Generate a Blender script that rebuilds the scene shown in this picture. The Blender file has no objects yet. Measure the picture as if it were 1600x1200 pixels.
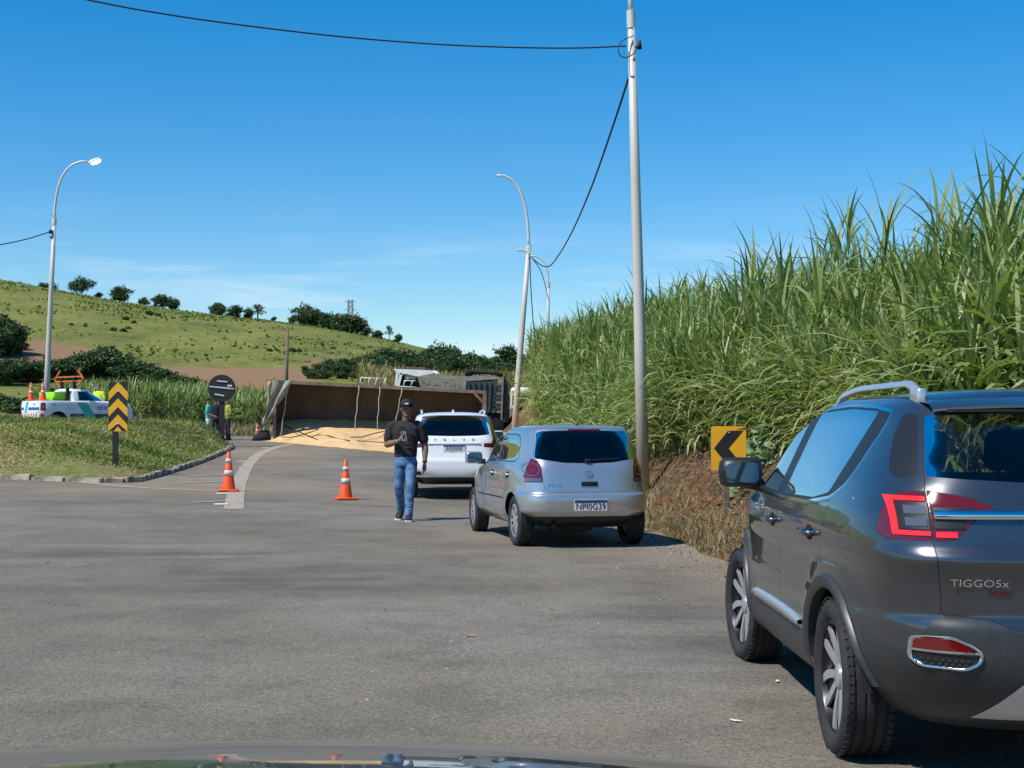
import bpy, bmesh, math, random
import numpy as np
from mathutils import Vector, Matrix, Euler

random.seed(7)
RNG = np.random.default_rng(7)
scene = bpy.context.scene
COL = scene.collection
R = math.radians

# ------------------------------------------------------------------ camera
FPX, CAMH, PITCH = 2300.0, 1.45, math.atan(65 / 2300.0)
cam_data = bpy.data.cameras.new("camera")
cam_data.sensor_width = 36.0
cam_data.lens = 36.0 * FPX / 1600.0
cam_data.clip_start = 0.05
cam_data.clip_end = 6000.0
cam = bpy.data.objects.new("camera", cam_data)
COL.objects.link(cam)
cam.location = (0, 0, CAMH)
cam.rotation_euler = (R(90) + PITCH, 0, 0)
scene.camera = cam

# ------------------------------------------------------------------ light
SUN_EL, SUN_AZ = R(54.0), R(-127.0)          # azimuth from +Y towards +X; the sun stands to the left
sun_dir = Vector((math.sin(SUN_AZ) * math.cos(SUN_EL), math.cos(SUN_AZ) * math.cos(SUN_EL), math.sin(SUN_EL)))
sd = bpy.data.lights.new("sun", 'SUN')
sd.energy = 4.6
sd.angle = R(0.55)
sd.color = (1.0, 0.955, 0.88)
sun = bpy.data.objects.new("sun", sd)
COL.objects.link(sun)
sun.location = (-20, 0, 40)
sun.rotation_euler = (-sun_dir).to_track_quat('-Z', 'Y').to_euler()

world = bpy.data.worlds.new("World")
scene.world = world
world.use_nodes = True
wn, wl = world.node_tree.nodes, world.node_tree.links
wn.clear()
wout = wn.new('ShaderNodeOutputWorld')
wbg = wn.new('ShaderNodeBackground')
wsky = wn.new('ShaderNodeTexSky')
wsky.sky_type = 'NISHITA'
wsky.sun_disc = False
wsky.sun_elevation = SUN_EL
wsky.sun_rotation = SUN_AZ
wsky.air_density = 1.0
wsky.dust_density = 0.1
wsky.ozone_density = 2.5
wsky.altitude = 700
whs = wn.new('ShaderNodeHueSaturation')
whs.inputs['Saturation'].default_value = 1.5
whs.inputs['Hue'].default_value = 0.497
wl.new(wsky.outputs[0], whs.inputs['Color'])
# thin cirrus near the horizon
wtc = wn.new('ShaderNodeTexCoord')
wsep = wn.new('ShaderNodeSeparateXYZ')
wl.new(wtc.outputs['Generated'], wsep.inputs[0])
wmap = wn.new('ShaderNodeMapping')
wmap.inputs['Scale'].default_value = (2.6, 2.6, 26.0)
wmap.inputs['Rotation'].default_value = (0.02, 0.03, 0.4)
wl.new(wtc.outputs['Generated'], wmap.inputs['Vector'])
wno = wn.new('ShaderNodeTexNoise')
wno.inputs['Scale'].default_value = 1.5
wno.inputs['Detail'].default_value = 8
wno.inputs['Roughness'].default_value = 0.62
wno.inputs['Distortion'].default_value = 0.5
wl.new(wmap.outputs[0], wno.inputs['Vector'])
wr = wn.new('ShaderNodeValToRGB')
wr.color_ramp.elements[0].position = 0.50
wr.color_ramp.elements[1].position = 0.78
wl.new(wno.outputs[0], wr.inputs[0])
wband = wn.new('ShaderNodeValToRGB')
cb = wband.color_ramp
cb.elements[0].position = 0.0; cb.elements[0].color = (.55, .55, .55, 1)
cb.elements[1].position = 0.3; cb.elements[1].color = (0, 0, 0, 1)
e = cb.elements.new(0.085); e.color = (.75, .75, .75, 1)
e = cb.elements.new(0.112); e.color = (.5, .5, .5, 1)
e = cb.elements.new(0.128); e.color = (.10, .10, .10, 1)
e = cb.elements.new(0.17); e.color = (.02, .02, .02, 1)
wl.new(wsep.outputs['Z'], wband.inputs[0])
wmul = wn.new('ShaderNodeMath'); wmul.operation = 'MULTIPLY'
wl.new(wr.outputs[0], wmul.inputs[0]); wl.new(wband.outputs[0], wmul.inputs[1])
wmix = wn.new('ShaderNodeMixRGB')
wmix.inputs[2].default_value = (5.0, 6.0, 7.0, 1)
whz = wn.new('ShaderNodeValToRGB')
whz.color_ramp.elements[0].position = 0.0; whz.color_ramp.elements[0].color = (.80, .82, .86, 1)
whz.color_ramp.elements[1].position = 0.35; whz.color_ramp.elements[1].color = (1, 1, 1, 1)
wl.new(wsep.outputs['Z'], whz.inputs[0])
whm = wn.new('ShaderNodeMixRGB'); whm.blend_type = 'MULTIPLY'; whm.inputs[0].default_value = 1.0
wl.new(whs.outputs[0], whm.inputs[1]); wl.new(whz.outputs[0], whm.inputs[2])
wl.new(wmul.outputs[0], wmix.inputs[0]); wl.new(whm.outputs[0], wmix.inputs[1])
wl.new(wmix.outputs[0], wbg.inputs[0])
wbg.inputs[1].default_value = 0.126
wl.new(wbg.outputs[0], wout.inputs[0])

vs = scene.view_settings
vs.view_transform = 'Standard'
vs.look = 'None'
vs.exposure = 0.28
vs.gamma = 1.0
vs.use_curve_mapping = False

# ------------------------------------------------------------------ pixel helpers (photo is 1600 x 1200)
_cm = Euler((R(90) + PITCH, 0, 0)).to_matrix()
def P(px, py, d):
    """world point seen at a photo pixel, at depth y = d"""
    v = _cm @ Vector(((px - 800) / FPX, -(py - 600) / FPX, -1.0))
    k = d / v.y
    return Vector((v.x * k, d, CAMH + v.z * k))
def PX(px, d):
    return (px - 800) / FPX * d

# ------------------------------------------------------------------ tagging
def tag(o, label=None, cat=None, group=None, kind=None):
    if label: o['label'] = label
    if cat: o['category'] = cat
    if group: o['group'] = group
    if kind: o['kind'] = kind
    return o
def empty(name, loc, rz=0.0):
    o = bpy.data.objects.new(name, None)
    o.empty_display_size = 0.2
    COL.objects.link(o)
    o.location = loc
    o.rotation_euler = (0, 0, rz)
    return o
def link(name, me, mat=None, parent=None, loc=None, rot=None):
    o = bpy.data.objects.new(name, me)
    COL.objects.link(o)
    if mat is not None:
        for m in (mat if isinstance(mat, (list, tuple)) else [mat]):
            me.materials.append(m)
    if parent is not None: o.parent = parent
    if loc is not None: o.location = loc
    if rot is not None: o.rotation_euler = rot
    return o
def copy_tree(o, parent=None):
    c = o.copy(); COL.objects.link(c)
    if parent is not None: c.parent = parent
    for ch in list(o.children): copy_tree(ch, c)
    return c

# ------------------------------------------------------------------ materials
MATS = {}
def principled(name, col, rough=0.6, metal=0.0, coat=0.0, spec=0.5, **kw):
    m = bpy.data.materials.new(name); m.use_nodes = True
    b = m.node_tree.nodes['Principled BSDF']
    b.inputs['Base Color'].default_value = (*col, 1)
    b.inputs['Roughness'].default_value = rough
    b.inputs['Metallic'].default_value = metal
    b.inputs['Coat Weight'].default_value = coat
    b.inputs['Coat Roughness'].default_value = 0.03
    b.inputs['Specular IOR Level'].default_value = spec
    for k, v in kw.items(): b.inputs[k.replace('_', ' ')].default_value = v
    MATS[name] = m
    return m
def nodes(m): return m.node_tree.nodes, m.node_tree.links, m.node_tree.nodes['Principled BSDF']
def noise(n, l, scale, detail=6, rough=0.55, coord='Object', stretch=None, dist=0.0):
    tc = n.new('ShaderNodeTexCoord')
    t = n.new('ShaderNodeTexNoise')
    t.inputs['Scale'].default_value = scale
    t.inputs['Detail'].default_value = detail
    t.inputs['Roughness'].default_value = rough
    t.inputs['Distortion'].default_value = dist
    if stretch:
        mp = n.new('ShaderNodeMapping'); mp.inputs['Scale'].default_value = stretch
        l.new(tc.outputs[coord], mp.inputs[0]); l.new(mp.outputs[0], t.inputs['Vector'])
    else:
        l.new(tc.outputs[coord], t.inputs['Vector'])
    return t
def ramp(n, l, src, stops):
    r = n.new('ShaderNodeValToRGB')
    while len(r.color_ramp.elements) < len(stops): r.color_ramp.elements.new(0.5)
    for e, (p, c) in zip(r.color_ramp.elements, stops):
        e.position = p
        e.color = (*c, 1) if len(c) == 3 else c
    l.new(src, r.inputs[0])
    return r
def mixc(n, l, fac, a, b, mode='MIX'):
    m = n.new('ShaderNodeMixRGB'); m.blend_type = mode
    for i, s in ((0, fac), (1, a), (2, b)):
        if isinstance(s, (int, float)): m.inputs[i].default_value = s
        elif isinstance(s, tuple): m.inputs[i].default_value = (*s, 1)
        else: l.new(s, m.inputs[i])
    return m
def bump(n, l, b, src, strength=0.3, dist=0.02):
    bp = n.new('ShaderNodeBump')
    bp.inputs['Strength'].default_value = strength
    bp.inputs['Distance'].default_value = dist
    l.new(src, bp.inputs['Height']); l.new(bp.outputs[0], b.inputs['Normal'])
def mottled(name, c1, c2, scale, rough=0.8, bumpd=0.0, detail=6, **kw):
    m = principled(name, c1, rough, **kw)
    n, l, b = nodes(m)
    t = noise(n, l, scale, detail)
    r = ramp(n, l, t.outputs[0], [(0.35, c1), (0.65, c2)])
    l.new(r.outputs[0], b.inputs['Base Color'])
    if bumpd: bump(n, l, b, t.outputs[0], 0.6, bumpd)
    return m
def glass(name, tint, ior=1.5, rough=0.0):
    m = bpy.data.materials.new(name); m.use_nodes = True
    n, l = m.node_tree.nodes, m.node_tree.links
    n.clear()
    o = n.new('ShaderNodeOutputMaterial')
    fr = n.new('ShaderNodeFresnel'); fr.inputs[0].default_value = ior
    tr = n.new('ShaderNodeBsdfTransparent'); tr.inputs[0].default_value = (*tint, 1)
    gl = n.new('ShaderNodeBsdfGlossy'); gl.inputs['Roughness'].default_value = rough
    mx = n.new('ShaderNodeMixShader')
    l.new(fr.outputs[0], mx.inputs[0]); l.new(tr.outputs[0], mx.inputs[1]); l.new(gl.outputs[0], mx.inputs[2])
    l.new(mx.outputs[0], o.inputs[0])
    MATS[name] = m
    return m
def leafmat(name, stops, trans=0.35, rough=0.5):
    """leaf material: tone attribute picks the plant colour, light passes through"""
    m = bpy.data.materials.new(name); m.use_nodes = True
    n, l = m.node_tree.nodes, m.node_tree.links
    b = n['Principled BSDF']
    b.inputs['Roughness'].default_value = rough
    b.inputs['Specular IOR Level'].default_value = 0.4
    at = n.new('ShaderNodeAttribute'); at.attribute_name = 'tone'
    r = ramp(n, l, at.outputs['Fac'], stops)
    l.new(r.outputs[0], b.inputs['Base Color'])
    tl = n.new('ShaderNodeBsdfTranslucent')
    br = n.new('ShaderNodeMixRGB'); br.blend_type = 'MULTIPLY'; br.inputs[0].default_value = 1
    br.inputs[2].default_value = (1.0, 1.15, 0.45, 1)
    l.new(r.outputs[0], br.inputs[1]); l.new(br.outputs[0], tl.inputs[0])
    mx = n.new('ShaderNodeMixShader'); mx.inputs[0].default_value = trans
    l.new(b.outputs[0], mx.inputs[1]); l.new(tl.outputs[0], mx.inputs[2])
    l.new(mx.outputs[0], n['Material Output'].inputs[0])
    MATS[name] = m
    return m

# ------------------------------------------------------------------ mesh helpers
def bm_mesh(bm, name, smooth=False, angle=None):
    bmesh.ops.recalc_face_normals(bm, faces=bm.faces)
    me = bpy.data.meshes.new(name)
    bm.to_mesh(me); bm.free()
    if smooth or angle:
        for p in me.polygons: p.use_smooth = True
        if angle: me.set_sharp_from_angle(angle=R(angle))
    return me
def add_box(bm, c, s, rz=0.0, bevel=0.0, mat=None):
    vs_ = []
    M = Matrix.Translation(Vector(c)) @ Matrix.Rotation(rz, 4, 'Z')
    if mat is not None: M = mat
    g = bmesh.ops.create_cube(bm, size=1.0)
    for v in g['verts']: v.co = M @ Vector((v.co.x * s[0], v.co.y * s[1], v.co.z * s[2]))
    if bevel > 0:
        es = list({e for v in g['verts'] for e in v.link_edges})
        bmesh.ops.bevel(bm, geom=es, offset=bevel, segments=2, affect='EDGES', profile=0.5)
def add_bar(bm, a, b, w, h=None, up=(0, 0, 1)):
    a, b = Vector(a), Vector(b); h = h or w
    d = (b - a); L = d.length; d.normalize()
    up = Vector(up)
    if abs(d.dot(up)) > .98: up = Vector((1, 0, 0))
    x = d.cross(up).normalized(); z = x.cross(d)
    M = Matrix(((x.x, d.x, z.x, 0), (x.y, d.y, z.y, 0), (x.z, d.z, z.z, 0), (0, 0, 0, 1)))
    add_box(bm, (0, 0, 0), (w, L, h), mat=Matrix.Translation((a + b) / 2) @ M)
def add_tube(bm, pts, rad, seg=10, caps=True, ell=1.0, up=None):
    pts = [Vector(p) for p in pts]
    n = len(pts)
    rads = rad if isinstance(rad, (list, tuple)) else [rad] * n
    rings = []
    prev = None
    for i in range(n):
        t = (pts[min(i + 1, n - 1)] - pts[max(i - 1, 0)]).normalized()
        if prev is None:
            u = Vector(up) if up else (Vector((0, 0, 1)) if abs(t.z) < .9 else Vector((1, 0, 0)))
            x = t.cross(u).normalized()
        else:
            x = (prev - t * prev.dot(t)).normalized()
        prev = x
        y = t.cross(x)
        rings.append([bm.verts.new(pts[i] + (x * math.cos(a) + y * math.sin(a) * ell) * rads[i])
                      for a in [2 * math.pi * k / seg for k in range(seg)]])
    for i in range(n - 1):
        for k in range(seg):
            bm.faces.new((rings[i][k], rings[i][(k + 1) % seg], rings[i + 1][(k + 1) % seg], rings[i + 1][k]))
    if caps:
        bm.faces.new(rings[0][::-1]); bm.faces.new(rings[-1])
    return rings
def add_lathe(bm, prof, seg=24, M=None, close=False):
    """prof: (r, z) list, axis z"""
    M = M or Matrix()
    rings = []
    for r, z in prof:
        if r < 1e-6: rings.append([bm.verts.new(M @ Vector((0, 0, z)))])
        else: rings.append([bm.verts.new(M @ Vector((r * math.cos(a), r * math.sin(a), z))) for a in [2 * math.pi * k / seg for k in range(seg)]])
    for i in range(len(rings) - 1):
        A, B = rings[i], rings[i + 1]
        for k in range(seg):
            k2 = (k + 1) % seg
            if len(A) == 1 and len(B) == 1: break
            if len(A) == 1: bm.faces.new((A[0], B[k], B[k2]))
            elif len(B) == 1: bm.faces.new((A[k], A[k2], B[0]))
            else: bm.faces.new((A[k], A[k2], B[k2], B[k]))
def add_stack(bm, rings, seg=16, cap=True):
    """rings: (cx, cy, cz, rx, ry[, n]) horizontal super-ellipse sections"""
    rr = []
    for r in rings:
        cx, cy, cz, rx, ry = r[:5]; n = r[5] if len(r) > 5 else 2.0
        ring = []
        for k in range(seg):
            a = 2 * math.pi * k / seg
            c, s = math.cos(a), math.sin(a)
            ring.append(bm.verts.new((cx + rx * math.copysign(abs(c) ** (2 / n), c), cy + ry * math.copysign(abs(s) ** (2 / n), s), cz)))
        rr.append(ring)
    for i in range(len(rr) - 1):
        for k in range(seg):
            bm.faces.new((rr[i][k], rr[i][(k + 1) % seg], rr[i + 1][(k + 1) % seg], rr[i + 1][k]))
    if cap:
        bm.faces.new(rr[0][::-1]); bm.faces.new(rr[-1])
def add_prism(bm, poly, M, depth):
    """poly in (u, v) extruded along w by depth, M maps (u, v, w) to space"""
    a = [bm.verts.new(M @ Vector((u, v, 0))) for u, v in poly]
    b = [bm.verts.new(M @ Vector((u, v, depth))) for u, v in poly]
    n = len(poly)
    bm.faces.new(a[::-1]); bm.faces.new(b)
    for i in range(n): bm.faces.new((a[i], a[(i + 1) % n], b[(i + 1) % n], b[i]))
def part(name, mat, parent, fn, smooth=False, angle=None, loc=None, rot=None):
    bm = bmesh.new(); fn(bm)
    return link(name, bm_mesh(bm, name, smooth, angle), mat, parent, loc, rot)
def np_mesh(name, verts, faces, tone=None, smooth=True):
    """verts (N,3), faces (M,k) numpy -> mesh, optional per-vertex tone attribute"""
    me = bpy.data.meshes.new(name)
    faces = np.asarray(faces, dtype=np.int32); k = faces.shape[1]
    me.vertices.add(len(verts)); me.vertices.foreach_set('co', np.asarray(verts, dtype=np.float32).ravel())
    me.loops.add(faces.size); me.loops.foreach_set('vertex_index', faces.ravel())
    me.polygons.add(len(faces))
    me.polygons.foreach_set('loop_start', np.arange(0, faces.size, k, dtype=np.int32))
    me.polygons.foreach_set('loop_total', np.full(len(faces), k, dtype=np.int32))
    if smooth: me.polygons.foreach_set('use_smooth', np.ones(len(faces), dtype=bool))
    me.update(calc_edges=True)
    if tone is not None:
        a = me.attributes.new('tone', 'FLOAT', 'POINT'); a.data.foreach_set('value', np.asarray(tone, dtype=np.float32))
    return me
def text_mesh(body, size, depth=0.002, name='lettering', squash=1.0, space=1.0):
    cu = bpy.data.curves.new(name, 'FONT')
    cu.body = body; cu.size = size; cu.extrude = depth; cu.align_x = 'CENTER'; cu.align_y = 'CENTER'
    cu.space_character = space; cu.resolution_u = 3
    o = bpy.data.objects.new(name, cu); COL.objects.link(o)
    dg = bpy.context.evaluated_depsgraph_get()
    me = bpy.data.meshes.new_from_object(o.evaluated_get(dg))
    bpy.data.objects.remove(o); bpy.data.curves.remove(cu)
    me.name = name
    if squash != 1.0:
        for v in me.vertices: v.co.x *= squash
    return me
def remeshed(bm, name, vox, smooth_it=4):
    me = bm_mesh(bm, name)
    o = bpy.data.objects.new(name, me); COL.objects.link(o)
    r = o.modifiers.new('r', 'REMESH'); r.mode = 'VOXEL'; r.voxel_size = vox
    s = o.modifiers.new('s', 'SMOOTH'); s.iterations = smooth_it; s.factor = 0.5
    dg = bpy.context.evaluated_depsgraph_get()
    out = bpy.data.meshes.new_from_object(o.evaluated_get(dg))
    bpy.data.objects.remove(o); bpy.data.meshes.remove(me)
    out.name = name
    for p in out.polygons: p.use_smooth = True
    return out
def smoothstep(a, b, x):
    t = np.clip((x - a) / (b - a), 0, 1)
    return t * t * (3 - 2 * t)
# ================================================================== terrain functions
_EY = np.array([-30, -10, 0, 5, 9, 12, 15, 17.3, 20, 25, 30, 40, 50, 58, 66, 80, 120, 300])
_EX = np.array([6.0, 5.5, 5.0, 4.4, 3.6, 2.85, 2.3, 2.12, 2.0, 1.45, 1.25, 0.85, 0.1, -0.5, -0.9, -1.6, -6.0, -6.0])
def edge_x(y): return np.interp(y, _EY, _EX)
_SX = np.array([-2500, -800, -400, 0, 100, 200, 300, 400, 500, 600, 700, 800, 1000, 1600, 2600])
_SY = np.array([490, 462, 446, 456, 470, 486, 498, 508, 519, 536, 558, 572, 585, 590, 590])
def vnoise(x, y, s, seed=0):
    """cheap smooth value noise"""
    x = np.asarray(x) / s + seed * 17.3; y = np.asarray(y) / s - seed * 9.1
    xi = np.floor(x); yi = np.floor(y); fx = x - xi; fy = y - yi
    fx = fx * fx * (3 - 2 * fx); fy = fy * fy * (3 - 2 * fy)
    def h(a, b):
        v = np.sin(a * 127.1 + b * 311.7 + seed * 74.7) * 43758.5453
        return v - np.floor(v)
    return (h(xi, yi) * (1 - fx) + h(xi + 1, yi) * fx) * (1 - fy) + (h(xi, yi + 1) * (1 - fx) + h(xi + 1, yi + 1) * fx) * fy
def road_z(x, y):
    x = np.asarray(x, float); y = np.asarray(y, float)
    a = np.clip(y - 20, 0, 40)
    z = 0.00045 * a * a + 0.036 * np.clip(y - 60, 0, 40) + 0.028 * np.clip(y - 100, 0, 150)
    z = z + 0.011 * (-np.clip(x, -30, 10)) * smoothstep(10, 30, y)
    return z + 0.35 * smoothstep(-13, -17, x) * smoothstep(48, 56, y)
def terrain_z(x, y):
    x = np.asarray(x, float); y = np.asarray(y, float)
    z = road_z(x, y)
    u = x - edge_x(y)
    k = 0.85 + 0.25 * smoothstep(18, 27, y)
    bank = k * 1.2 * smoothstep(.3, 2.0, u) + 0.15 * np.clip(u - 2, 0, 14)
    bank = bank + smoothstep(.2, .9, u) * (vnoise(x, y, .55, 1) - .5) * .16 + smoothstep(.2, .9, u) * (vnoise(x, y, .22, 2) - .5) * .07
    z = z + bank * smoothstep(-25, -5, y) * (1 - .9 * smoothstep(95, 150, y))
    d = np.hypot(x, y)
    px = 800 + FPX * x / np.maximum(y, 1.0)
    px = np.where(y > 1, px, np.where(x > 0, 2600, -2500))
    zc = CAMH + (665 - np.interp(px, _SX, _SY)) / FPX * 330.0
    base = 0.00045 * 1600 + 0.036 * 40 + .028 * 150
    t = np.clip((d - 115) / 215.0, 0, 1)
    s = .55 * t + .45 * t * t * (3 - 2 * t)
    w = smoothstep(20, 60, y)
    hill = (zc - base) * s * w
    hill = hill - np.clip(d - 330, 0, 900) * .06 * w + (vnoise(x, y, 40, 3) - .5) * 1.4 * smoothstep(130, 200, d) * (1 - smoothstep(270, 325, d))
    return z + hill

# ------------------------------------------------------------------ ground sheet
def build_ground():
    fine = np.arange(-24, 24.01, .12)
    coarse = np.concatenate([np.arange(-180, -24, 3.0), fine, np.arange(27, 180, 3.0)])
    ang = np.radians(coarse)
    rad = np.concatenate([[.5], np.arange(1.5, 12, .6), np.arange(12, 34, .22), np.arange(34, 70, .6), np.arange(70, 130, 2.0),
                          np.arange(130, 345, 2.6), [350, 365, 390, 430, 500, 600, 750, 950, 1300, 1800, 2600]])
    A, D = np.meshgrid(ang, rad)
    X = D * np.sin(A); Y = D * np.cos(A)
    Z = terrain_z(X, Y)
    u = X - edge_x(Y)
    Z = Z - .05 * (1 - smoothstep(-.35, .05, u)) * (1 - smoothstep(70, 75, Y)) * smoothstep(-60, -50, X)
    nr, nc = X.shape
    v = np.stack([X, Y, Z], -1).reshape(-1, 3)
    i = np.arange(nr - 1)[:, None] * nc; j = np.arange(nc)[None, :]
    j2 = (j + 1) % nc
    f = np.stack([i + j, i + j2, i + nc + j2, i + nc + j], -1).reshape(-1, 4)
    f = f[:, ::-1]
    me = np_mesh('ground', v, f)
    # soil masks: ploughed fields on the hill foot, bare cut bank beside the road
    px = 800 + FPX * X / np.maximum(Y, 1); py = 665 - FPX * (Z - CAMH) / np.maximum(Y, 1)
    wob = (vnoise(X, Y, 9, 5) - .5) * 6
    dd = np.hypot(X, Y)
    far = (dd > 120)
    f1 = smoothstep(-2, 3, (py + wob) - np.interp(px, [-300, 20, 60, 160, 190], [545, 534, 529, 544, 562])) * smoothstep(-2, 3, np.interp(px, [-300, 60, 190], [600, 572, 570]) - py) * (px < 190)
    f2 = smoothstep(-2, 3, (py + wob * .5) - np.interp(px, [205, 240, 440, 480], [570, 573, 573, 578])) * (px > 205) * smoothstep(520, 470, px)
    f3 = .6 * smoothstep(0, 10, (py + wob) - np.interp(px, [440, 480, 520, 560], [585, 556, 551, 560])) * (px > 430) * smoothstep(580, 530, px) * smoothstep(0, 10, 578 - py)
    field = np.clip(np.maximum(np.maximum(f1, f2), f3) * far, 0, 1)
    bankm = smoothstep(-.2, .25, u) * (1 - smoothstep(1.9, 2.7, u + (vnoise(X, Y, .7, 4) - .5))) * (Y < 90) * (Y > -20)
    for nm, arr in (('field', field), ('bank', bankm)):
        a = me.attributes.new(nm, 'FLOAT', 'POINT'); a.data.foreach_set('value', arr.astype(np.float32).ravel())
    m = principled('pasture', (.1, .13, .03), .95, spec=.2)
    n, l, b = nodes(m)
    t1 = noise(n, l, .09, 10, .72, stretch=(1, .55, 1))
    t2 = noise(n, l, .8, 8, .75)
    t3 = noise(n, l, 9.0, 8, .7)
    g = ramp(n, l, t1.outputs[0], [(.30, (.090, .112, .028)), (.45, (.145, .158, .036)), (.58, (.20, .195, .050)), (.72, (.24, .205, .07))])
    g2 = ramp(n, l, t2.outputs[0], [(.36, (.55, .60, .48)), (.5, (.95, .97, .88)), (.66, (1.2, 1.15, 1.0))])
    gg = mixc(n, l, 1.0, g.outputs[0], g2.outputs[0], 'MULTIPLY')
    so = ramp(n, l, t2.outputs[0], [(.3, (.20, .115, .058)), (.7, (.27, .17, .092))])
    af = n.new('ShaderNodeAttribute'); af.attribute_name = 'field'
    m1 = mixc(n, l, af.outputs['Fac'], gg.outputs[0], so.outputs[0])
    sb = ramp(n, l, t3.outputs[0], [(.36, (.05, .034, .022)), (.46, (.115, .072, .042)), (.56, (.185, .125, .075)), (.66, (.27, .205, .125))])
    sb2 = ramp(n, l, noise(n, l, 1.1, 4).outputs[0], [(.38, (1.15, .72, .52)), (.55, (1.0, .95, .88)), (.7, (.85, .9, .8))])
    sb = mixc(n, l, 1.0, sb.outputs[0], sb2.outputs[0], 'MULTIPLY')
    ab = n.new('ShaderNodeAttribute'); ab.attribute_name = 'bank'
    m2 = mixc(n, l, ab.outputs['Fac'], m1.outputs[0], sb.outputs[0])
    l.new(m2.outputs[0], b.inputs['Base Color'])
    bm_ = mixc(n, l, ab.outputs['Fac'], t2.outputs[0], t3.outputs[0])
    bump(n, l, b, bm_.outputs[0], .9, .10)
    o = link('ground', me, m)
    tag(o, kind='structure')
build_ground()

# ------------------------------------------------------------------ asphalt
def asphalt_material():
    m = principled('asphalt', (.14, .135, .125), .85, spec=.35)
    n, l, b = nodes(m)
    big = noise(n, l, .16, 5, .6)
    mid = noise(n, l, 1.1, 6, .65, dist=.3)
    fine = noise(n, l, 70, 6, .85)
    vor = n.new('ShaderNodeTexVoronoi'); vor.inputs['Scale'].default_value = 120
    tc = n.new('ShaderNodeTexCoord'); l.new(tc.outputs['Object'], vor.inputs['Vector'])
    base = ramp(n, l, big.outputs[0], [(.36, (.128, .110, .083)), (.5, (.162, .142, .111)), (.62, (.184, .170, .145))])
    md = ramp(n, l, mid.outputs[0], [(.38, (.84, .83, .82)), (.5, (1, 1, 1)), (.62, (1.09, 1.08, 1.06))])
    c1 = mixc(n, l, 1.0, base.outputs[0], md.outputs[0], 'MULTIPLY')
    fn = ramp(n, l, fine.outputs[0], [(.42, (.55, .55, .55)), (.5, (1, 1, 1)), (.60, (1.5, 1.48, 1.42))])
    c2 = mixc(n, l, 1.0, c1.outputs[0], fn.outputs[0], 'MULTIPLY')
    gr = noise(n, l, 28, 4, .8)
    grr = ramp(n, l, gr.outputs[0], [(.36, (.80, .80, .80)), (.5, (1, 1, 1)), (.64, (1.2, 1.19, 1.16))])
    c2 = mixc(n, l, 1.0, c2.outputs[0], grr.outputs[0], 'MULTIPLY')
    # worn dark tyre scuffs, drawn out along the sweep of the curve
    sep = n.new('ShaderNodeSeparateXYZ'); l.new(tc.outputs['Object'], sep.inputs[0])
    sc = noise(n, l, .55, 6, .7, stretch=(.22, 1.5, 1), dist=.4)
    sr = ramp(n, l, sc.outputs[0], [(.44, (0, 0, 0)), (.58, (1, 1, 1))])
    def dist_mask(cx, cy, rx, ry, rot):
        mp = n.new('ShaderNodeMapping'); mp.vector_type = 'TEXTURE'
        mp.inputs['Location'].default_value = (cx, cy, 0); mp.inputs['Rotation'].default_value = (0, 0, rot)
        mp.inputs['Scale'].default_value = (rx, ry, 1)
        l.new(tc.outputs['Object'], mp.inputs[0])
        s = n.new('ShaderNodeVectorMath'); s.operation = 'MULTIPLY'; s.inputs[1].default_value = (1, 1, 0)
        l.new(mp.outputs[0], s.inputs[0])
        ln = n.new('ShaderNodeVectorMath'); ln.operation = 'LENGTH'; l.new(s.outputs[0], ln.inputs[0])
        return ramp(n, l, ln.outputs['Value'], [(.25, (1, 1, 1)), (1.0, (0, 0, 0))]).outputs[0]
    mk = mixc(n, l, 1.0, dist_mask(-1.9, 13.6, 1.9, 2.4, -.55), dist_mask(-4.6, 16.8, 3.6, 1.9, -.45), 'LIGHTEN').outputs[0]
    mk = mixc(n, l, 1.0, mk, dist_mask(1.6, 9.5, 1.2, 4.0, .1), 'LIGHTEN').outputs[0]
    sm = mixc(n, l, 1.0, sr.outputs[0], mk, 'MULTIPLY')
    smf = n.new('ShaderNodeMath'); smf.operation = 'MULTIPLY'; smf.inputs[1].default_value = .5
    l.new(sm.outputs[0], smf.inputs[0])
    c3 = mixc(n, l, smf.outputs[0], c2.outputs[0], (.036, .036, .036))
    # ochre dust blown over the junction
    dn = noise(n, l, .5, 6, .65, stretch=(.6, 1.2, 1), dist=.6)
    dr = ramp(n, l, dn.outputs[0], [(.36, (.2, .2, .2)), (.62, (1, 1, 1))])
    dk = mixc(n, l, 1.0, dist_mask(-7.0, 32.0, 4.6, 6.0, .1), dist_mask(-9.5, 30.0, 7.5, 2.6, -.25), 'LIGHTEN').outputs[0]
    dk = mixc(n, l, 1.0, dk, dist_mask(-8.0, 50, 3.0, 16, .08), 'LIGHTEN').outputs[0]
    ed = n.new('ShaderNodeAttribute'); ed.attribute_name = 'edge'
    dk = mixc(n, l, 1.0, dk, ed.outputs['Fac'], 'LIGHTEN').outputs[0]
    dm = mixc(n, l, 1.0, dr.outputs[0], dk, 'MULTIPLY')
    dmf = n.new('ShaderNodeMath'); dmf.operation = 'MULTIPLY'; dmf.inputs[1].default_value = .62
    l.new(dm.outputs[0], dmf.inputs[0])
    c4 = mixc(n, l, dmf.outputs[0], c3.outputs[0], (.29, .21, .135))
    # hairline cracks
    cv = n.new('ShaderNodeTexVoronoi'); cv.feature = 'DISTANCE_TO_EDGE'; cv.inputs['Scale'].default_value = .22
    wob = noise(n, l, 1.6, 5, .6)
    add = mixc(n, l, .28, tc.outputs['Object'], wob.outputs['Color'], 'ADD')
    l.new(add.outputs[0], cv.inputs['Vector'])
    cr = ramp(n, l, cv.outputs['Distance'], [(0.0, (1, 1, 1)), (.0022, (0, 0, 0))])
    crf = n.new('ShaderNodeMath'); crf.operation = 'MULTIPLY'
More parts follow.
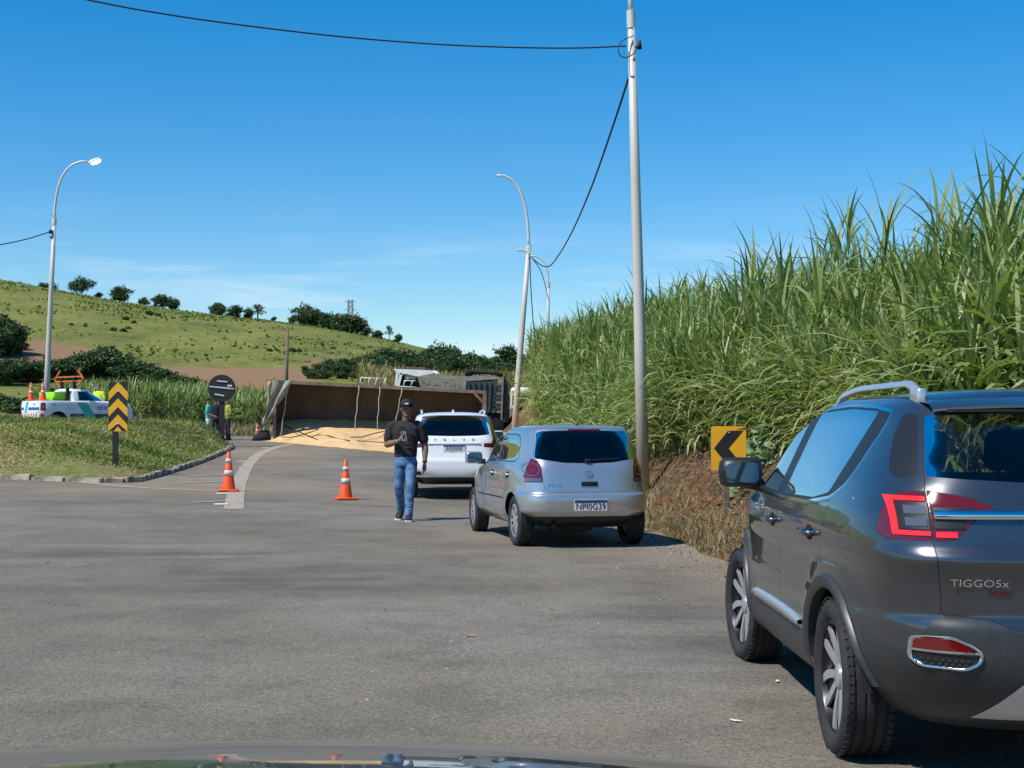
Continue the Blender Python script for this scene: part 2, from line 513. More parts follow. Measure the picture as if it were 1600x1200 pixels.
    gate = ramp(n, l, big.outputs[0], [(.50, (0, 0, 0)), (.58, (.25, .25, .25))])
    l.new(cr.outputs[0], crf.inputs[0]); l.new(gate.outputs[0], crf.inputs[1])
    c5 = mixc(n, l, crf.outputs[0], c4.outputs[0], (.05, .048, .045))
    l.new(c5.outputs[0], b.inputs['Base Color'])
    hb = mixc(n, l, .6, fine.outputs[0], vor.outputs['Distance'])
    bump(n, l, b, hb.outputs[0], .55, .006)
    return m
M_ASPHALT = asphalt_material()
def build_road():
    ys = np.concatenate([np.arange(-20, 12, 1.0), np.arange(12, 74, .5)])
    us = np.concatenate([[-46, -40, -34, -28, -24, -20, -17, -15], np.arange(-13.5, -1, .75), [-.7, -.4, -.2, -.1, 0]])
    Y, U = np.meshgrid(ys, us, indexing='ij')
    jit = (vnoise(Y, Y * 0, .6, 8) - .5) * .22 + (vnoise(Y, Y * 0, .17, 9) - .5) * .10
    X = edge_x(Y) + U + jit * (U > -.3)
    Z = road_z(X, Y) + .004 + .006 * smoothstep(0, .3, -U)
    v = np.stack([X, Y, Z], -1).reshape(-1, 3)
    nr, nc = X.shape
    i = np.arange(nr - 1)[:, None] * nc; j = np.arange(nc - 1)[None, :]
    f = np.stack([i + j, i + j + 1, i + nc + j + 1, i + nc + j], -1).reshape(-1, 4)
    me = np_mesh('road', v, f)
    a = me.attributes.new('edge', 'FLOAT', 'POINT'); a.data.foreach_set('value', smoothstep(-.95, -.05, U).astype(np.float32).ravel())
    tag(link('road', me, M_ASPHALT), kind='structure')
build_road()

# ------------------------------------------------------------------ painted markings
def paint_mat(name, col, lo, hi):
    m = principled(name, col, .75)
    n, l, b = nodes(m)
    t = noise(n, l, 3.2, 8, .75); t2 = noise(n, l, 40, 4, .7)
    mx = mixc(n, l, .45, t.outputs[0], t2.outputs[0])
    r = ramp(n, l, mx.outputs[0], [(lo, (.13, .115, .09)), (hi, col)])
    l.new(r.outputs[0], b.inputs['Base Color'])
    return m
M_PAINT = paint_mat('worn_paint', (.36, .30, .22), .30, .52)
M_PAINT2 = paint_mat('road_stud_white', (.62, .6, .52), .1, .3)
def ground_hit(px, py):
    d = 3.0
    while d < 95:
        p = P(px, py, d)
        if p.z <= float(road_z(p.x, p.y)): break
        d += .1
    p.z = float(road_z(p.x, p.y))
    return p
def marking(poly_px, width, name='road_marking', mat=None, h=.016):
    pts = [ground_hit(*q) for q in poly_px]
    # smooth resample
    out = []
    for i in range(len(pts) - 1):
        for k in range(6): out.append(pts[i].lerp(pts[i + 1], k / 6))
    out.append(pts[-1])
    for _ in range(3):
        out = [out[0]] + [(out[i - 1] + out[i] * 2 + out[i + 1]) / 4 for i in range(1, len(out) - 1)] + [out[-1]]
    bm = bmesh.new(); rows = []
    for i, p in enumerate(out):
        t = out[min(i + 1, len(out) - 1)] - out[max(i - 1, 0)]; t.z = 0; t.normalize()
        s = Vector((t.y, -t.x, 0)) * width * .5 * random.uniform(.94, 1.06)
        row = []
        for q in (p - s, p + s):
            row.append(bm.verts.new((q.x, q.y, float(road_z(q.x, q.y)) + h)))
        rows.append(row)
    for i in range(len(rows) - 1): bm.faces.new((rows[i][0], rows[i][1], rows[i + 1][1], rows[i + 1][0]))
    me = bm_mesh(bm, name)
    tag(link(name, me, mat or M_PAINT), kind='structure')
marking([(365, 797), (367, 778), (374, 752), (386, 728), (404, 710), (428, 700), (455, 695)], .34)
marking([(0, 744), (80, 750), (150, 757), (230, 764), (338, 768)], .22)
marking([(262, 757), (345, 754)], .24, h=.020)
marking([(296, 745), (352, 743)], .26, h=.020)
marking([(300, 787), (350, 784)], .20, h=.020)
for q in ((346, 790), (348, 773), (378, 722), (415, 701)):
    p = ground_hit(*q)
    def f(bm):
        add_box(bm, (0, 0, .012), (.24, .16, .024), bevel=.008)
    o = part('road_stud', M_PAINT2, None, f, loc=(p.x, p.y, float(road_z(p.x, p.y)) + .012), rot=(0, 0, .1))
    tag(o, 'small white raised road stud on the dusty junction markings', 'road stud', 'raised studs along the painted line')

# ------------------------------------------------------------------ traffic island
ISL = [(-34, 38.5), (-26, 37.2), (-18, 35.6), (-12.3, 34.1), (-9.6, 32.9), (-8.9, 32.7), (-8.45, 33.0), (-8.5, 34.0), (-8.75, 38), (-9.15, 43), (-9.6, 48), (-10.0, 52), (-10.25, 54),
       (-10.6, 55.4), (-11.3, 56), (-12.5, 55.6), (-16, 53.2), (-22, 51), (-30, 50), (-36, 49)]
def seg_dist(X, Y, poly):
    D = np.full(np.shape(X), 1e9)
    n = len(poly)
    for i in range(n):
        ax, ay = poly[i]; bx, by = poly[(i + 1) % n]
        dx, dy = bx - ax, by - ay
        t = np.clip(((X - ax) * dx + (Y - ay) * dy) / (dx * dx + dy * dy), 0, 1)
        D = np.minimum(D, np.hypot(X - ax - t * dx, Y - ay - t * dy))
    return D
def inside(X, Y, poly):
    c = np.zeros(np.shape(X), bool); n = len(poly)
    for i in range(n):
        ax, ay = poly[i]; bx, by = poly[(i + 1) % n]
        if ay == by: continue
        hit = ((ay > Y) != (by > Y)) & (X < (bx - ax) * (Y - ay) / (by - ay) + ax)
        c ^= hit
    return c
def island_z(x, y):
    d = seg_dist(np.asarray(x, float), np.asarray(y, float), ISL)
    h = .07 + .86 * smoothstep(-.08, 1.0, d / np.interp(y, [33, 45, 52, 56], [5.5, 4.0, 1.5, 1.2])) + .05 * smoothstep(0, .6, d)
    h = h + (vnoise(x, y, .5, 11) - .5) * .10 * smoothstep(.1, .8, d)
    return road_z(x, y) + h
def build_island():
    pts = []
    n = len(ISL)
    for i in range(n):
        a, b = ISL[i], ISL[(i + 1) % n]
        L = math.hypot(b[0] - a[0], b[1] - a[1]); k = max(1, int(L / .35))
        for j in range(k): pts.append((a[0] + (b[0] - a[0]) * j / k, a[1] + (b[1] - a[1]) * j / k))
    B = np.array(pts); c = np.array([-16.0, 44.0])
    fr = np.concatenate([[1.0, .99, .98, .965], np.linspace(.94, .02, 42)])
    ax_end = np.array([-28.0, 44.0])
    # shrink towards a horizontal axis segment so rings stay even
    cx = np.clip(B[:, 0], -30, -13.0); C = np.stack([cx, np.interp(cx, [-34, -13], [44, 44.5])], 1)
    V = C[None] + (B - C)[None] * fr[:, None, None]
    X, Y = V[..., 0], V[..., 1]
    Z = island_z(X, Y)
    Z[0] = road_z(X[0], Y[0]) + .10
    m = len(B)
    f = []
    i = np.arange(len(fr) - 1)[:, None] * m; j = np.arange(m)[None, :]; j2 = (j + 1) % m
    f = np.stack([i + j, i + j2, i + m + j2, i + m + j], -1).reshape(-1, 4)
    v = np.stack([X, Y, Z], -1).reshape(-1, 3)
    me = np_mesh('traffic_island', v, f)
    mt = principled('island_soil', (.12, .14, .04), .95, spec=.2)
    n_, l, b = nodes(mt)
    t = noise(n_, l, .6, 6, .7); t2 = noise(n_, l, 7, 6, .7)
    r = ramp(n_, l, t.outputs[0], [(.36, (.11, .145, .035)), (.48, (.17, .18, .06)), (.60, (.24, .19, .10))])
    r2 = ramp(n_, l, t2.outputs[0], [(.3, (.45, .42, .36)), (.6, (1.1, 1.1, 1.0))])
    mm = mixc(n_, l, 1.0, r.outputs[0], r2.outputs[0], 'MULTIPLY')
    l.new(mm.outputs[0], b.inputs['Base Color'])
    bump(n_, l, b, t2.outputs[0], .8, .05)
    o = link('traffic_island', me, mt)
    tag(o, kind='structure')
    # kerb stones
    km = mottled('kerb_concrete', (.15, .12, .09), (.42, .37, .29), 4.0, .9, .01)
    vers = []
    for q in range(4):
        bm = bmesh.new()
        add_box(bm, (0, 0, 0), (1, .17, .25))
        bmesh.ops.subdivide_edges(bm, edges=[e for e in bm.edges if abs(e.verts[0].co.x - e.verts[1].co.x) > .5], cuts=2)
        bmesh.ops.bevel(bm, geom=[e for e in bm.edges if e.is_boundary or e.calc_face_angle(0) > .5], offset=.014, segments=2, affect='EDGES')
        for v_ in bm.verts: v_.co += Vector((random.uniform(-.006, .006), random.uniform(-.012, .012), random.uniform(-.014, .014)))
        me_ = bm_mesh(bm, 'kerb_stone', angle=45); me_.materials.append(km); vers.append(me_)
    path = [(-20, 36.0), (-18, 35.6), (-12.3, 34.1), (-9.6, 32.9), (-8.9, 32.7), (-8.45, 33.0), (-8.5, 34.0), (-8.75, 38), (-9.15, 43), (-9.6, 48), (-10.0, 52), (-10.25, 54), (-10.6, 55.4), (-11.3, 56)]
    s = [0.0]
    for a, b_ in zip(path, path[1:]): s.append(s[-1] + math.hypot(b_[0] - a[0], b_[1] - a[1]))
    def at(q):
        return np.array([np.interp(q, s, [p[0] for p in path]), np.interp(q, s, [p[1] for p in path])])
    q = 0.0
    while q < s[-1] - .2:
        corner = 10.5 < q < 14.0
        L = random.uniform(.45, .6) if corner else random.uniform(.85, 1.05)
        if q + L > s[-1]: break
        a, b_ = at(q + .015), at(q + L - .015); c_ = (a + b_) / 2
        ob = link('kerb_stone', random.choice(vers), None, o)
        ob.location = (c_[0], c_[1], float(road_z(c_[0], c_[1])) + .005 + random.uniform(-.03, .015))
        ob.rotation_euler = (random.uniform(-.05, .05), random.uniform(-.015, .015), math.atan2(b_[1] - a[1], b_[0] - a[0]) + random.uniform(-.02, .02))
        ob.scale = (float(np.hypot(*(b_ - a))), 1, 1)
        q += L
    return o
ISLAND = build_island()
# ================================================================== grasses
def blades(pos, length, width, lean, az, droop, tone, seg=4, base_dir=None, fold=0.0):
    """arching leaf blades, vectorised. pos (N,3); arrays of N."""
    N = len(pos)
    t = np.linspace(0, 1, seg + 1)[None, :]
    th = lean[:, None] + droop[:, None] * t ** 1.4          # angle from vertical along the leaf
    ds = (length / seg)[:, None]
    hx = np.concatenate([np.zeros((N, 1)), np.cumsum(np.sin((th[:, 1:] + th[:, :-1]) / 2) * ds, 1)], 1)
    hz = np.concatenate([np.zeros((N, 1)), np.cumsum(np.cos((th[:, 1:] + th[:, :-1]) / 2) * ds, 1)], 1)
    ca, sa = np.cos(az)[:, None], np.sin(az)[:, None]
    cx = pos[:, 0:1] + hx * ca; cy = pos[:, 1:2] + hx * sa; cz = pos[:, 2:3] + hz
    w = width[:, None] * .5 * np.clip(np.minimum(.35 + 3.0 * t, 1.02 - t ** 2.2), 0.03, 1)
    tw = (RNG.random(N) - .5)[:, None] * 1.6 * t               # slight twist
    wx, wy, wz = -sa * np.cos(tw), ca * np.cos(tw), np.sin(tw)
    A = np.stack([cx + wx * w, cy + wy * w, cz + wz * w], -1)
    B = np.stack([cx - wx * w, cy - wy * w, cz - wz * w], -1)
    V = np.stack([A, B], 2).reshape(N, (seg + 1) * 2, 3)
    k = np.arange(seg) * 2
    f0 = np.stack([k, k + 1, k + 3, k + 2], -1)
    F = (f0[None] + (np.arange(N) * (seg + 1) * 2)[:, None, None]).reshape(-1, 4)
    T = np.repeat(tone, (seg + 1) * 2)
    return V.reshape(-1, 3), F, T
class Soup:
    def __init__(s): s.v, s.f, s.t, s.n = [], [], [], 0
    def add(s, v, f, t):
        s.v.append(v); s.f.append(f + s.n); s.t.append(t); s.n += len(v)
    def mesh(s, name):
        return np_mesh(name, np.concatenate(s.v), np.concatenate(s.f), np.concatenate(s.t))

M_CANE = leafmat('cane_leaf', [(0, (.06, .12, .026)), (.3, (.155, .225, .055)), (.6, (.28, .335, .12)), (.86, (.36, .39, .19)), (.95, (.40, .34, .20)), (1, (.40, .30, .18))], .32, .46)
M_STALK = leafmat('cane_stalk', [(0, (.10, .13, .04)), (1, (.26, .22, .10))], .0, .6)
def cane_stems(px, py, pz, H, nleaf, wide=.036, llen=(.85, 1.45), seg=5, crown=3, tone_shift=0.0):
    """leaves for stems standing at px,py,pz of height H -> (soup leaves)"""
    N = len(px)
    S = Soup()
    stem_az = RNG.random(N) * 6.283
    stem_ln = RNG.random(N) * .16
    def on_stem(h):
        return np.stack([px + np.cos(stem_az) * np.sin(stem_ln) * h, py + np.sin(stem_az) * np.sin(stem_ln) * h, pz + h], -1)
    for k in range(nleaf):
        fr = (k + .5 + (RNG.random(N) - .5) * .6) / nleaf
        h = H * (.03 + .90 * fr)
        az = k * 2.4 + RNG.random(N) * 2.0 + stem_az
        L = RNG.uniform(llen[0], llen[1], N) * (.75 + .25 * fr)
        lean = RNG.uniform(.3, .75, N)
        droop = RNG.uniform(1.4, 2.7, N) * (1.1 - .25 * fr)
        tone = np.clip(RNG.normal(.50, .23, N) + tone_shift - .0 * fr, 0, .92)
        dry = RNG.random(N) < .14 * (1 - fr) ** 1.5 + .012
        tone = np.where(dry, RNG.uniform(.93, 1, N), tone)
        S.add(*blades(on_stem(h), L, np.full(N, wide) * RNG.uniform(.8, 1.25, N), lean, az, droop, tone, seg))
    for k in range(crown):
        h = H * RNG.uniform(.86, .97, N)
        az = k * 2.1 + RNG.random(N) * 2.2 + stem_az
        L = RNG.uniform(llen[0] * .8, llen[1] * .95, N)
        S.add(*blades(on_stem(h), L, np.full(N, wide) * .9, RNG.uniform(.04, .42, N), az, RNG.uniform(.2, 1.5, N), np.clip(RNG.normal(.40, .16, N), 0, .9), seg))
    # stalk: two crossed ribbons
    for q in (0, 1.57):
        S.add(*blades(on_stem(np.zeros(N)), H * .95, np.full(N, .034), stem_ln, stem_az + q * 0, np.zeros(N), np.clip(RNG.normal(.82, .12, N), 0, 1), 2))
    return S
def cane_right():
    S = Soup()
    rows = []
    y = 9.0
    pts = []
    # front wall of the stand, dense, then the field behind it
    for (u0, u1, dens) in ((1.7, 2.5, 38), (2.5, 3.6, 20), (3.6, 6.0, 8.5), (6.0, 11.0, 3.2)):
        for (y0, y1, k) in ((7, 14, .30), (14, 31, 1.0), (31, 60, .42), (60, 92, .22)):
            n = int((u1 - u0) * (y1 - y0) * dens * k)
            yy = RNG.uniform(y0, y1, n); uu = RNG.uniform(u0, u1, n)
            uf = np.interp(yy, [8, 22, 27, 34], [1.7, 1.7, 1.25, .55])
            pts.append(np.stack([edge_x(yy) + uu + uf - 1.7, yy, uu], -1))
    p = np.concatenate(pts)
    front = 1.0 + .35 * (vnoise(p[:, 1], p[:, 1] * 0, 1.7, 21) - .5)
    p = p[p[:, 2] > 1.75 * front]
    x, y, u = p[:, 0], p[:, 1], p[:, 2]
    pxx = 800 + FPX * x / y
    keep = (pxx < 1760) & ((y < 40) | (pxx > 836 + 16 * (vnoise(y, y * 0, 3, 23) - .5)))
    x, y, u, pxx = x[keep], y[keep], u[keep], pxx[keep]
    H = 1.05 + .52 * np.clip(u - 1.8, 0, 2.6) + .75 * (vnoise(x, y, 2.6, 22) - .45) + RNG.normal(0, .16, len(x))
    H = H - .30 * (1 - smoothstep(20, 25, y)) - .28 * smoothstep(20, 25, y) + .35 * smoothstep(27, 33, y) + .70 * smoothstep(33, 44, y)
    H = np.clip(H, .6, 3.6)
    z = terrain_z(x, y) - .05
    near = y < 34
    for sel, nl, sg, wd in ((near & (u < 2.6), 11, 5, .060), (near & (u >= 2.6), 8, 5, .060), (~near, 8, 4, .075)):
        if sel.sum():
            s = cane_stems(x[sel], y[sel], z[sel], H[sel], nl, wd, seg=sg)
            for a, b, c in zip(s.v, s.f, s.t): S.add(a, b - 0 if False else b - b.min() , c)
    # a few bold tall shoots standing above the rest
    n = 36
    yy = RNG.uniform(16, 30, n); uu = RNG.uniform(2.2, 5.0, n)
    xx = edge_x(yy) + uu
    s = cane_stems(xx, yy, terrain_z(xx, yy), 1.2 + .5 * (uu - 1.8) + RNG.uniform(0, .7, n), 5, .060, (1.0, 1.6), 6, 6, -.12)
    for a, b, c in zip(s.v, s.f, s.t): S.add(a, b - b.min(), c)
    me = S.mesh('cane_stand')
    o = link('cane_stand', me, M_CANE)
    tag(o, 'tall dense green elephant grass standing on the roadside bank', 'elephant grass', kind='stuff')
    return sum(len(f) for f in S.f)
print('cane faces', cane_right())

def cane_left():
    S = Soup()
    n = 2300
    yy = RNG.uniform(68, 84, n) ; px = RNG.uniform(60, 640, n)
    xx = (px - 800) / FPX * yy
    lim = np.interp(px, [60, 120, 420, 640], [.9, 1.35, 1.3, 1.0])
    H = lim * RNG.uniform(.75, 1.15, n)
    yfront = np.interp(px, [60, 640], [68, 71])
    s = cane_stems(xx, np.maximum(yy, yfront), terrain_z(xx, yy) - .1, H, 6, .075, (.7, 1.1), 3, 3, -.05)
    for a, b, c in zip(s.v, s.f, s.t): S.add(a, b - b.min(), c)
    o = link('cane_plot', S.mesh('cane_plot'), M_CANE)
    tag(o, 'low plot of green cane growing behind the junction below the hill', 'cane', kind='stuff')
cane_left()

# dry corn strip beyond the trucks
def corn():
    S = Soup()
    n = 2600
    d = RNG.uniform(118, 160, n); px = RNG.uniform(560, 860, n)
    x = (px - 800) / FPX * d
    z = terrain_z(x, d)
    m = leafmat('dry_corn', [(0, (.10, .12, .035)), (.4, (.20, .19, .07)), (1, (.33, .24, .12))], .25, .7)
    for k in range(4):
        h = RNG.uniform(.2, 1.5, n)
        S.add(*blades(np.stack([x, d, z + h], -1), RNG.uniform(.7, 1.3, n), np.full(n, .13), RNG.uniform(.1, .7, n), RNG.random(n) * 6.28, RNG.uniform(.3, 1.8, n), np.clip(RNG.normal(.6, .25, n), 0, 1), 2))
    S.add(*blades(np.stack([x, d, z], -1), np.full(n, 2.0), np.full(n, .08), np.zeros(n), RNG.random(n) * 6.28, np.zeros(n), RNG.uniform(.5, 1, n), 2))
    tag(link('corn_field', S.mesh('corn_field'), m), 'strip of drying brown corn below the wooded ridge', 'corn', kind='stuff')
corn()

# ------------------------------------------------------------------ short grass
M_TURF = leafmat('turf', [(0, (.07, .12, .024)), (.4, (.16, .21, .046)), (.7, (.26, .27, .085)), (1, (.40, .32, .17))], .3, .6)
M_STRAW = leafmat('straw', [(0, (.10, .12, .04)), (.3, (.19, .155, .08)), (.65, (.28, .215, .125)), (1, (.38, .31, .19))], .2, .8)
def island_grass():
    S = Soup()
    n = 110000
    x = RNG.uniform(-24, -8.3, n); y = RNG.uniform(32.5, 56.2, n)
    ok = inside(x, y, ISL); x, y = x[ok], y[ok]
    d = seg_dist(x, y, ISL)
    # front apron by the corner is worn and sparse
    wear = np.exp(-((x + 10.2) ** 2 / 14 + (y - 33.5) ** 2 / 5)) + .35 * (vnoise(x, y, 1.3, 31) - .5)
    px = 800 + FPX * x / y
    ok = (d > .10) & (RNG.random(len(x)) > wear * 1.1) & (px > -60) & (RNG.random(len(x)) < np.interp(y, [33, 56], [1, .55]))
    x, y, d, wear = x[ok], y[ok], d[ok], wear[ok]
    z = island_z(x, y) - .01
    n = len(x)
    L = RNG.uniform(.06, .16, n) * (1 - .4 * np.clip(wear, 0, 1)) * (.8 + .6 * vnoise(x, y, .9, 33))
    tone = np.clip(.40 + .9 * (vnoise(x, y, 2.2, 32) - .5) + RNG.normal(0, .14, n) + .6 * np.clip(wear, 0, 1), 0, 1)
    S.add(*blades(np.stack([x, y, z], -1), L, RNG.uniform(.03, .065, n), RNG.uniform(.3, 1.2, n), RNG.random(n) * 6.28, RNG.uniform(.3, 1.5, n), tone, 2))
    tag(link('island_grass', S.mesh('island_grass'), M_TURF), 'short green weedy grass covering the traffic island mound', 'grass', kind='stuff')
island_grass()
def bank_grass():
    S = Soup()
    n = 46000
    y = RNG.uniform(10, 60, n); u = RNG.uniform(.02, 2.6, n)
    p = np.where(u < .9, .95, .38) * np.interp(y, [10, 30, 60], [1, 1, .35]) * (.2 + 1.5 * vnoise(y, u, .5, 41) ** 1.5)
    ok = RNG.random(n) < p
    y, u = y[ok], u[ok]; x = edge_x(y) + u
    n = len(x)
    tall = (u > .2) & (u < .95)
    L = np.where(tall, RNG.uniform(.12, .36, n), RNG.uniform(.06, .2, n))
    tone = np.clip(RNG.normal(.55, .25, n) - .35 * (vnoise(x, y, .8, 42) > .62), 0, 1)
    S.add(*blades(np.stack([x, y, terrain_z(x, y) - .01], -1), L, RNG.uniform(.008, .016, n), RNG.uniform(.1, 1.1, n), RNG.random(n) * 6.28, RNG.uniform(.2, 1.6, n), tone, 3))
    # fallen straw and litter on the bare bank
    n = 9000
    y = RNG.uniform(13, 34, n); u = RNG.uniform(.5, 2.6, n); x = edge_x(y) + u
    S.add(*blades(np.stack([x, y, terrain_z(x, y) + .015], -1), RNG.uniform(.1, .4, n), RNG.uniform(.008, .022, n), RNG.uniform(1.2, 1.7, n), RNG.random(n) * 6.28, RNG.uniform(-.2, .3, n), np.clip(RNG.normal(.6, .25, n), 0, 1), 2))
    tag(link('bank_grass', S.mesh('bank_grass'), M_STRAW), 'dry straw-coloured grass and litter on the red earth bank', 'dry grass', kind='stuff')
bank_grass()
def verge_far():
    S = Soup()
    n = 9000
    px = RNG.uniform(0, 640, n); y = RNG.uniform(63.5, 70, n); x = (px - 800) / FPX * y
    tone = np.clip(RNG.normal(.5, .25, n), 0, 1)
    S.add(*blades(np.stack([x, y, terrain_z(x, y)], -1), RNG.uniform(.2, .65, n), RNG.uniform(.03, .06, n), RNG.uniform(.1, .8, n), RNG.random(n) * 6.28, RNG.uniform(.3, 1.5, n), tone, 2))
    tag(link('verge_grass', S.mesh('verge_grass'), M_STRAW), 'dry tan verge grass in front of the cane plot', 'dry grass', kind='stuff')
    S = Soup()
    n = 22000
    d = RNG.uniform(150, 332, n); px = RNG.uniform(-40, 640, n); x = (px - 800) / FPX * d
    c = vnoise(x, d, 12, 51) * .6 + vnoise(x, d, 4, 52) * .4
    ok = (RNG.random(n) < .7 * smoothstep(.45, .75, c) + .03)
    x, d = x[ok], d[ok]; z = terrain_z(x, d)
    py = 665 - FPX * (z - CAMH) / d; px = 800 + FPX * x / d
    bare = ((px > 200) & (px < 500) & (py > 568)) | ((px < 195) & (py > 527))
    x, d, z = x[~bare], d[~bare], z[~bare]
    n = len(x)
    S.add(*blades(np.stack([x, d, z - .1], -1), RNG.uniform(.3, .65, n), RNG.uniform(.3, .7, n), RNG.uniform(.2, .9, n), RNG.random(n) * 6.28, RNG.uniform(.2, 1.2, n), np.clip(RNG.normal(.25, .12, n), 0, .5), 2))
    tag(link('pasture_tufts', S.mesh('pasture_tufts'), M_TURF), 'rough grass tufts scattered over the green hillside', 'grass', kind='stuff')
verge_far()

# ------------------------------------------------------------------ trees
M_BARK = mottled('bark', (.07, .05, .035), (.16, .12, .09), 3.0, .9)
M_TREE = [leafmat('tree_leaf_a', [(0, (.024, .052, .016)), (.5, (.045, .088, .024)), (1, (.080, .130, .036))], .22, .5),
          leafmat('tree_leaf_b', [(0, (.035, .066, .022)), (.5, (.065, .11, .036)), (1, (.11, .16, .055))], .25, .5)]
def tree_template(kind, w, h, trunk_h, lobes, leaves, leaf, seed):
    rg = np.random.default_rng(seed)
    bm = bmesh.new()
    top = h * .62
    wob = [(rg.normal(0, .03) * h, rg.normal(0, .03) * h) for _ in range(4)]
    pts = [(0, 0, -.3), (wob[0][0] * .3, wob[0][1] * .3, trunk_h * .5), (wob[1][0] * .6, wob[1][1] * .6, trunk_h), (wob[2][0], wob[2][1], top)]
    r0 = .035 * h
    add_tube(bm, pts, [r0 * 1.3, r0, r0 * .8, r0 * .3], 8)
    cents = []
    for i in range(lobes):
        a = 6.283 * i / lobes + rg.normal(0, .4)
        rr = w * .5 * rg.uniform(.25, .72)
        zc = trunk_h + (h - trunk_h) * rg.uniform(.08, .78)
        cents.append((math.cos(a) * rr, math.sin(a) * rr, zc, rg.uniform(.25, .37) * min(w, h)))
    cents.append((0, 0, trunk_h + (h - trunk_h) * .66, .32 * min(w, h)))
    for c in cents[:7]:
        add_tube(bm, [pts[2], ((pts[2][0] + c[0]) * .5, (pts[2][1] + c[1]) * .5, trunk_h + (c[2] - trunk_h) * .62), (c[0] * .9, c[1] * .9, c[2])], [r0 * .5, r0 * .32, r0 * .1], 6)
    trunk = bm_mesh(bm, 'trunk', smooth=True); trunk.materials.append(M_BARK)
    V, T = [], []
    for (cx, cy, cz, r) in cents:
        n = int(leaves / len(cents))
        # sub-clumps on the lobe surface
        m = 16
        q = rg.normal(size=(m, 3)); q /= np.linalg.norm(q, axis=1)[:, None]
        sub = q * r * rg.uniform(.45, 1.0, (m, 1)) * np.array([1.15, 1.15, .85])
        idx = rg.integers(0, m, n)
        off = rg.normal(size=(n, 3)) * r * .20
        c = np.array([cx, cy, cz]) + sub[idx] + off
        s = leaf * rg.uniform(.6, 1.3, n)
        nrm = rg.normal(size=(n, 3)) + np.array([0, 0, .7]); nrm /= np.linalg.norm(nrm, axis=1)[:, None]
        a = np.cross(nrm, rg.normal(size=(n, 3))); a /= np.linalg.norm(a, axis=1)[:, None] + 1e-9
        b = np.cross(nrm, a)
        V.append(np.stack([c + a * s[:, None], c + b * s[:, None] * .55, c - a * s[:, None], c - b * s[:, None] * .55], 1))
        T.append(np.repeat(np.clip(rg.normal(.5, .20, n) + rg.normal(0, .22, m)[idx], 0, 1), 4))
    V = np.concatenate(V).reshape(-1, 3); T = np.concatenate(T)
    V[:, 2] = np.maximum(V[:, 2], .05)
    F = np.arange(len(V)).reshape(-1, 4)
    crown = np_mesh('crown', V, F, T, smooth=False); crown.materials.append(M_TREE[kind])
    return trunk, crown, h, w
TT = {
    'round': [tree_template(0, 6.5, 5.6, .9, 9, 3000, .30, 101), tree_template(0, 7, 6.2, 1.0, 10, 3000, .32, 102)],
    'spread': [tree_template(0, 6.4, 5.2, 1.9, 8, 2300, .27, 103), tree_template(0, 7.0, 5.6, 2.0, 9, 2300, .27, 113)],
    'tall': [tree_template(0, 6.5, 9.5, 2.2, 12, 3600, .34, 104), tree_template(1, 7.0, 10.5, 2.6, 12, 3600, .36, 105)],
    'open': [tree_template(1, 4.5, 7.0, 3.2, 7, 800, .26, 106)],
    'bush': [tree_template(0, 4.4, 2.3, .2, 8, 1800, .22, 107), tree_template(1, 4.6, 2.0, .2, 8, 1800, .22, 108)],
}
def tree(kind, px, base_py, d, hpx, label, group=None, v=0, wide=1.0, cat='tree', solve=0):
    tr, cr, h, w = TT[kind][v % len(TT[kind])]
    if solve:
        for _ in range(900):
            if 665 - FPX * (float(terrain_z(PX(px, d), d)) - CAMH) / d <= base_py: break
            d += .4
    x = PX(px, d)
    z = float(terrain_z(x, d))
    name = {'bush': 'shrub'}.get(kind, 'tree')
    e = empty(name, (x, d, z - .15), random.uniform(0, 6.28))
    k = (hpx / FPX * d) / h
    e.scale = (k * wide, k * wide, k)
    t = link('trunk', tr, None, e); c = link('crown', cr, None, e)
    tag(e, label, cat, group)
    return e
G = 'trees along the crest of the hill'
tree('spread', 66, 447, 322, 17, 'dark spreading tree behind the curved street lamp on the bare crest', v=0)
tree('spread', 78, 450, 322, 18, 'dark tree paired with a spreading one on the bare crest behind the lamp', v=1)
tree('spread', 126, 462, 318, 29, 'dark flat-topped lone tree on the hill crest right of the lamp pole', v=1)
tree('open', 110, 472, 310, 16, 'thin scrubby tree just below the flat-topped crest tree', v=0)
tree('round', 152, 466, 320, 13, 'small round bush-like tree between the flat-topped tree and the dome', v=0)
tree('round', 186, 482, 306, 25, 'dense dark dome-shaped tree on the upper pasture', v=1, wide=1.25)
tree('spread', 223, 474, 322, 16, 'small umbrella-shaped tree with bare stem on the skyline', v=0)
tree('round', 252, 486, 312, 22, 'wide low dark tree right of the umbrella-shaped one', v=0, wide=1.3)
tree('round', 272, 488, 312, 18, 'small dark tree touching the wide low one on the skyline', v=1)
tree('round', 337, 494, 310, 20, 'round dark tree starting the skyline row above the round sign', v=0)
tree('round', 345, 500, 300, 17, 'low round tree tucked before the skyline row above the round sign', v=1)
tree('round', 367, 503, 302, 19, 'broad dark tree in the skyline row beside the pale open one', v=0, wide=1.2)
tree('round', 388, 503, 304, 17, 'dark tree at the foot of the pale open one on the skyline', v=1)
tree('open', 402, 502, 312, 25, 'pale open-crowned tree with see-through branches on the skyline', v=0, wide=1.4)
tree('round', 427, 505, 315, 9, 'tiny round tree alone on the skyline before the wood', v=0)
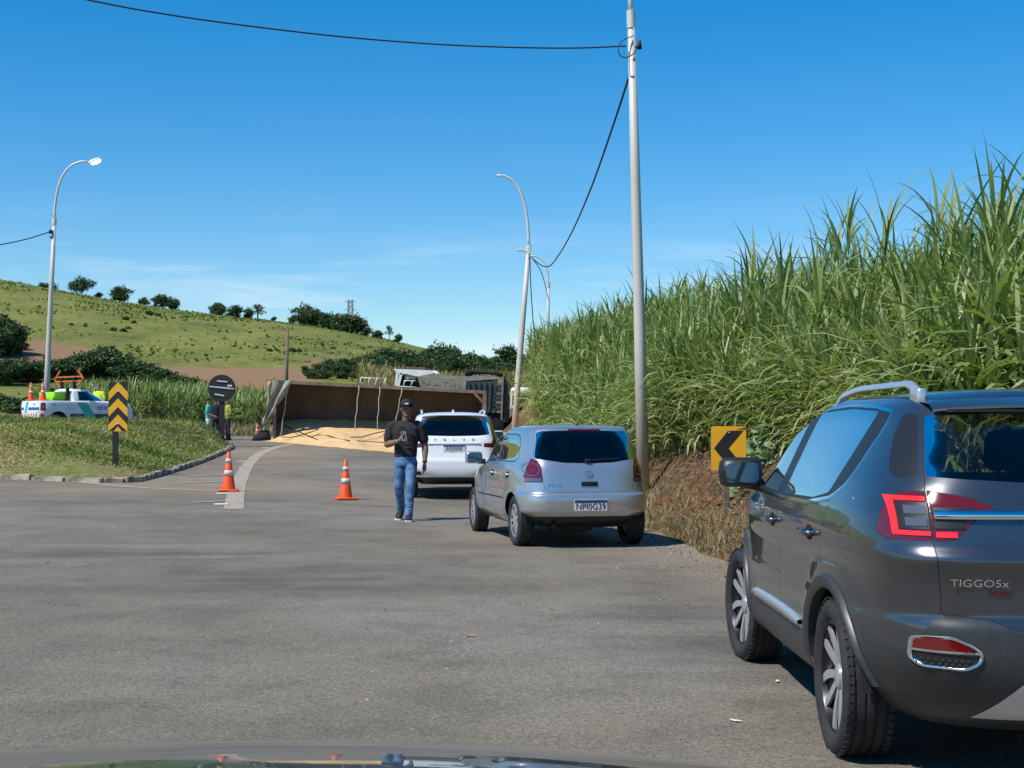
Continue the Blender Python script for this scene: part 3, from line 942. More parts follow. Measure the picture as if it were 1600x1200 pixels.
for i, (px, by, d, hp, wd) in enumerate(((458, 510, 312, 15, 1), (478, 520, 300, 33, 1.1), (492, 524, 296, 28, 1.2), (512, 527, 292, 26, 1.2), (530, 530, 290, 28, 1.3), (548, 531, 288, 30, 1.2), (558, 528, 290, 26, 1.1), (572, 533, 286, 15, 1.2), (590, 535, 286, 13, 1.2))):
    tree('round', px, by, d, hp, 'dark tree in the dense clump below the lattice pylon', 'clump of trees below the pylon', i, wd)
tree('open', 608, 528, 296, 24, 'slim lollipop-shaped tree sticking up past the pylon clump', v=0, wide=.8)
tree('round', 622, 535, 290, 14, 'round dark tree under the slim lollipop-shaped one', v=1)
# wood at the foot of the hill, behind the overturned trailer
wood_top = lambda px: float(np.interp(px, [470, 490, 510, 530, 550, 580, 600, 620, 640, 660, 690, 705, 725, 760, 780, 830, 850, 880], [566, 562, 560, 552, 556, 545, 537, 548, 546, 545, 533, 537, 546, 552, 550, 552, 540, 532]))
k = 0
for row, (d0, by) in enumerate(((150, 584), (140, 588), (132, 592))):
    for px in range(476 + row * 7, 890, 22 if row else 20):
        if row == 2 and px > 830: continue
        tp = wood_top(px) + row * random.uniform(7, 15) + random.uniform(-2, 5)
        hp = max(14, by - tp)
        tree('round' if (k % 3 or row) else 'tall', px + random.uniform(-5, 5), by, d0, hp, ['dark green tree in the back row of the wood behind the trailer', 'dark green tree in the middle of the wood behind the trailer', 'low leafy tree at the front edge of the wood behind the trailer'][row], ['back row of the wood behind the trailer', 'middle of the wood behind the trailer', 'front edge of the wood behind the trailer'][row], k, random.uniform(1.0, 1.35) * (1.15 if hp < 26 else 1.0), solve=1)
        k += 1
tree('tall', 800, 588, 140, 53, 'large dark tree behind the leaning lamp pole, taller than the wood', v=0, wide=1.15, solve=1)
tree('round', 618, 590, 136, 20, 'bright green rounded tree above the white truck cab', v=1, solve=1)
# shrubs on the left
for i, (px, by, d, hp, wd) in enumerate(((2, 552, 120, 60, 1.0), (18, 552, 120, 50, 1.0), (-14, 556, 120, 66, 1.1), (30, 546, 120, 26, 1.0))):
    tree('round', px, by, d, hp, 'dark tree of the thicket at the edge of the ploughed field', 'thicket beside the ploughed field', i, wd, solve=1)
for i, (px, by, d, hp, wd) in enumerate(((30, 592, 120, 32, 1.1), (60, 590, 122, 30, 1.2), (92, 590, 124, 30, 1.2), (118, 588, 118, 36, 1.0), (138, 588, 116, 40, 1.0), (158, 588, 114, 44, 1.0), (172, 586, 116, 46, .9), (190, 590, 112, 40, 1.1), (210, 594, 110, 32, 1.2), (232, 596, 110, 27, 1.2), (256, 598, 108, 22, 1.2), (280, 600, 108, 16, 1.3), (6, 596, 110, 36, 1.1), (304, 602, 108, 14, 1.3))):
    tree('round', px, by + 6, 100, hp + 6, 'leafy bush in the hedge behind the pickup', 'hedge of bushes behind the pickup', i, wd * 1.2, 'bush', solve=1)
for i in range(12):
    px = random.uniform(-10, 108); d = random.uniform(74, 100)
    tree('bush', px, 0, d, random.uniform(18, 30), 'low scrub bush in front of the hedge beside the lamp pole', 'scrub beside the lamp pole', i, 1.4, 'bush')
for i, (px, py, hp) in enumerate(((176, 517, 7), (192, 518, 7), (200, 514, 6), (196, 500, 7), (208, 505, 6), (232, 492, 8), (246, 494, 6), (292, 496, 4), (165, 506, 4), (420, 549, 6), (435, 549, 5), (455, 550, 8), (466, 550, 7), (110, 508, 5), (132, 510, 5), (60, 480, 4), (520, 545, 5), (300, 540, 4), (350, 530, 4), (390, 520, 4))):
    d = 150.0
    for _ in range(400):
        if 665 - FPX * (float(terrain_z(PX(px, d), d)) - CAMH) / d <= py: break
        d += .5
    tree('bush', px, py, d, hp, 'small dark shrub dotted on the open pasture slope', 'shrubs on the pasture slope', i, 1.0, 'shrub')
# ================================================================== cars
M_TYRE = mottled('tyre_rubber', (.012, .012, .013), (.03, .029, .027), 9, .78)
M_BLACK = principled('black_plastic', (.012, .012, .013), .45)
M_GAP = principled('panel_gap_black', (.004, .004, .004), .8)
M_CLAD = mottled('grey_cladding', (.028, .030, .031), (.036, .038, .039), 30, .42)
M_SILVER = principled('satin_silver', (.62, .63, .64), .30, .7)
M_CHROME = principled('chrome', (.85, .86, .88), .08, 1.0)
M_DARKALLOY = principled('dark_alloy', (.03, .031, .034), .35, .7)
M_UNDER = principled('underbody', (.01, .01, .01), .9)
M_SEAT = mottled('seat_cloth', (.02, .02, .022), (.035, .035, .037), 40, .85)
M_GLASS = glass('tinted_glass', (.30, .34, .34), 1.55)
M_GLASS_DARK = glass('dark_film_glass', (.035, .04, .045), 1.55)
M_GLASS_MID = glass('mid_film_glass', (.16, .18, .19), 1.55)
M_GLASS_LIGHT = glass('light_film_glass', (.46, .5, .5), 1.5)
M_GLASS_CLEAR = glass('clear_glass', (.8, .84, .82), 1.5)
M_MIRROR = principled('mirror_glass', (.13, .155, .18), .05, 1.0)
M_RED = principled('red_lens', (.12, .003, .005), .12, coat=1.0)
M_REDLIT = principled('red_lens_lit', (.40, .01, .008), .2, coat=1.0)
_b = M_REDLIT.node_tree.nodes['Principled BSDF']
_b.inputs['Emission Color'].default_value = (1.0, .022, .006, 1); _b.inputs['Emission Strength'].default_value = .62
M_CLEAR = principled('clear_lens', (.16, .16, .165), .15, .5, coat=1.0)
M_PLATE = principled('plate_white', (.62, .63, .63), .4)
M_PLATEBLUE = principled('plate_blue', (.01, .03, .18), .4)
M_INK = principled('ink_black', (.01, .01, .01), .5)
def paint(name, col, metal, rough=.38, dirt=(.25, .2, .14), dirty=.15):
    m = principled(name, col, rough, metal, coat=1.0)
    n, l, b = nodes(m)
    fl = noise(n, l, 900, 2, .5)
    r = ramp(n, l, fl.outputs[0], [(.3, tuple(c * .8 for c in col)), (.7, tuple(min(1, c * 1.2) for c in col))])
    d = noise(n, l, 3.0, 7, .7)
    tc = n.new('ShaderNodeTexCoord'); sp = n.new('ShaderNodeSeparateXYZ'); l.new(tc.outputs['Object'], sp.inputs[0])
    zr = ramp(n, l, sp.outputs['Z'], [(.25, (1, 1, 1)), (.75, (.12, .12, .12))])
    dr = ramp(n, l, d.outputs[0], [(.4, (0, 0, 0)), (.75, (1, 1, 1))])
    mk = mixc(n, l, 1.0, zr.outputs[0], dr.outputs[0], 'MULTIPLY')
    f = n.new('ShaderNodeMath'); f.operation = 'MULTIPLY'; f.inputs[1].default_value = dirty
    l.new(mk.outputs[0], f.inputs[0])
    c = mixc(n, l, f.outputs[0], r.outputs[0], dirt)
    l.new(c.outputs[0], b.inputs['Base Color'])
    cr = ramp(n, l, f.outputs[0], [(0, (.03, .03, .03)), (.3, (.35, .35, .35))])
    l.new(cr.outputs[0], b.inputs['Coat Roughness'])
    return m

def rounded(poly, r=.03, k=4, rs=None):
    out = []; n = len(poly)
    for i in range(n):
        p0, p, p1 = Vector(poly[i - 1][:2]), Vector(poly[i][:2]), Vector(poly[(i + 1) % n][:2])
        ri = rs[i] if rs else r
        a, b = (p0 - p), (p1 - p)
        ri = min(ri, a.length * .45, b.length * .45)
        if ri < 1e-4: out.append(tuple(p)); continue
        A, B = p + a.normalized() * ri, p + b.normalized() * ri
        for q in range(k + 1):
            t = q / k
            out.append(tuple(A.lerp(p, t).lerp(p.lerp(B, t), t)))
    return out
def circle(cx, cz, r, k=28, ry=None, a0=0, a1=2 * math.pi):
    ry = ry or r
    full = abs(a1 - a0 - 2 * math.pi) < 1e-6
    return [(cx + r * math.cos(a0 + (a1 - a0) * i / (k if full else k - 1)), cz + ry * math.sin(a0 + (a1 - a0) * i / (k if full else k - 1))) for i in range(k)]
def pin(pt, poly):
    x, y = pt; c = False; n = len(poly)
    for i in range(n):
        ax, ay = poly[i]; bx, by = poly[(i + 1) % n]
        if (ay > y) != (by > y) and x < (bx - ax) * (y - ay) / (by - ay) + ax: c = not c
    return c

def offset_poly(poly, t):
    """shrink a polygon by t"""
    n = len(poly)
    area = sum(poly[i][0] * poly[(i + 1) % n][1] - poly[(i + 1) % n][0] * poly[i][1] for i in range(n))
    sg = 1 if area > 0 else -1
    out = []
    for i in range(n):
        p0, p, p1 = Vector(poly[i - 1]), Vector(poly[i]), Vector(poly[(i + 1) % n])
        a, b = (p - p0), (p1 - p)
        if a.length < 1e-7 or b.length < 1e-7: out.append(tuple(p)); continue
        a.normalize(); b.normalize()
        na, nb = Vector((-a.y, a.x)) * sg, Vector((-b.y, b.x)) * sg
        m = (na + nb)
        k = max(.35, 1 + na.dot(nb))
        out.append(tuple(p + m * (t / k)))
    return out
class Shell:
    """half car body (y >= 0 is the left side, x forward) lofted from horizontal plan sections; polygons are cut into it and become panels"""
    def __init__(s, stations, nu=96, sub=7, xc=None, tweak=None):
        S = np.array(stations, float)              # z, b, xr, xf, nr, nf
        dz = np.abs(np.diff(S[:, 0])); db = np.abs(np.diff(S[:, 1])); dx = np.abs(np.diff(S[:, 2])) + .3 * np.abs(np.diff(S[:, 3]))
        t = np.concatenate([[0], np.cumsum(np.sqrt(dz ** 2 + db ** 2 + dx ** 2) + 1e-4)])
        tt = np.concatenate([np.linspace(t[i], t[i + 1], sub, endpoint=False) for i in range(len(t) - 1)] + [[t[-1]]])
        s.Q = np.stack([s._pchip(t, S[:, k], tt) for k in range(6)], 1)
        s.tweak = tweak
        s.xc = xc if xc is not None else 1.3
        bm = s.bm = bmesh.new()
        s.rid = bm.faces.layers.int.new('rid')
        rows = []
        for z, b, xr, xf, nr, nf in s.Q:
            pts = s.outline(z, b, xr, xf, nr, nf, nu)
            rows.append([bm.verts.new(p) for p in pts])
        for i in range(len(rows) - 1):
            for k in range(nu - 1):
                a, b_, c, d = rows[i][k], rows[i][k + 1], rows[i + 1][k + 1], rows[i + 1][k]
                bm.faces.new((a, b_, c, d))
        bmesh.ops.remove_doubles(bm, verts=bm.verts, dist=1e-5)
        bmesh.ops.dissolve_degenerate(bm, dist=1e-6, edges=bm.edges)
        bm.normal_update()
        s.regions = {0: 'body'}
        s.n = 1
    @staticmethod
    def _pchip(x, y, q):
        h = np.diff(x); d = np.diff(y) / h
        m = np.zeros_like(y)
        for i in range(1, len(y) - 1):
            if d[i - 1] * d[i] > 0:
                w1, w2 = 2 * h[i] + h[i - 1], h[i] + 2 * h[i - 1]
                m[i] = (w1 + w2) / (w1 / d[i - 1] + w2 / d[i])
        m[0], m[-1] = d[0], d[-1]
        i = np.clip(np.searchsorted(x, q, side='right') - 1, 0, len(h) - 1)
        t = (q - x[i]) / h[i]
        return (2 * t ** 3 - 3 * t ** 2 + 1) * y[i] + (t ** 3 - 2 * t ** 2 + t) * h[i] * m[i] + (-2 * t ** 3 + 3 * t ** 2) * y[i + 1] + (t ** 3 - t ** 2) * h[i] * m[i + 1]
    def half(s, x, z, b, xr, xf, nr, nf):
        xc = min(max(s.xc, xr + .2), xf - .2)
        t = np.where(x < xc, (xc - x) / (xc - xr), (x - xc) / (xf - xc))
        n = np.where(x < xc, nr, nf)
        y = b * np.clip(1 - np.clip(t, 0, 1) ** n, 0, 1) ** (1 / n)
        if s.tweak: y = y + s.tweak(x, z, y)
        return y
    def outline(s, z, b, xr, xf, nr, nf, nu):
        xc = min(max(s.xc, xr + .2), xf - .2)
        a = np.linspace(0, 1, 260)
        e = 1 - (1 - a) ** 3
        tr = e[::-1]                                    # 1 .. 0 dense at the end
        xs = np.concatenate([xc - (xc - xr) * tr, (xc + (xf - xc) * e)[1:]])
        ys = s.half(xs, z, b, xr, xf, nr, nf)
        ys[0] = 0; ys[-1] = 0
        L = np.concatenate([[0], np.cumsum(np.hypot(np.diff(xs), np.diff(ys)))])
        # spend more points on the rear half
        w = np.linspace(0, 1, nu); w = w * (.72 + .28 * w)
        q = w * L[-1]
        return [(float(np.interp(k, L, xs)), float(np.interp(k, L, ys)), float(z)) for k in q]
    def side_y(s, x, z):
        zz = s.Q[:, 0]
        i = int(np.clip(np.searchsorted(zz, z) - 1, 0, len(zz) - 2)); t = (z - zz[i]) / max(1e-6, zz[i + 1] - zz[i])
        q = s.Q[i] * (1 - t) + s.Q[i + 1] * t
        return float(s.half(np.array([x]), z, *q[1:])[0])
    def rear_x(s, y, z):
        zz = s.Q[:, 0]
        i = int(np.clip(np.searchsorted(zz, z) - 1, 0, len(zz) - 2)); t = (z - zz[i]) / max(1e-6, zz[i + 1] - zz[i])
        q = s.Q[i] * (1 - t) + s.Q[i + 1] * t
        lo, hi = q[2], s.xc
        for _ in range(40):
            m = (lo + hi) / 2
            if float(s.half(np.array([m]), z, *q[1:])[0]) < abs(y): lo = m
            else: hi = m
        return lo
    def ok(s, co, proj, lim):
        if proj == 's': return True if lim is None else co.x > lim
        if proj == 'f': return co.x > (lim if lim is not None else 1.0)
        return co.x < (lim if lim is not None else .25)
    def cut(s, name, poly, proj='s', lim=None, inset=0.0, gap='gap'):
        """cut polygon; faces inside take the region name; optional inset border takes the region `gap`"""
        bm = s.bm
        if inset > 0:
            s.cut(gap, poly, proj, lim)
            return s.cut(name, offset_poly(poly, inset), proj, lim)
        ia = 0 if proj == 's' else 1
        us = [p[0] for p in poly]; zs = [p[1] for p in poly]
        lo = (min(us) - .02, min(zs) - .02); hi = (max(us) + .02, max(zs) + .02)
        def near(f, l2, h2):
            c = f.calc_center_median()
            if not s.ok(c, proj, lim): return False
            fu = [v.co[ia] for v in f.verts]; fz = [v.co.z for v in f.verts]
            return max(fu) >= l2[0] and min(fu) <= h2[0] and max(fz) >= l2[1] and min(fz) <= h2[1]
        cand = [f for f in bm.faces if near(f, lo, hi)]
        n = len(poly)
        for i in range(n):
            a, b = poly[i], poly[(i + 1) % n]
            dx, dz = b[0] - a[0], b[1] - a[1]
            if dx * dx + dz * dz < 1e-10: continue
            l2 = (min(a[0], b[0]) - .004, min(a[1], b[1]) - .004); h2 = (max(a[0], b[0]) + .004, max(a[1], b[1]) + .004)
            cand = [f for f in cand if f.is_valid]
            fs = [f for f in cand if near(f, l2, h2)]
            if not fs: continue
            geom = list({v for f in fs for v in f.verts}) + list({e for f in fs for e in f.edges}) + fs
            no = (dz, 0, -dx) if proj == 's' else (0, dz, -dx)
            co = (a[0], 0, a[1]) if proj == 's' else (0, a[0], a[1])
            r = bmesh.ops.bisect_plane(bm, geom=geom, dist=1e-6, plane_co=co, plane_no=no)
            new = {f for el in r['geom'] if isinstance(el, bmesh.types.BMFace) for f in [el]}
            newf = [f for f in new if f.is_valid]
            cand = list(set([f for f in cand if f.is_valid]) | set(newf))
        ins = []
        for f in cand:
            if not f.is_valid: continue
            c = f.calc_center_median()
            if s.ok(c, proj, lim) and pin((c[ia], c.z), poly): ins.append(f)
        rid = s.n; s.n += 1; s.regions[rid] = name
        for f in ins: f[s.rid] = rid
        return rid
    def delete(s, name):
        fs = [f for f in s.bm.faces if s.regions[f[s.rid]] == name]
        bmesh.ops.delete(s.bm, geom=fs, context='FACES')
    def push(s, name, vec):
        vs_ = {v for f in s.bm.faces if s.regions[f[s.rid]] == name for v in f.verts if all(s.regions[g[s.rid]] == name for g in v.link_faces)}
        for v in vs_: v.co += Vector(vec)
    def emit(s, mats, parent, names, subs=None, both_merge=('body', 'gap')):
        """make objects. regions crossing the centre line (listed in names with '=') are merged left+right; others become a left and a right part"""
        bm = s.bm
        bm.normal_update()
        out = {}
        groups = {}
        for f in bm.faces: groups.setdefault(s.regions[f[s.rid]], []).append(f)
        for reg, fs in groups.items():
            nm, merge = names.get(reg, (reg, False))
            vid, co, no = {}, [], []
            faces = []
            for f in fs:
                idx = []
                for v in f.verts:
                    if v.index not in vid or True:
                        k = vid.get(v)
                        if k is None:
                            k = vid[v] = len(co); co.append(v.co.copy()); no.append(v.normal.copy())
                    idx.append(k)
                faces.append(idx)
            for v, k in vid.items():                   # keep the centre seam smooth
                if abs(co[k].y) < 1e-4: no[k].y = 0; no[k].normalize()
            def mk(sides):
                C, N, F = [], [], []
                for sg in sides:
                    o = len(C)
                    C += [(c.x, c.y * sg, c.z) for c in co]; N += [(q.x, q.y * sg, q.z) for q in no]
                    F += [[i + o for i in (f if sg > 0 else f[::-1])] for f in faces]
                me = bpy.data.meshes.new(nm); me.from_pydata(C, [], F); me.update()
                for p in me.polygons: p.use_smooth = True
                me.normals_split_custom_set_from_vertices(N)
                return link(nm, me, mats[reg], None)
            for sides in (((1, -1),) if merge else ((1,), (-1,))):
                o = mk(sides)
                out.setdefault(reg, []).append(o)
        s.bm.free()
        for reg, obs in out.items():
            host = (subs or {}).get(reg)
            for i, o in enumerate(obs):
                if host and host in out: o.parent = out[host][min(i, len(out[host]) - 1)]
                else: o.parent = parent
        return out
def flip_check(s):
    pass

def wheel_parts(parent, x, y, r, rw, rim_r, style, side, steer=0.0):
    """a wheel at (x, y); side +1 = left"""
    w = empty('wheel', (x, y, r))
    w.parent = parent
    w.rotation_euler = (0, 0, steer)
    Mx = Matrix.Rotation(-math.pi / 2 * side, 4, 'X')           # lathe axis z -> outward (+y for left)
    def tyre(bm):
        hw = rw / 2
        pr = [(rim_r - .004, -hw * .80), (rim_r + .02, -hw * .98), ((r + rim_r) / 2, -hw * 1.03), (r - .03, -hw * .99), (r - .008, -hw * .86)]
        g = [-.62, -.2, .2, .62]
        for q in g:
            pr += [(r, hw * (q - .07)), (r - .008, hw * (q - .05)), (r - .008, hw * (q + .05)), (r, hw * (q + .07))]
        pr += [(r - .008, hw * .86), (r - .03, hw * .99), ((r + rim_r) / 2 + .01, hw * 1.03), ((r + rim_r) / 2 - .005, hw * 1.045), (rim_r + .02, hw * .98), (rim_r - .004, hw * .80)]
        add_lathe(bm, pr, 48, Mx)
        if style == 'blade':
            for k in range(56):                                  # shoulder blocks
                a = 2 * math.pi * k / 56
                for sgn in (-1, 1):
                    c = Vector((math.cos(a) * (r - .001), math.sin(a) * (r - .001), sgn * hw * .80))
                    M = Mx @ Matrix.Translation(c) @ Matrix.Rotation(a, 4, 'Z')
                    add_box(bm, (0, 0, 0), (.004, .030, hw * .26), mat=M)
    part('tyre', M_TYRE, w, tyre, angle=35)
    hw = rw / 2
    def barrel(bm):
        add_lathe(bm, [(rim_r, hw * .82), (rim_r - .008, hw * .84), (rim_r - .014, hw * .70), (rim_r - .03, hw * .2), (rim_r - .035, -hw * .7), (.0, -hw * .7)], 40, Mx)
        add_lathe(bm, [(0, hw * .1), (.14, hw * .1), (.14, hw * .02), (0, hw * .02)], 32, Mx)      # brake disc
    part('rim_barrel', M_DARKALLOY, w, barrel, angle=35)
    if style == 'blade':                                         # five pairs of swept two-tone blades
        def spokes(bm, dark):
            for k in range(5):
                for q in (-1, 1):
                    a0 = 2 * math.pi * k / 5 + .3
                    segs = 6
                    A, B = [], []
                    for i in range(segs + 1):
                        t = i / segs
                        rr = .045 + (rim_r - .012 - .045) * t
                        cen = a0 + q * (.24 + .06 * math.sin(t * 3.0)) + .16 * t
                        wd = (.030 + .016 * math.sin(t * 2.4)) / max(rr, .07) * (.85 if not dark else 1.0)
                        z0 = hw * (.56 + .22 * t) - (.016 if dark else 0)
                        l_, r_ = cen - wd * .5, cen + wd * .5
                        if dark:
                            if q > 0: l_, r_ = cen - wd * 1.25, cen - wd * .25
                            else: l_, r_ = cen + wd * .25, cen + wd * 1.25
                        A.append((rr * math.cos(l_), rr * math.sin(l_), z0)); B.append((rr * math.cos(r_), rr * math.sin(r_), z0))
                    dz = .012
                    for i in range(segs):
                        top = [Vector(p) for p in (A[i], B[i], B[i + 1], A[i + 1])]
                        bot = [p - Vector((0, 0, dz)) for p in top]
                        vt = [bm.verts.new(Mx @ p) for p in top]; vb = [bm.verts.new(Mx @ p) for p in bot]
                        bm.faces.new(vt); bm.faces.new(vb[::-1])
                        for e in range(4): bm.faces.new((vt[e], vb[e], vb[(e + 1) % 4], vt[(e + 1) % 4]))
        part('spokes', M_SILVER, w, lambda bm: spokes(bm, False))
        part('spoke_inlays', M_DARKALLOY, w, lambda bm: spokes(bm, True))
        part('hub_cap', M_SILVER, w, lambda bm: add_lathe(bm, [(0, hw * .72), (.03, hw * .72), (.05, hw * .66), (.055, hw * .4)], 20, Mx), angle=30)
    else:                                                        # silver trim with many paired slots
        n = {'trim': 9, 'ten': 10}[style]
        def face(bm):
            add_lathe(bm, [(rim_r - .002, hw * .84), (rim_r - .022, hw * .90), (rim_r - .030, hw * .84)], 40, Mx)
            for k in range(n):
                a = 2 * math.pi * k / n
                for i in range(4):
                    r0, r1 = .045 + (rim_r - .07) * i / 4, .045 + (rim_r - .07) * (i + 1) / 4
                    w0, w1 = .030 + .016 * i / 4, .030 + .016 * (i + 1) / 4
                    z0, z1 = hw * (.80 + .08 * math.sin(math.pi * i / 4)), hw * (.80 + .08 * math.sin(math.pi * (i + 1) / 4))
                    pts = [(r0, -w0 / 2, z0), (r1, -w1 / 2, z1), (r1, w1 / 2, z1), (r0, w0 / 2, z0)]
                    Rz = Matrix.Rotation(a, 4, 'Z')
                    vt = [bm.verts.new(Mx @ Rz @ Vector(p)) for p in pts]; vb = [bm.verts.new(Mx @ Rz @ (Vector(p) - Vector((0, 0, .016)))) for p in pts]
                    bm.faces.new(vt)
                    for e in range(4): bm.faces.new((vt[e], vb[e], vb[(e + 1) % 4], vt[(e + 1) % 4]))
            add_lathe(bm, [(0, hw * .88), (.035, hw * .88), (.055, hw * .80), (.06, hw * .6)], 20, Mx)
        part('wheel_trim', M_SILVER, w, face, angle=40)
    return w
def arch_liner(parent, x, y_in, y_out, r):
    def f(bm):
        k = 18
        for i in range(k):
            a0, a1 = math.pi * i / k, math.pi * (i + 1) / k
            p = [(x + r * math.cos(a), yy, .34 + r * math.sin(a)) for a, yy in ((a0, y_in), (a1, y_in), (a1, y_out), (a0, y_out))]
            bm.faces.new([bm.verts.new(q) for q in p])
        c = [bm.verts.new((x + r * math.cos(math.pi * i / k), y_in, .34 + r * math.sin(math.pi * i / k))) for i in range(k + 1)]
        bm.faces.new(c)
    return part('wheel_arch_liner', M_UNDER, parent, f)
def seats(parent, rows, zb, hw=.36):
    for (x, ys) in rows:
        for y in ys:
            def f(bm):
                Mt = Matrix.Translation((x, y, zb)) @ Matrix.Rotation(-.25, 4, 'Y')
                add_box(bm, (0, 0, 0), (.13, .48, .62), bevel=.05, mat=Mt @ Matrix.Translation((0, 0, .28)))
                add_box(bm, (0, 0, 0), (.10, .27, .19), bevel=.045, mat=Mt @ Matrix.Translation((-.0, 0, .74)))
                add_box(bm, (0, 0, 0), (.50, .50, .16), bevel=.05, mat=Matrix.Translation((x + .26, y, zb - .02)))
                for q in (-.06, .06): add_box(bm, (0, 0, 0), (.014, .014, .16), mat=Mt @ Matrix.Translation((0, q, .62)))
            part('seat', M_SEAT, parent, f, angle=40)
def plate(parent, loc, rot, txt, w=.40, h=.13):
    p = part('number_plate', M_PLATE, parent, lambda bm: add_box(bm, (0, 0, 0), (w, h, .006), bevel=.002), loc=loc, rot=rot)
    part('plate_band', M_PLATEBLUE, p, lambda bm: add_box(bm, (0, h * .36, .004), (w * .985, h * .24, .003)))
    t = link('plate_lettering', text_mesh(txt, h * .80, .0015, squash=.92, space=1.02), M_INK, p); t.location = (0, -h * .13, .0050)
    return p
REARROT = (R(90), 0, R(-90))         # text facing backwards (-x), upright; its right is -y
# ------------------------------------------------------------------ dark grey SUV on the right
def build_suv():
    root = empty('car', (0, 0, 0))
    M_P = paint('graphite_paint', (.105, .112, .125), .85, .30, dirty=.06)
    WB, RW = 2.63, .345
    flare = lambda x, z, y: .018 * np.exp(-((np.hypot(x - 0, z - .345) - .46) / .09) ** 2) * (z < .85) + .018 * np.exp(-((np.hypot(x - WB, z - .345) - .46) / .09) ** 2) * (z < .85)
    ST = [(.24, .78, -.66, 3.22, 3.6, 3), (.30, .85, -.78, 3.36, 3.8, 3), (.40, .885, -.86, 3.43, 4.2, 3), (.55, .895, -.90, 3.46, 5.2, 3), (.66, .898, -.895, 3.46, 5.4, 3), (.72, .892, -.872, 3.45, 5.6, 3),
          (.82, .890, -.875, 3.44, 6.2, 3), (.885, .902, -.892, 3.43, 6.5, 3), (.93, .908, -.905, 3.41, 6.8, 3), (.985, .908, -.872, 3.37, 7, 3), (1.05, .896, -.858, 3.20, 7, 3), (1.10, .882, -.846, 2.75, 7, 3.2), (1.14, .866, -.834, 2.32, 7, 3.6),
          (1.19, .844, -.812, 2.14, 7, 4), (1.30, .796, -.762, 1.86, 6, 4.4), (1.42, .742, -.700, 1.50, 6, 4.6), (1.50, .702, -.650, 1.22, 6, 4.6), (1.545, .668, -.605, 1.04, 5.6, 4.4), (1.575, .622, -.56, .90, 4.6, 4), (1.594, .53, -.50, .75, 4, 3.6), (1.604, .38, -.36, .60, 3.4, 3.2), (1.610, .18, -.1, .45, 3, 3), (1.612, 0.0, .1, .4, 3, 3)]
    S = Shell(ST, nu=120, sub=6, xc=1.35, tweak=flare)
    # side glass: one dark graphic with two panes
    belt = [(2.20, 1.085), (1.5, 1.075), (.5, 1.085), (.08, 1.125), (-.10, 1.19), (-.27, 1.47), (-.26, 1.518), (.0, 1.540), (.5, 1.552), (.95, 1.540), (1.25, 1.485), (1.7, 1.320)]
    S.cut('window_frame', rounded(belt, .05, 3), 's', inset=.012, gap='chrome')
    S.cut('front_window', rounded([(2.02, 1.115), (1.29, 1.105), (1.22, 1.512), (1.30, 1.45), (1.68, 1.300)], .03, 3), 's')
    S.cut('rear_window', rounded([(1.10, 1.105), (.40, 1.115), (.13, 1.15), (-.10, 1.512), (.4, 1.528), (1.03, 1.515)], .03, 3), 's')
    # doors
    S.cut('front_door', [(2.13, .38), (2.24, .6), (2.27, 1.075), (2.20, 1.083), (1.18, 1.066), (1.16, .38)], 's', inset=.0032)
    S.cut('rear_door', [(1.155, .38), (1.175, 1.066), (.5, 1.075), (.06, 1.118), (.055, .98), (.20, .82), (.36, .72), (.42, .60), (.46, .38)], 's', inset=.0032)
    S.cut('fuel_flap', circle(-.30, .965, .075, 22, .078), 's', inset=.0028)
    # lower cladding on sills and bumper
    S.cut('sill', [(2.28, .20), (2.28, .44), (2.2, .47), (.5, .47), (.42, .44), (.42, .20)], 's')
    S.cut('rear_bumper', [(-.44, .62), (-.40, .36), (-.40, .18), (-1.2, .18), (-1.2, .56), (-.62, .575)], 's')
    S.cut('rear_bumper', [(-.1, .18), (.70, .18), (.845, .45), (.80, .575), (.74, .58), (.70, .635), (.655, .70), (.60, .715), (.46, .70), (.36, .66), (.28, .645), (-.1, .645)], 'r', -.3)
    S.cut('skid_plate', [(-.1, .30), (.50, .30), (.34, .46), (.30, .475), (-.1, .475)], 'r', -.3, inset=.004)
    # wheel arches
    for wx in (0.0, WB):
        S.cut('arch', circle(wx, .345, .395, 30), 's')
    S.delete('arch')
    # tailgate, rear glass, lamps
    S.cut('tail_lamp', rounded([(-.60, 1.165), (-.66, 1.19), (-1.3, 1.215), (-1.3, 1.003), (-.69, 1.003), (-.61, 1.03)], .012, 2), 's', inset=.003)
    S.cut('tailgate', [(-.1, .648), (.285, .648), (.36, .665), (.46, .705), (.60, .718), (.632, .72), (.635, .80), (.658, .93), (.664, 1.00), (.672, 1.195), (.66, 1.25), (.612, 1.50), (.55, 1.53), (-.1, 1.545)], 'r', -.2, inset=.0035)
    S.cut('pillar_black', rounded([(.745, 1.24), (.674, 1.245), (.619, 1.50), (.655, 1.50), (.700, 1.40), (.745, 1.27)], .02, 3), 'r', -.1)
    S.cut('rear_glass', [(-.1, 1.222), (.30, 1.228), (.56, 1.242), (.652, 1.25), (.606, 1.49), (.3, 1.50), (-.1, 1.505)], 'r', -.2)
    S.cut('windshield', rounded([(-.1, 1.175), (.60, 1.175), (.70, 1.20), (.585, 1.49), (.50, 1.515), (-.1, 1.535)], .03, 2), 'f', 1.0)
    # tail lamp: dark lens cluster wrapping the corner
    lampside = [(-.60, 1.165), (-1.2, 1.205), (-1.2, 1.005), (-.70, 1.005), (-.64, 1.03)]
    S.cut('tailgate_lamp', rounded([(.660, 1.003), (.60, 1.003), (.555, 1.03), (.50, 1.085), (.43, 1.122), (.44, 1.142), (.52, 1.172), (.665, 1.197)], .006, 1), 'r', -.4, inset=.003)
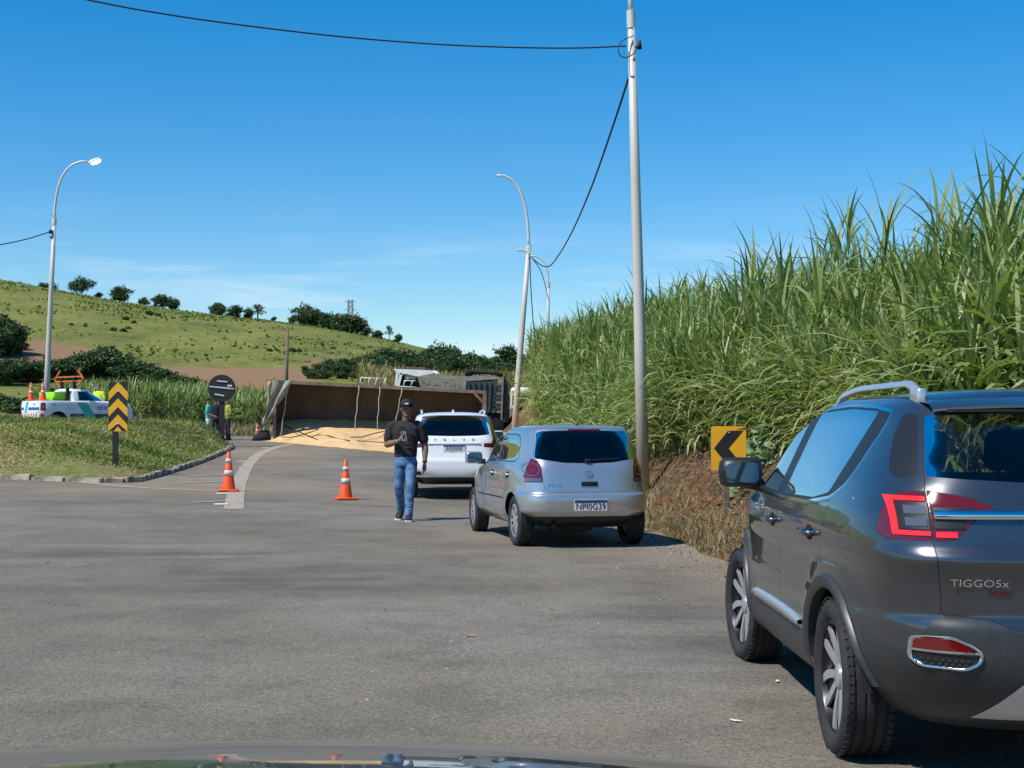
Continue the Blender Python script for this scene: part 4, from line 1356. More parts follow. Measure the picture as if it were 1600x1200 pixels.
    mats = {'body': M_P, 'gap': M_GAP, 'chrome': M_CHROME, 'window_frame': M_BLACK, 'front_window': M_GLASS, 'rear_window': M_GLASS_MID, 'front_door': M_P, 'rear_door': M_P, 'fuel_flap': M_P, 'sill': M_CLAD,
            'rear_bumper': M_CLAD, 'skid_plate': M_SILVER, 'windshield': M_GLASS_CLEAR, 'tailgate': M_P, 'pillar_black': M_BLACK, 'rear_glass': M_GLASS_LIGHT, 'tail_lamp': M_RED, 'tailgate_lamp': M_RED}
    names = {'body': ('body', True), 'gap': ('panel_gap', True), 'chrome': ('window_trim', False), 'tailgate': ('tailgate', True), 'rear_glass': ('rear_glass', True), 'rear_bumper': ('rear_bumper', True), 'skid_plate': ('skid_plate', True), 'windshield': ('windshield', True), 'pillar_black': ('pillar_trim', False)}
    side_y, rear_x = S.side_y, S.rear_x
    out = S.emit(mats, root, names, {'front_window': 'front_door', 'rear_window': 'rear_door', 'rear_glass': 'tailgate', 'tailgate_lamp': 'tailgate', 'skid_plate': 'rear_bumper'})
    tg = out['tailgate'][0]; rb = out['rear_bumper'][0]
    # lit light guide, inner clear modules
    def strip(bm, pts, w, off=.006, thick=.006):
        """flat strip following the rear corner through (y, z) points"""
        prev = None
        P3 = []
        for (y, z) in pts:
            P3.append((Vector((rear_x(y, z - w / 2) - off, y, z - w / 2)), Vector((rear_x(y, z + w / 2) - off, y, z + w / 2))))
        for (a, b), (c, d) in zip(P3, P3[1:]): bm.faces.new([bm.verts.new(q) for q in (a, b, d, c)])
    def patch(bm, ys, zs, off):
        g = [[bm.verts.new((rear_x(y, z) - off, y, z)) for z in zs] for y in ys]
        for i in range(len(ys) - 1):
            for k in range(len(zs) - 1): bm.faces.new((g[i][k], g[i + 1][k], g[i + 1][k + 1], g[i][k + 1]))
    L = np.linspace
    for lp, sg in zip(out['tail_lamp'], (1, -1)):
        def lit(bm):
            patch(bm, sg * L(.676, .790, 9), L(1.156, 1.174, 3), .006)
            patch(bm, sg * L(.772, .792, 4), L(1.030, 1.174, 7), .0065)
            patch(bm, sg * L(.670, .790, 9), L(1.024, 1.042, 3), .006)
        part('lit_light_guide', M_REDLIT, lp, lit, smooth=True)
        def blk(bm): patch(bm, sg * L(.672, .770, 9), L(1.047, 1.151, 5), .005)
        part('lamp_bezel', M_BLACK, lp, blk, smooth=True)
        def clr(bm):
            patch(bm, sg * L(.680, .750, 7), L(1.106, 1.138, 3), .008)
            patch(bm, sg * L(.680, .750, 7), L(1.060, 1.092, 3), .008)
        part('clear_module', M_CLEAR, lp, clr, smooth=True)
    for lp, sg in zip(out['tailgate_lamp'], (1, -1)):
        def blk(bm):
            patch(bm, sg * L(.50, .655, 9), L(1.085, 1.132, 3), .005)
            patch(bm, sg * L(.545, .655, 9), L(1.052, 1.085, 3), .005)
        part('lamp_bezel', M_BLACK, lp, blk, smooth=True)
        def lit2(bm): patch(bm, sg * L(.575, .652, 9), L(1.018, 1.040, 3), .006)
        part('lit_light_guide', M_REDLIT, lp, lit2, smooth=True)
    def bar(bm):
        ys = L(-.655, .655, 41)
        g = [[bm.verts.new((rear_x(y, z) - o, y, z)) for z, o in ((1.086, .004), (1.090, .016), (1.118, .018), (1.124, .004))] for y in ys]
        for i in range(40):
            for k in range(3): bm.faces.new((g[i][k], g[i + 1][k], g[i + 1][k + 1], g[i][k + 1]))
    part('chrome_bar', M_CHROME, tg, bar, smooth=True)
    # model lettering
    def letters(txt, size, y, z, mat, sq=1.0):
        o = link('lettering', text_mesh(txt, size, .002, squash=sq), mat, tg)
        o.location = (rear_x(y, z) - .005, y, z)
        yaw = math.atan2(rear_x(y + .06, z) - rear_x(y - .06, z), .12)
        ang = math.atan2(rear_x(y, z + .02) - rear_x(y, z - .02), .04)
        o.rotation_euler = (Matrix.Rotation(R(-90) - yaw, 3, 'Z') @ Matrix.Rotation(R(90) - ang, 3, 'X')).to_euler()
        return o
    letters('TIGGO5x', .044, .500, .845, M_CHROME, 1.2)
    letters('Turbo', .034, .428, .806, M_RED, 1.0)
    # reflector in a chrome surround low on the bumper
    for sg in (1, -1):
        po = rounded([(.735, .632), (.60, .640), (.52, .605), (.488, .575), (.50, .535), (.55, .508), (.70, .512), (.74, .545)], .02, 3)
        def fr(bm):
            n = len(po); cx = sum(p[0] for p in po) / n; cz = sum(p[1] for p in po) / n
            a = [bm.verts.new((rear_x(y, z) - .010, sg * y, z)) for y, z in po]
            q = [(cx + (y - cx) * .91, cz + (z - cz) * .84) for y, z in po]
            b = [bm.verts.new((rear_x(y, z) - .012, sg * y, z)) for y, z in q]
            c = [bm.verts.new((rear_x(y, z) + .004, sg * y, z)) for y, z in q]
            for i in range(n):
                j = (i + 1) % n
                bm.faces.new((a[i], a[j], b[j], b[i])); bm.faces.new((b[i], b[j], c[j], c[i]))
        part('reflector_surround', M_CHROME, rb, fr, smooth=True)
        def inner(bm): patch(bm, sg * L(.505, .725, 9), L(.523, .575, 4), .003)
        part('vent_mesh', M_BLACK, rb, inner, smooth=True)
        def vents(bm):
            for i in range(9):
                for k in range(2):
                    y, z = .53 + i * .022 + k * .011, .530 + k * .016
                    add_box(bm, (rear_x(y, z) - .006, sg * y, z), (.006, .014, .010), bevel=.002)
        part('vent_studs', M_CLAD, rb, vents)
        def red(bm):
            ys = L(.530, .728, 13)
            g = [[bm.verts.new((rear_x(y, z) - .009, sg * y, z)) for z in (.584, .60 if y < .55 else .604, float(np.interp(y, [.53, .60, .728], [.608, .632, .628])))] for y in ys]
            for i in range(12):
                for k in range(2): bm.faces.new((g[i][k], g[i + 1][k], g[i + 1][k + 1], g[i][k + 1]))
        part('fog_reflector', M_RED, rb, red, smooth=True)
        part('surround_bar', M_CHROME, rb, lambda bm: strip(bm, [(sg * y, .579) for y in L(.498, .738, 11)], .009, .013))
    # arch cladding bands
    for wx in (0.0, WB):
        for sg in (1, -1):
            def band(bm):
                k = 40; rows = []
                for i in range(k + 1):
                    a = R(4) + (R(176) - R(4)) * i / k
                    row = []
                    for rr, off in ((.388, -.03), (.388, .012), (.40, .020), (.440, .020), (.452, .006), (.455, -.01)):
                        x, z = wx + rr * math.cos(a), .345 + rr * math.sin(a)
                        row.append(bm.verts.new((x, sg * (side_y(x, max(z, .26)) + off), z)))
                    rows.append(row)
                for i in range(k):
                    for j in range(5): bm.faces.new((rows[i][j], rows[i][j + 1], rows[i + 1][j + 1], rows[i + 1][j]))
            part('arch_cladding', M_CLAD, root, band, angle=40)
            arch_liner(root, wx, sg * .52, sg * .84, .385)
    for sg in (1, -1):
        wheel_parts(root, 0, sg * .785, RW, .215, .246, 'blade', sg)
        wheel_parts(root, WB, sg * .785, RW, .215, .246, 'blade', sg, .10)
    # side trim blade, handles, mirrors
    for sg in (1, -1):
        def blade(bm):
            xs = L(2.02, .62, 16); rows = []
            for i, x in enumerate(xs):
                t = i / 15
                zc = .50 + .012 * math.sin(t * 3.1); hh = .026 * min(1, t * 12 + .35, (1 - t) * 6 + .5)
                y0 = side_y(x, zc)
                rows.append([bm.verts.new((x, sg * (y0 + o), zc + hh * q)) for q, o in ((-1, .0), (-.9, .016), (.6, .020), (1, .0))])
            for i in range(15):
                for j in range(3): bm.faces.new((rows[i][j], rows[i][j + 1], rows[i + 1][j + 1], rows[i + 1][j]))
        part('side_trim', M_SILVER, root, blade, smooth=True)
        for hx, dr in ((1.30, 'front_door'), (.34, 'rear_door')):
            d_ = out[dr][0 if sg > 0 else 1]
            def handle(bm):
                y = side_y(hx, .955)
                add_tube(bm, [(hx - .10, sg * (y - .005), .955), (hx - .085, sg * (y + .028), .957), (hx + .085, sg * (y + .030), .957), (hx + .10, sg * (y - .005), .955)], [.012, .016, .016, .012], 10)
            part('handle', M_P, d_, handle, smooth=True)
            def cup(bm):
                y = side_y(hx, .95)
                c = bm.verts.new((hx, sg * (y + .003), .955))
                ring = [bm.verts.new((hx + .075 * math.cos(a), sg * (side_y(hx + .075 * math.cos(a), .955 + .036 * math.sin(a)) + .002), .955 + .036 * math.sin(a))) for a in L(0, 2 * math.pi, 21)[:-1]]
                for i in range(20): bm.faces.new((c, ring[i], ring[(i + 1) % 20]))
            part('handle_recess', M_GAP, d_, cup)
        mx, my, mz = 2.02, .962, 1.18
        def shell(bm):
            add_stack(bm, [(mx + .04, 0, -.085, .05, .09, 2.6), (mx + .03, 0, -.07, .075, .115, 2.8), (mx + .02, 0, 0.0, .085, .128, 3), (mx + .025, 0, .06, .078, .12, 2.8), (mx + .03, 0, .085, .05, .09, 2.6)], 24)
            for v in bm.verts: v.co = Vector((v.co.x, sg * (my + v.co.y), mz + v.co.z))
            add_tube(bm, [(mx + .04, sg * .83, 1.10), (mx + .04, sg * .93, 1.12)], [.04, .03], 8)
        mo = part('mirror', M_BLACK, root, shell, angle=50)
        def mg(bm):
            pts = rounded([(-.092, -.058), (.092, -.058), (.098, .045), (.05, .058), (-.092, .056)], .03, 3)
            bm.faces.new([bm.verts.new((mx - .070, sg * (my + y), mz + z)) for y, z in pts])
        part('mirror_glass', M_MIRROR, mo, mg)
        # roof rails
        def rail(bm):
            pts = []
            for i in range(21):
                t = i / 20
                x = -.36 + 1.62 * t
                zz = 1.572 + .058 * min(1, math.sin(math.pi * min(max(t * .94 + .03, 0), 1)) * 3.2) - .075 * max(0, t - .62) ** 1.4 * 2.2
                pts.append((x, sg * (.585 - .02 * t), zz))
            rows = []
            for x, y, z in pts: rows.append([bm.verts.new((x, y + a, z + b)) for a, b in ((-.017, -.012), (-.017, .006), (-.010, .014), (.010, .014), (.017, .006), (.017, -.012))])
            for i in range(20):
                for j in range(6): bm.faces.new((rows[i][j], rows[i][(j + 1) % 6], rows[i + 1][(j + 1) % 6], rows[i + 1][j]))
            bm.faces.new(rows[0]); bm.faces.new(rows[-1][::-1])
            add_box(bm, (-.35, sg * .585, 1.572), (.13, .042, .07), bevel=.012)
            add_box(bm, (1.22, sg * .565, 1.53), (.14, .042, .06), bevel=.012)
        part('roof_rail', M_SILVER, root, rail, angle=50)
    # roof spoiler with high brake lamp
    def spoiler(bm):
        ys = L(-.60, .60, 31); rows = []
        for y in ys:
            k = (abs(y) / .60) ** 4
            rows.append([bm.verts.new(q) for q in ((-.46 + .05 * k, y, 1.583 - .022 * k - .01 * (y / .6) ** 2), (-.62 + .06 * k, y, 1.560 - .022 * k), (-.715 + .10 * k, y, 1.531 - .016 * k), (-.715 + .10 * k, y, 1.522 - .016 * k), (-.60 + .04 * k, y, 1.512 - .012 * k))])
        for i in range(30):
            for j in range(4): bm.faces.new((rows[i][j], rows[i][j + 1], rows[i + 1][j + 1], rows[i + 1][j]))
    sp = part('spoiler', M_P, root, spoiler, angle=40)
    def under(bm): add_box(bm, (-.655, 0, 1.510), (.10, 1.10, .012))
    part('spoiler_underside', M_BLACK, sp, under)
    def hb(bm):
        for i in range(9): add_box(bm, (-.706, -.16 + i * .04, 1.512), (.012, .016, .012), bevel=.004)
    part('brake_light', M_REDLIT, sp, hb)
    # inside
    seats(root, ((1.35, (.38, -.38)), (.38, (.44, 0, -.44))), .62)
    def floor(bm):
        add_box(bm, (1.45, 0, .36), (3.3, 1.30, .10)); add_box(bm, (-.35, 0, .85), (.9, 1.2, .04)); add_box(bm, (2.05, 0, .98), (.4, 1.3, .16), bevel=.05)
    part('cabin_floor', M_UNDER, root, floor)
    tag(root, 'dark grey metallic SUV with brake lights glowing, waiting beside the grass bank', 'car', None)
    return root
suv = build_suv()
suv.location = (2.29, 6.53, 0.0)
suv.rotation_euler = (0, 0, R(90))
# ------------------------------------------------------------------ silver hatchback
def body_letters(parent, rear_x, txt, size, y, z, mat, sq=1.0, space=1.0, off=.004):
    o = link('lettering', text_mesh(txt, size, .002, squash=sq, space=space), mat, parent)
    yaw = math.atan2(rear_x(y + .06, z) - rear_x(y - .06, z), .12)
    ang = math.atan2(rear_x(y, z + .02) - rear_x(y, z - .02), .04)
    o.location = (rear_x(y, z) - off, y, z)
    o.rotation_euler = (Matrix.Rotation(R(-90) - yaw, 3, 'Z') @ Matrix.Rotation(R(90) - ang, 3, 'X')).to_euler()
    return o
def side_mirror(root, mx, my, mz, y_in, zin, mat, sc=1.0):
    for sg in (1, -1):
        def shell(bm):
            add_stack(bm, [(.04, 0, -.085, .05, .09, 2.6), (.03, 0, -.07, .075, .115, 2.8), (.02, 0, 0.0, .085, .128, 3), (.025, 0, .06, .078, .12, 2.8), (.03, 0, .085, .05, .09, 2.6)], 24)
            for v in bm.verts: v.co = Vector((mx + v.co.x * sc, sg * (my + v.co.y * sc), mz + v.co.z * sc))
        mo = part('mirror', mat, root, shell, angle=50)
        def arm(bm): add_tube(bm, [(mx + .04, sg * y_in, zin), (mx + .04, sg * (my - .06), mz - .06)], [.035, .028], 8)
        part('mirror_arm', M_BLACK, mo, arm, smooth=True)
        def mg(bm):
            pts = rounded([(-.105, -.07), (.105, -.07), (.115, .055), (.06, .072), (-.105, .07)], .03, 3)
            bm.faces.new([bm.verts.new((mx - .068 * sc, sg * (my + y * sc), mz + z * sc)) for y, z in pts])
        part('mirror_glass', M_MIRROR, mo, mg)
def surf_patch(bm, rear_x, ys, zs, off):
    g = [[bm.verts.new((rear_x(y, z) - off, y, z)) for z in zs] for y in ys]
    for i in range(len(ys) - 1):
        for k in range(len(zs) - 1): bm.faces.new((g[i][k], g[i + 1][k], g[i + 1][k + 1], g[i][k + 1]))
def surf_disc(bm, rear_x, cy, cz, r, off, k=24, r0=0.0, sg=1):
    ring = [bm.verts.new((rear_x(cy + r * math.cos(a), cz + r * math.sin(a)) - off, sg * (cy + r * math.cos(a)), cz + r * math.sin(a))) for a in np.linspace(0, 2 * math.pi, k + 1)[:-1]]
    if r0 <= 0: bm.faces.new(ring)
    else:
        inn = [bm.verts.new((rear_x(cy + r0 * math.cos(a), cz + r0 * math.sin(a)) - off, sg * (cy + r0 * math.cos(a)), cz + r0 * math.sin(a))) for a in np.linspace(0, 2 * math.pi, k + 1)[:-1]]
        for i in range(k): bm.faces.new((ring[i], ring[(i + 1) % k], inn[(i + 1) % k], inn[i]))
def build_hatch():
    L = np.linspace
    root = empty('car', (0, 0, 0))
    M_P = paint('silver_paint', (.50, .525, .545), .75, .30, dirty=.22)
    WB, RW = 2.465, .308
    flare = lambda x, z, y: .014 * np.exp(-((np.hypot(x, z - .31) - .40) / .08) ** 2) + .014 * np.exp(-((np.hypot(x - WB, z - .31) - .40) / .08) ** 2)
    ST = [(.24, .66, -.38, 3.00, 4.6, 3), (.30, .74, -.52, 3.14, 4.6, 3), (.385, .795, -.60, 3.22, 5.1, 3), (.45, .808, -.625, 3.26, 6.9, 3), (.56, .815, -.635, 3.27, 6.9, 3), (.63, .815, -.628, 3.26, 6.9, 3), (.66, .810, -.600, 3.25, 6.6, 3), (.72, .808, -.588, 3.22, 6.4, 3),
          (.80, .806, -.575, 3.17, 6.3, 3), (.88, .795, -.560, 3.02, 6.3, 3), (.94, .780, -.545, 2.55, 6.4, 3.2), (.98, .765, -.530, 2.22, 6.6, 3.4), (1.03, .745, -.508, 2.05, 6.8, 3.8), (1.12, .722, -.478, 1.85, 6.9, 4), (1.24, .696, -.425, 1.52, 7.2, 4.2), (1.34, .662, -.378, 1.18, 6.5, 4.2),
          (1.395, .632, -.345, .98, 6.0, 4), (1.425, .590, -.31, .86, 5.6, 3.8), (1.446, .50, -.25, .72, 3.8, 3.4), (1.458, .30, -.05, .6, 3.3, 3.2), (1.464, .12, .1, .5, 3, 3), (1.465, 0, .2, .45, 3, 3)]
    S = Shell(ST, nu=96, sub=5, xc=1.25, tweak=flare)
    S.cut('front_window', rounded([(1.92, .985), (1.02, .995), (.98, 1.345), (1.12, 1.33), (1.30, 1.255)], .035, 3), 's', inset=.014, gap='seal')
    S.cut('rear_window', rounded([(.985, .995), (.10, 1.01), (-.03, 1.06), (.02, 1.25), (.12, 1.325), (.30, 1.352), (.945, 1.35)], .05, 3), 's', inset=.014, gap='seal')
    S.cut('front_door', [(1.96, .33), (2.03, .6), (2.02, .965), (1.00, .972), (.98, .33)], 's', inset=.003)
    S.cut('rear_door', [(.975, .33), (.995, .972), (.12, .985), (.10, .86), (.22, .74), (.40, .66), (.44, .5), (.46, .33)], 's', inset=.003)
    S.cut('rubbing_strip', [(2.02, .555), (.40, .555), (.40, .573), (2.02, .573)], 's')
    S.cut('rear_bumper', [(-.36, .655), (-.345, .45), (-.36, .2), (-1.2, .2), (-1.2, .66)], 's', inset=.0025)
    S.cut('rear_bumper', [(-.1, .2), (.9, .2), (.9, .655), (-.1, .655)], 'r', -.45)
    S.cut('bumper_lower', [(-.1, .2), (.9, .2), (.9, .385), (-.1, .385)], 'r', -.30)
    S.cut('plate_recess', rounded([(-.1, .435), (.33, .435), (.36, .60), (-.1, .60)], .02, 2), 'r', -.45)
    for wx in (0.0, WB): S.cut('arch', circle(wx, .31, .345, 28), 's')
    S.delete('arch')
    S.cut('tailgate', [(-.1, .668), (.50, .668), (.535, .70), (.555, .80), (.575, .98), (.640, 1.05), (.585, 1.385), (.53, 1.41), (-.1, 1.425)], 'r', -.1, inset=.003)
    S.cut('rear_glass', rounded([(-.1, 1.00), (.30, 1.012), (.610, 1.060), (.626, 1.082), (.570, 1.365), (.52, 1.387), (-.1, 1.397)], .025, 3), 'r', -.1)
    lamp = [(.572, .785), (.60, .785), (.95, .785), (.95, 1.055), (.66, 1.055), (.60, 1.04), (.578, .98)]
    S.cut('tail_lamp', rounded([(.556, .783), (.95, .783), (.95, 1.06), (.64, 1.058), (.585, 1.03), (.562, .96)], .012, 2), 'r', -.335, inset=.003)
    S.cut('windshield', rounded([(-.1, 1.01), (.58, 1.01), (.62, 1.04), (.50, 1.34), (.45, 1.36), (-.1, 1.375)], .03, 2), 'f', .9)
    mats = {'body': M_P, 'gap': M_GAP, 'seal': M_BLACK, 'front_window': M_GLASS_DARK, 'rear_window': M_GLASS_DARK, 'front_door': M_P, 'rear_door': M_P, 'rubbing_strip': M_GAP, 'rear_bumper': M_P, 'bumper_lower': M_BLACK, 'plate_recess': M_P,
            'tailgate': M_P, 'rear_glass': M_GLASS_DARK, 'tail_lamp': M_RED, 'windshield': M_GLASS_MID}
    names = {'body': ('body', True), 'gap': ('panel_gap', True), 'seal': ('window_seal', False), 'rear_bumper': ('rear_bumper', True), 'bumper_lower': ('bumper_skirt', True), 'plate_recess': ('plate_recess', True), 'tailgate': ('tailgate', True), 'rear_glass': ('rear_glass', True), 'windshield': ('windshield', True)}
    side_y, rear_x = S.side_y, S.rear_x
    out = S.emit(mats, root, names, {'front_window': 'front_door', 'rear_window': 'rear_door', 'rear_glass': 'tailgate', 'bumper_lower': 'rear_bumper', 'plate_recess': 'rear_bumper'})
    tg, rb = out['tailgate'][0], out['rear_bumper'][0]
    for lp, sg in zip(out['tail_lamp'], (1, -1)):
        part('round_lens', principled('round_red_lens', (.13, .010, .012), .15, coat=1.0) if sg > 0 else MATS['round_red_lens'], lp, lambda bm: surf_disc(bm, rear_x, .664, .935, .075, .007, 28, 0, sg), smooth=True)
        part('lens_ring', M_CHROME, lp, lambda bm: surf_disc(bm, rear_x, .664, .935, .079, .008, 28, .075, sg), smooth=True)
        part('lens_ring', M_RED, lp, lambda bm: surf_disc(bm, rear_x, .664, .935, .048, .009, 24, .040, sg), smooth=True)
        part('clear_lens', M_CLEAR, lp, lambda bm: surf_patch(bm, rear_x, sg * L(.575, .735, 7), L(.795, .835, 3), .007), smooth=True)
    # emblem: ring with the two stacked letters
    ez, ew = .872, .052
    def emb(bm):
        surf_disc(bm, rear_x, 0.0, ez, ew, .008, 28, ew * .84)
        def st(pts):
            for a, b in zip(pts, pts[1:]):
                add_bar(bm, (rear_x(0, ez) - .010, a[0] * ew, ez + a[1] * ew), (rear_x(0, ez) - .010, b[0] * ew, ez + b[1] * ew), .009, .006, up=(1, 0, 0))
        st([(-.38, .78), (0, .08), (.38, .78)])
        st([(-.72, .48), (-.34, -.72), (0, 0.0), (.34, -.72), (.72, .48)])
    part('badge', M_CHROME, tg, emb)
    body_letters(tg, rear_x, 'POLO', .045, .42, .755, M_CHROME, 1.25, 1.15)
    def handle(bm):
        add_box(bm, (rear_x(0, .765) - .006, 0, .765), (.02, .20, .055), bevel=.008)
    part('tailgate_handle', M_BLACK, tg, handle, angle=40)
    plate(rb, (rear_x(0.0, .52) - .008, 0, .515), (R(90), 0, R(-90)), 'NPI0G39')
    part('brake_light', M_RED, tg, lambda bm: surf_patch(bm, rear_x, L(-.20, .20, 9), L(1.392, 1.412, 3), .006), smooth=True)
    def wiper(bm):
        add_box(bm, (rear_x(0, 1.03) - .02, .0, 1.035), (.03, .07, .05), bevel=.012)
        add_bar(bm, (rear_x(0, 1.04) - .022, 0, 1.04), (rear_x(-.33, 1.055) - .016, -.33, 1.055), .012, .012)
        add_bar(bm, (rear_x(-.05, 1.05) - .012, -.05, 1.045), (rear_x(-.40, 1.065) - .010, -.40, 1.062), .008, .016)
    part('rear_wiper', M_BLACK, tg, wiper)
    part('antenna', M_BLACK, root, lambda bm: add_tube(bm, [(-.02, 0, 1.455), (-.06, 0, 1.475), (-.22, 0, 1.535)], [.016, .007, .003], 8), smooth=True)
    for sg in (1, -1):
        for hx, dr in ((1.12, 'front_door'), (.27, 'rear_door')):
            d_ = out[dr][0 if sg > 0 else 1]
            def handle(bm):
                y = side_y(hx, .855)
                add_tube(bm, [(hx - .09, sg * (y - .005), .855), (hx - .075, sg * (y + .026), .857), (hx + .075, sg * (y + .028), .857), (hx + .09, sg * (y - .005), .855)], [.010, .015, .015, .010], 8)
            part('handle', M_P, d_, handle, smooth=True)
            def cup(bm):
                y = side_y(hx, .85)
                c = bm.verts.new((hx, sg * (y + .003), .855))
                ring = [bm.verts.new((hx + .07 * math.cos(a), sg * (side_y(hx + .07 * math.cos(a), .855 + .04 * math.sin(a)) + .002), .855 + .04 * math.sin(a))) for a in L(0, 2 * math.pi, 21)[:-1]]
                for i in range(20): bm.faces.new((c, ring[i], ring[(i + 1) % 20]))
            part('handle_recess', M_GAP, d_, cup)
        for wx in (0.0, WB): arch_liner(root, wx, sg * .50, sg * .76, .34)
        wheel_parts(root, 0, sg * .69, RW, .19, .205, 'trim', sg)
        wheel_parts(root, WB, sg * .69, RW, .19, .205, 'trim', sg, -.04)
    side_mirror(root, 1.80, .90, 1.03, .74, .98, M_P, .92)
    seats(root, ((1.25, (.34, -.34)), (.28, (.38, -.38))), .52)
    def floor(bm):
        add_box(bm, (1.25, 0, .32), (3.4, 1.2, .12)); add_box(bm, (-.2, 0, .78), (.5, 1.0, .03)); add_box(bm, (1.85, 0, .88), (.35, 1.2, .14), bevel=.05)
        add_box(bm, (-.25, .15, .27), (.4, .5, .14), bevel=.05)
    part('cabin_floor', M_UNDER, root, floor)
    part('exhaust', M_DARKALLOY, root, lambda bm: add_tube(bm, [(.1, .42, .27), (-.55, .42, .27)], .025, 10))
    tag(root, 'silver five-door hatchback with dark tinted windows, stopped behind the white SUV', 'car')
    return root
hatch = build_hatch()
hatch.rotation_euler = (0, 0, R(90 + 13.0))
hatch.location = (.04 + .76 * math.cos(R(13)), 17.75 + .76 * math.sin(R(13)), 0.0)

# ------------------------------------------------------------------ white SUV
def build_white():
    L = np.linspace
    root = empty('car', (0, 0, 0))
    M_P = paint('white_paint', (.78, .79, .79), 0.0, .35, dirty=.12)
    WB, RW = 2.865, .365
    ST = [(.28, .74, -.70, 3.45, 4, 3), (.36, .84, -.86, 3.62, 4.2, 3), (.45, .92, -.93, 3.70, 4.6, 3), (.60, .935, -.955, 3.74, 6.8, 3), (.72, .938, -.955, 3.74, 6.8, 3), (.76, .936, -.93, 3.73, 6.8, 3), (.85, .935, -.91, 3.70, 6.8, 3), (.95, .93, -.895, 3.62, 6.8, 3), (1.03, .92, -.885, 3.35, 6.8, 3),
          (1.08, .91, -.88, 2.8, 6.8, 3.2), (1.13, .892, -.868, 2.45, 6.8, 3.6), (1.19, .866, -.845, 2.25, 7.0, 4), (1.32, .81, -.775, 1.90, 7.3, 4.2), (1.46, .752, -.695, 1.48, 7.3, 4.4), (1.55, .71, -.635, 1.2, 7.0, 4.2), (1.595, .67, -.60, 1.02, 4.8, 4), (1.62, .61, -.56, .9, 4.4, 3.8), (1.638, .5, -.48, .75, 3.8, 3.4), (1.65, .3, -.3, .6, 3.2, 3.2), (1.656, .1, 0, .5, 3, 3), (1.657, 0, .1, .45, 3, 3)]
    S = Shell(ST, nu=84, sub=4, xc=1.35)
    S.cut('side_glass', rounded([(2.25, 1.12), (.9, 1.11), (.1, 1.13), (-.50, 1.22), (-.42, 1.46), (.1, 1.56), (.95, 1.565), (1.25, 1.50), (1.75, 1.32)], .05, 3), 's')
    S.cut('front_door', [(2.2, .45), (2.3, 1.05), (1.25, 1.08), (1.2, .45)], 's', inset=.004)
    S.cut('rear_door', [(1.19, .45), (1.24, 1.08), (.2, 1.09), (.15, .95), (.42, .75), (.46, .45)], 's', inset=.004)
    S.cut('rear_bumper', [(-.1, .2), (1.0, .2), (1.0, .735), (-.1, .735)], 'r', -.45, inset=.004)
    S.cut('bumper_skirt', [(-.1, .2), (1.0, .2), (1.0, .42), (-.1, .42)], 'r', -.3)
    S.cut('exhaust_slot', rounded([(.62, .46), (.84, .46), (.86, .53), (.62, .53)], .02, 2), 'r', -.4)
    for wx in (0.0, WB): S.cut('arch', circle(wx, .365, .415, 24), 's')
    S.delete('arch')
    S.cut('tailgate', [(-.1, .745), (.66, .745), (.70, .95), (.72, 1.12), (.665, 1.25), (.60, 1.56), (.55, 1.60), (-.1, 1.615)], 'r', -.3, inset=.004)
    S.cut('rear_glass', rounded([(-.1, 1.19), (.45, 1.20), (.66, 1.22), (.675, 1.245), (.595, 1.545), (.55, 1.575), (-.1, 1.59)], .03, 2), 'r', -.3)
    S.cut('tail_lamp', rounded([(.72, 1.06), (.56, 1.06), (.56, .985), (.735, .97), (.95, .97), (.95, 1.1), (.84, 1.13), (.735, 1.50), (.682, 1.50), (.70, 1.3), (.735, 1.15)], .01, 1), 'r', -.45)
    S.cut('windshield', rounded([(-.1, 1.17), (.66, 1.17), (.74, 1.2), (.62, 1.53), (.55, 1.56), (-.1, 1.575)], .03, 2), 'f', 1.0)
    mats = {'body': M_P, 'gap': M_GAP, 'side_glass': M_GLASS_DARK, 'front_door': M_P, 'rear_door': M_P, 'rear_bumper': M_P, 'bumper_skirt': M_BLACK, 'exhaust_slot': M_BLACK, 'tailgate': M_P, 'rear_glass': M_GLASS_DARK, 'tail_lamp': M_RED, 'windshield': M_GLASS_MID}
    names = {'body': ('body', True), 'gap': ('panel_gap', True), 'rear_bumper': ('rear_bumper', True), 'bumper_skirt': ('bumper_skirt', True), 'tailgate': ('tailgate', True), 'rear_glass': ('rear_glass', True), 'windshield': ('windshield', True)}
    side_y, rear_x = S.side_y, S.rear_x
    out = S.emit(mats, root, names, {'rear_glass': 'tailgate', 'bumper_skirt': 'rear_bumper', 'exhaust_slot': 'rear_bumper'})
    tg = out['tailgate'][0]
    for i, ch in enumerate('VOLVO'):
        body_letters(tg, rear_x, ch, .062, .36 - .18 * i, 1.125, M_DARKALLOY, 1.1, off=.006)
    plate(tg, (rear_x(0.0, .97) - .012, 0, .965), (R(90), 0, R(-90)), 'RFJ9I99', .42, .135)
    part('tailgate_crease', M_P, tg, lambda bm: add_box(bm, (rear_x(0, 1.055) - .004, 0, 1.055), (.03, 1.0, .02), bevel=.008), angle=40)
    def sp(bm):
        ys = L(-.62, .62, 25); rows = []
        for y in ys:
            k = (abs(y) / .62) ** 4
            rows.append([bm.verts.new(q) for q in ((-.48 + .05 * k, y, 1.632 - .03 * k), (-.68 + .10 * k, y, 1.612 - .03 * k), (-.74 + .12 * k, y, 1.592 - .025 * k), (-.735 + .12 * k, y, 1.580 - .025 * k), (-.6 + .05 * k, y, 1.585 - .02 * k))])
        for i in range(24):
            for j in range(4): bm.faces.new((rows[i][j], rows[i][j + 1], rows[i + 1][j + 1], rows[i + 1][j]))
    part('spoiler', M_P, root, sp, angle=40)
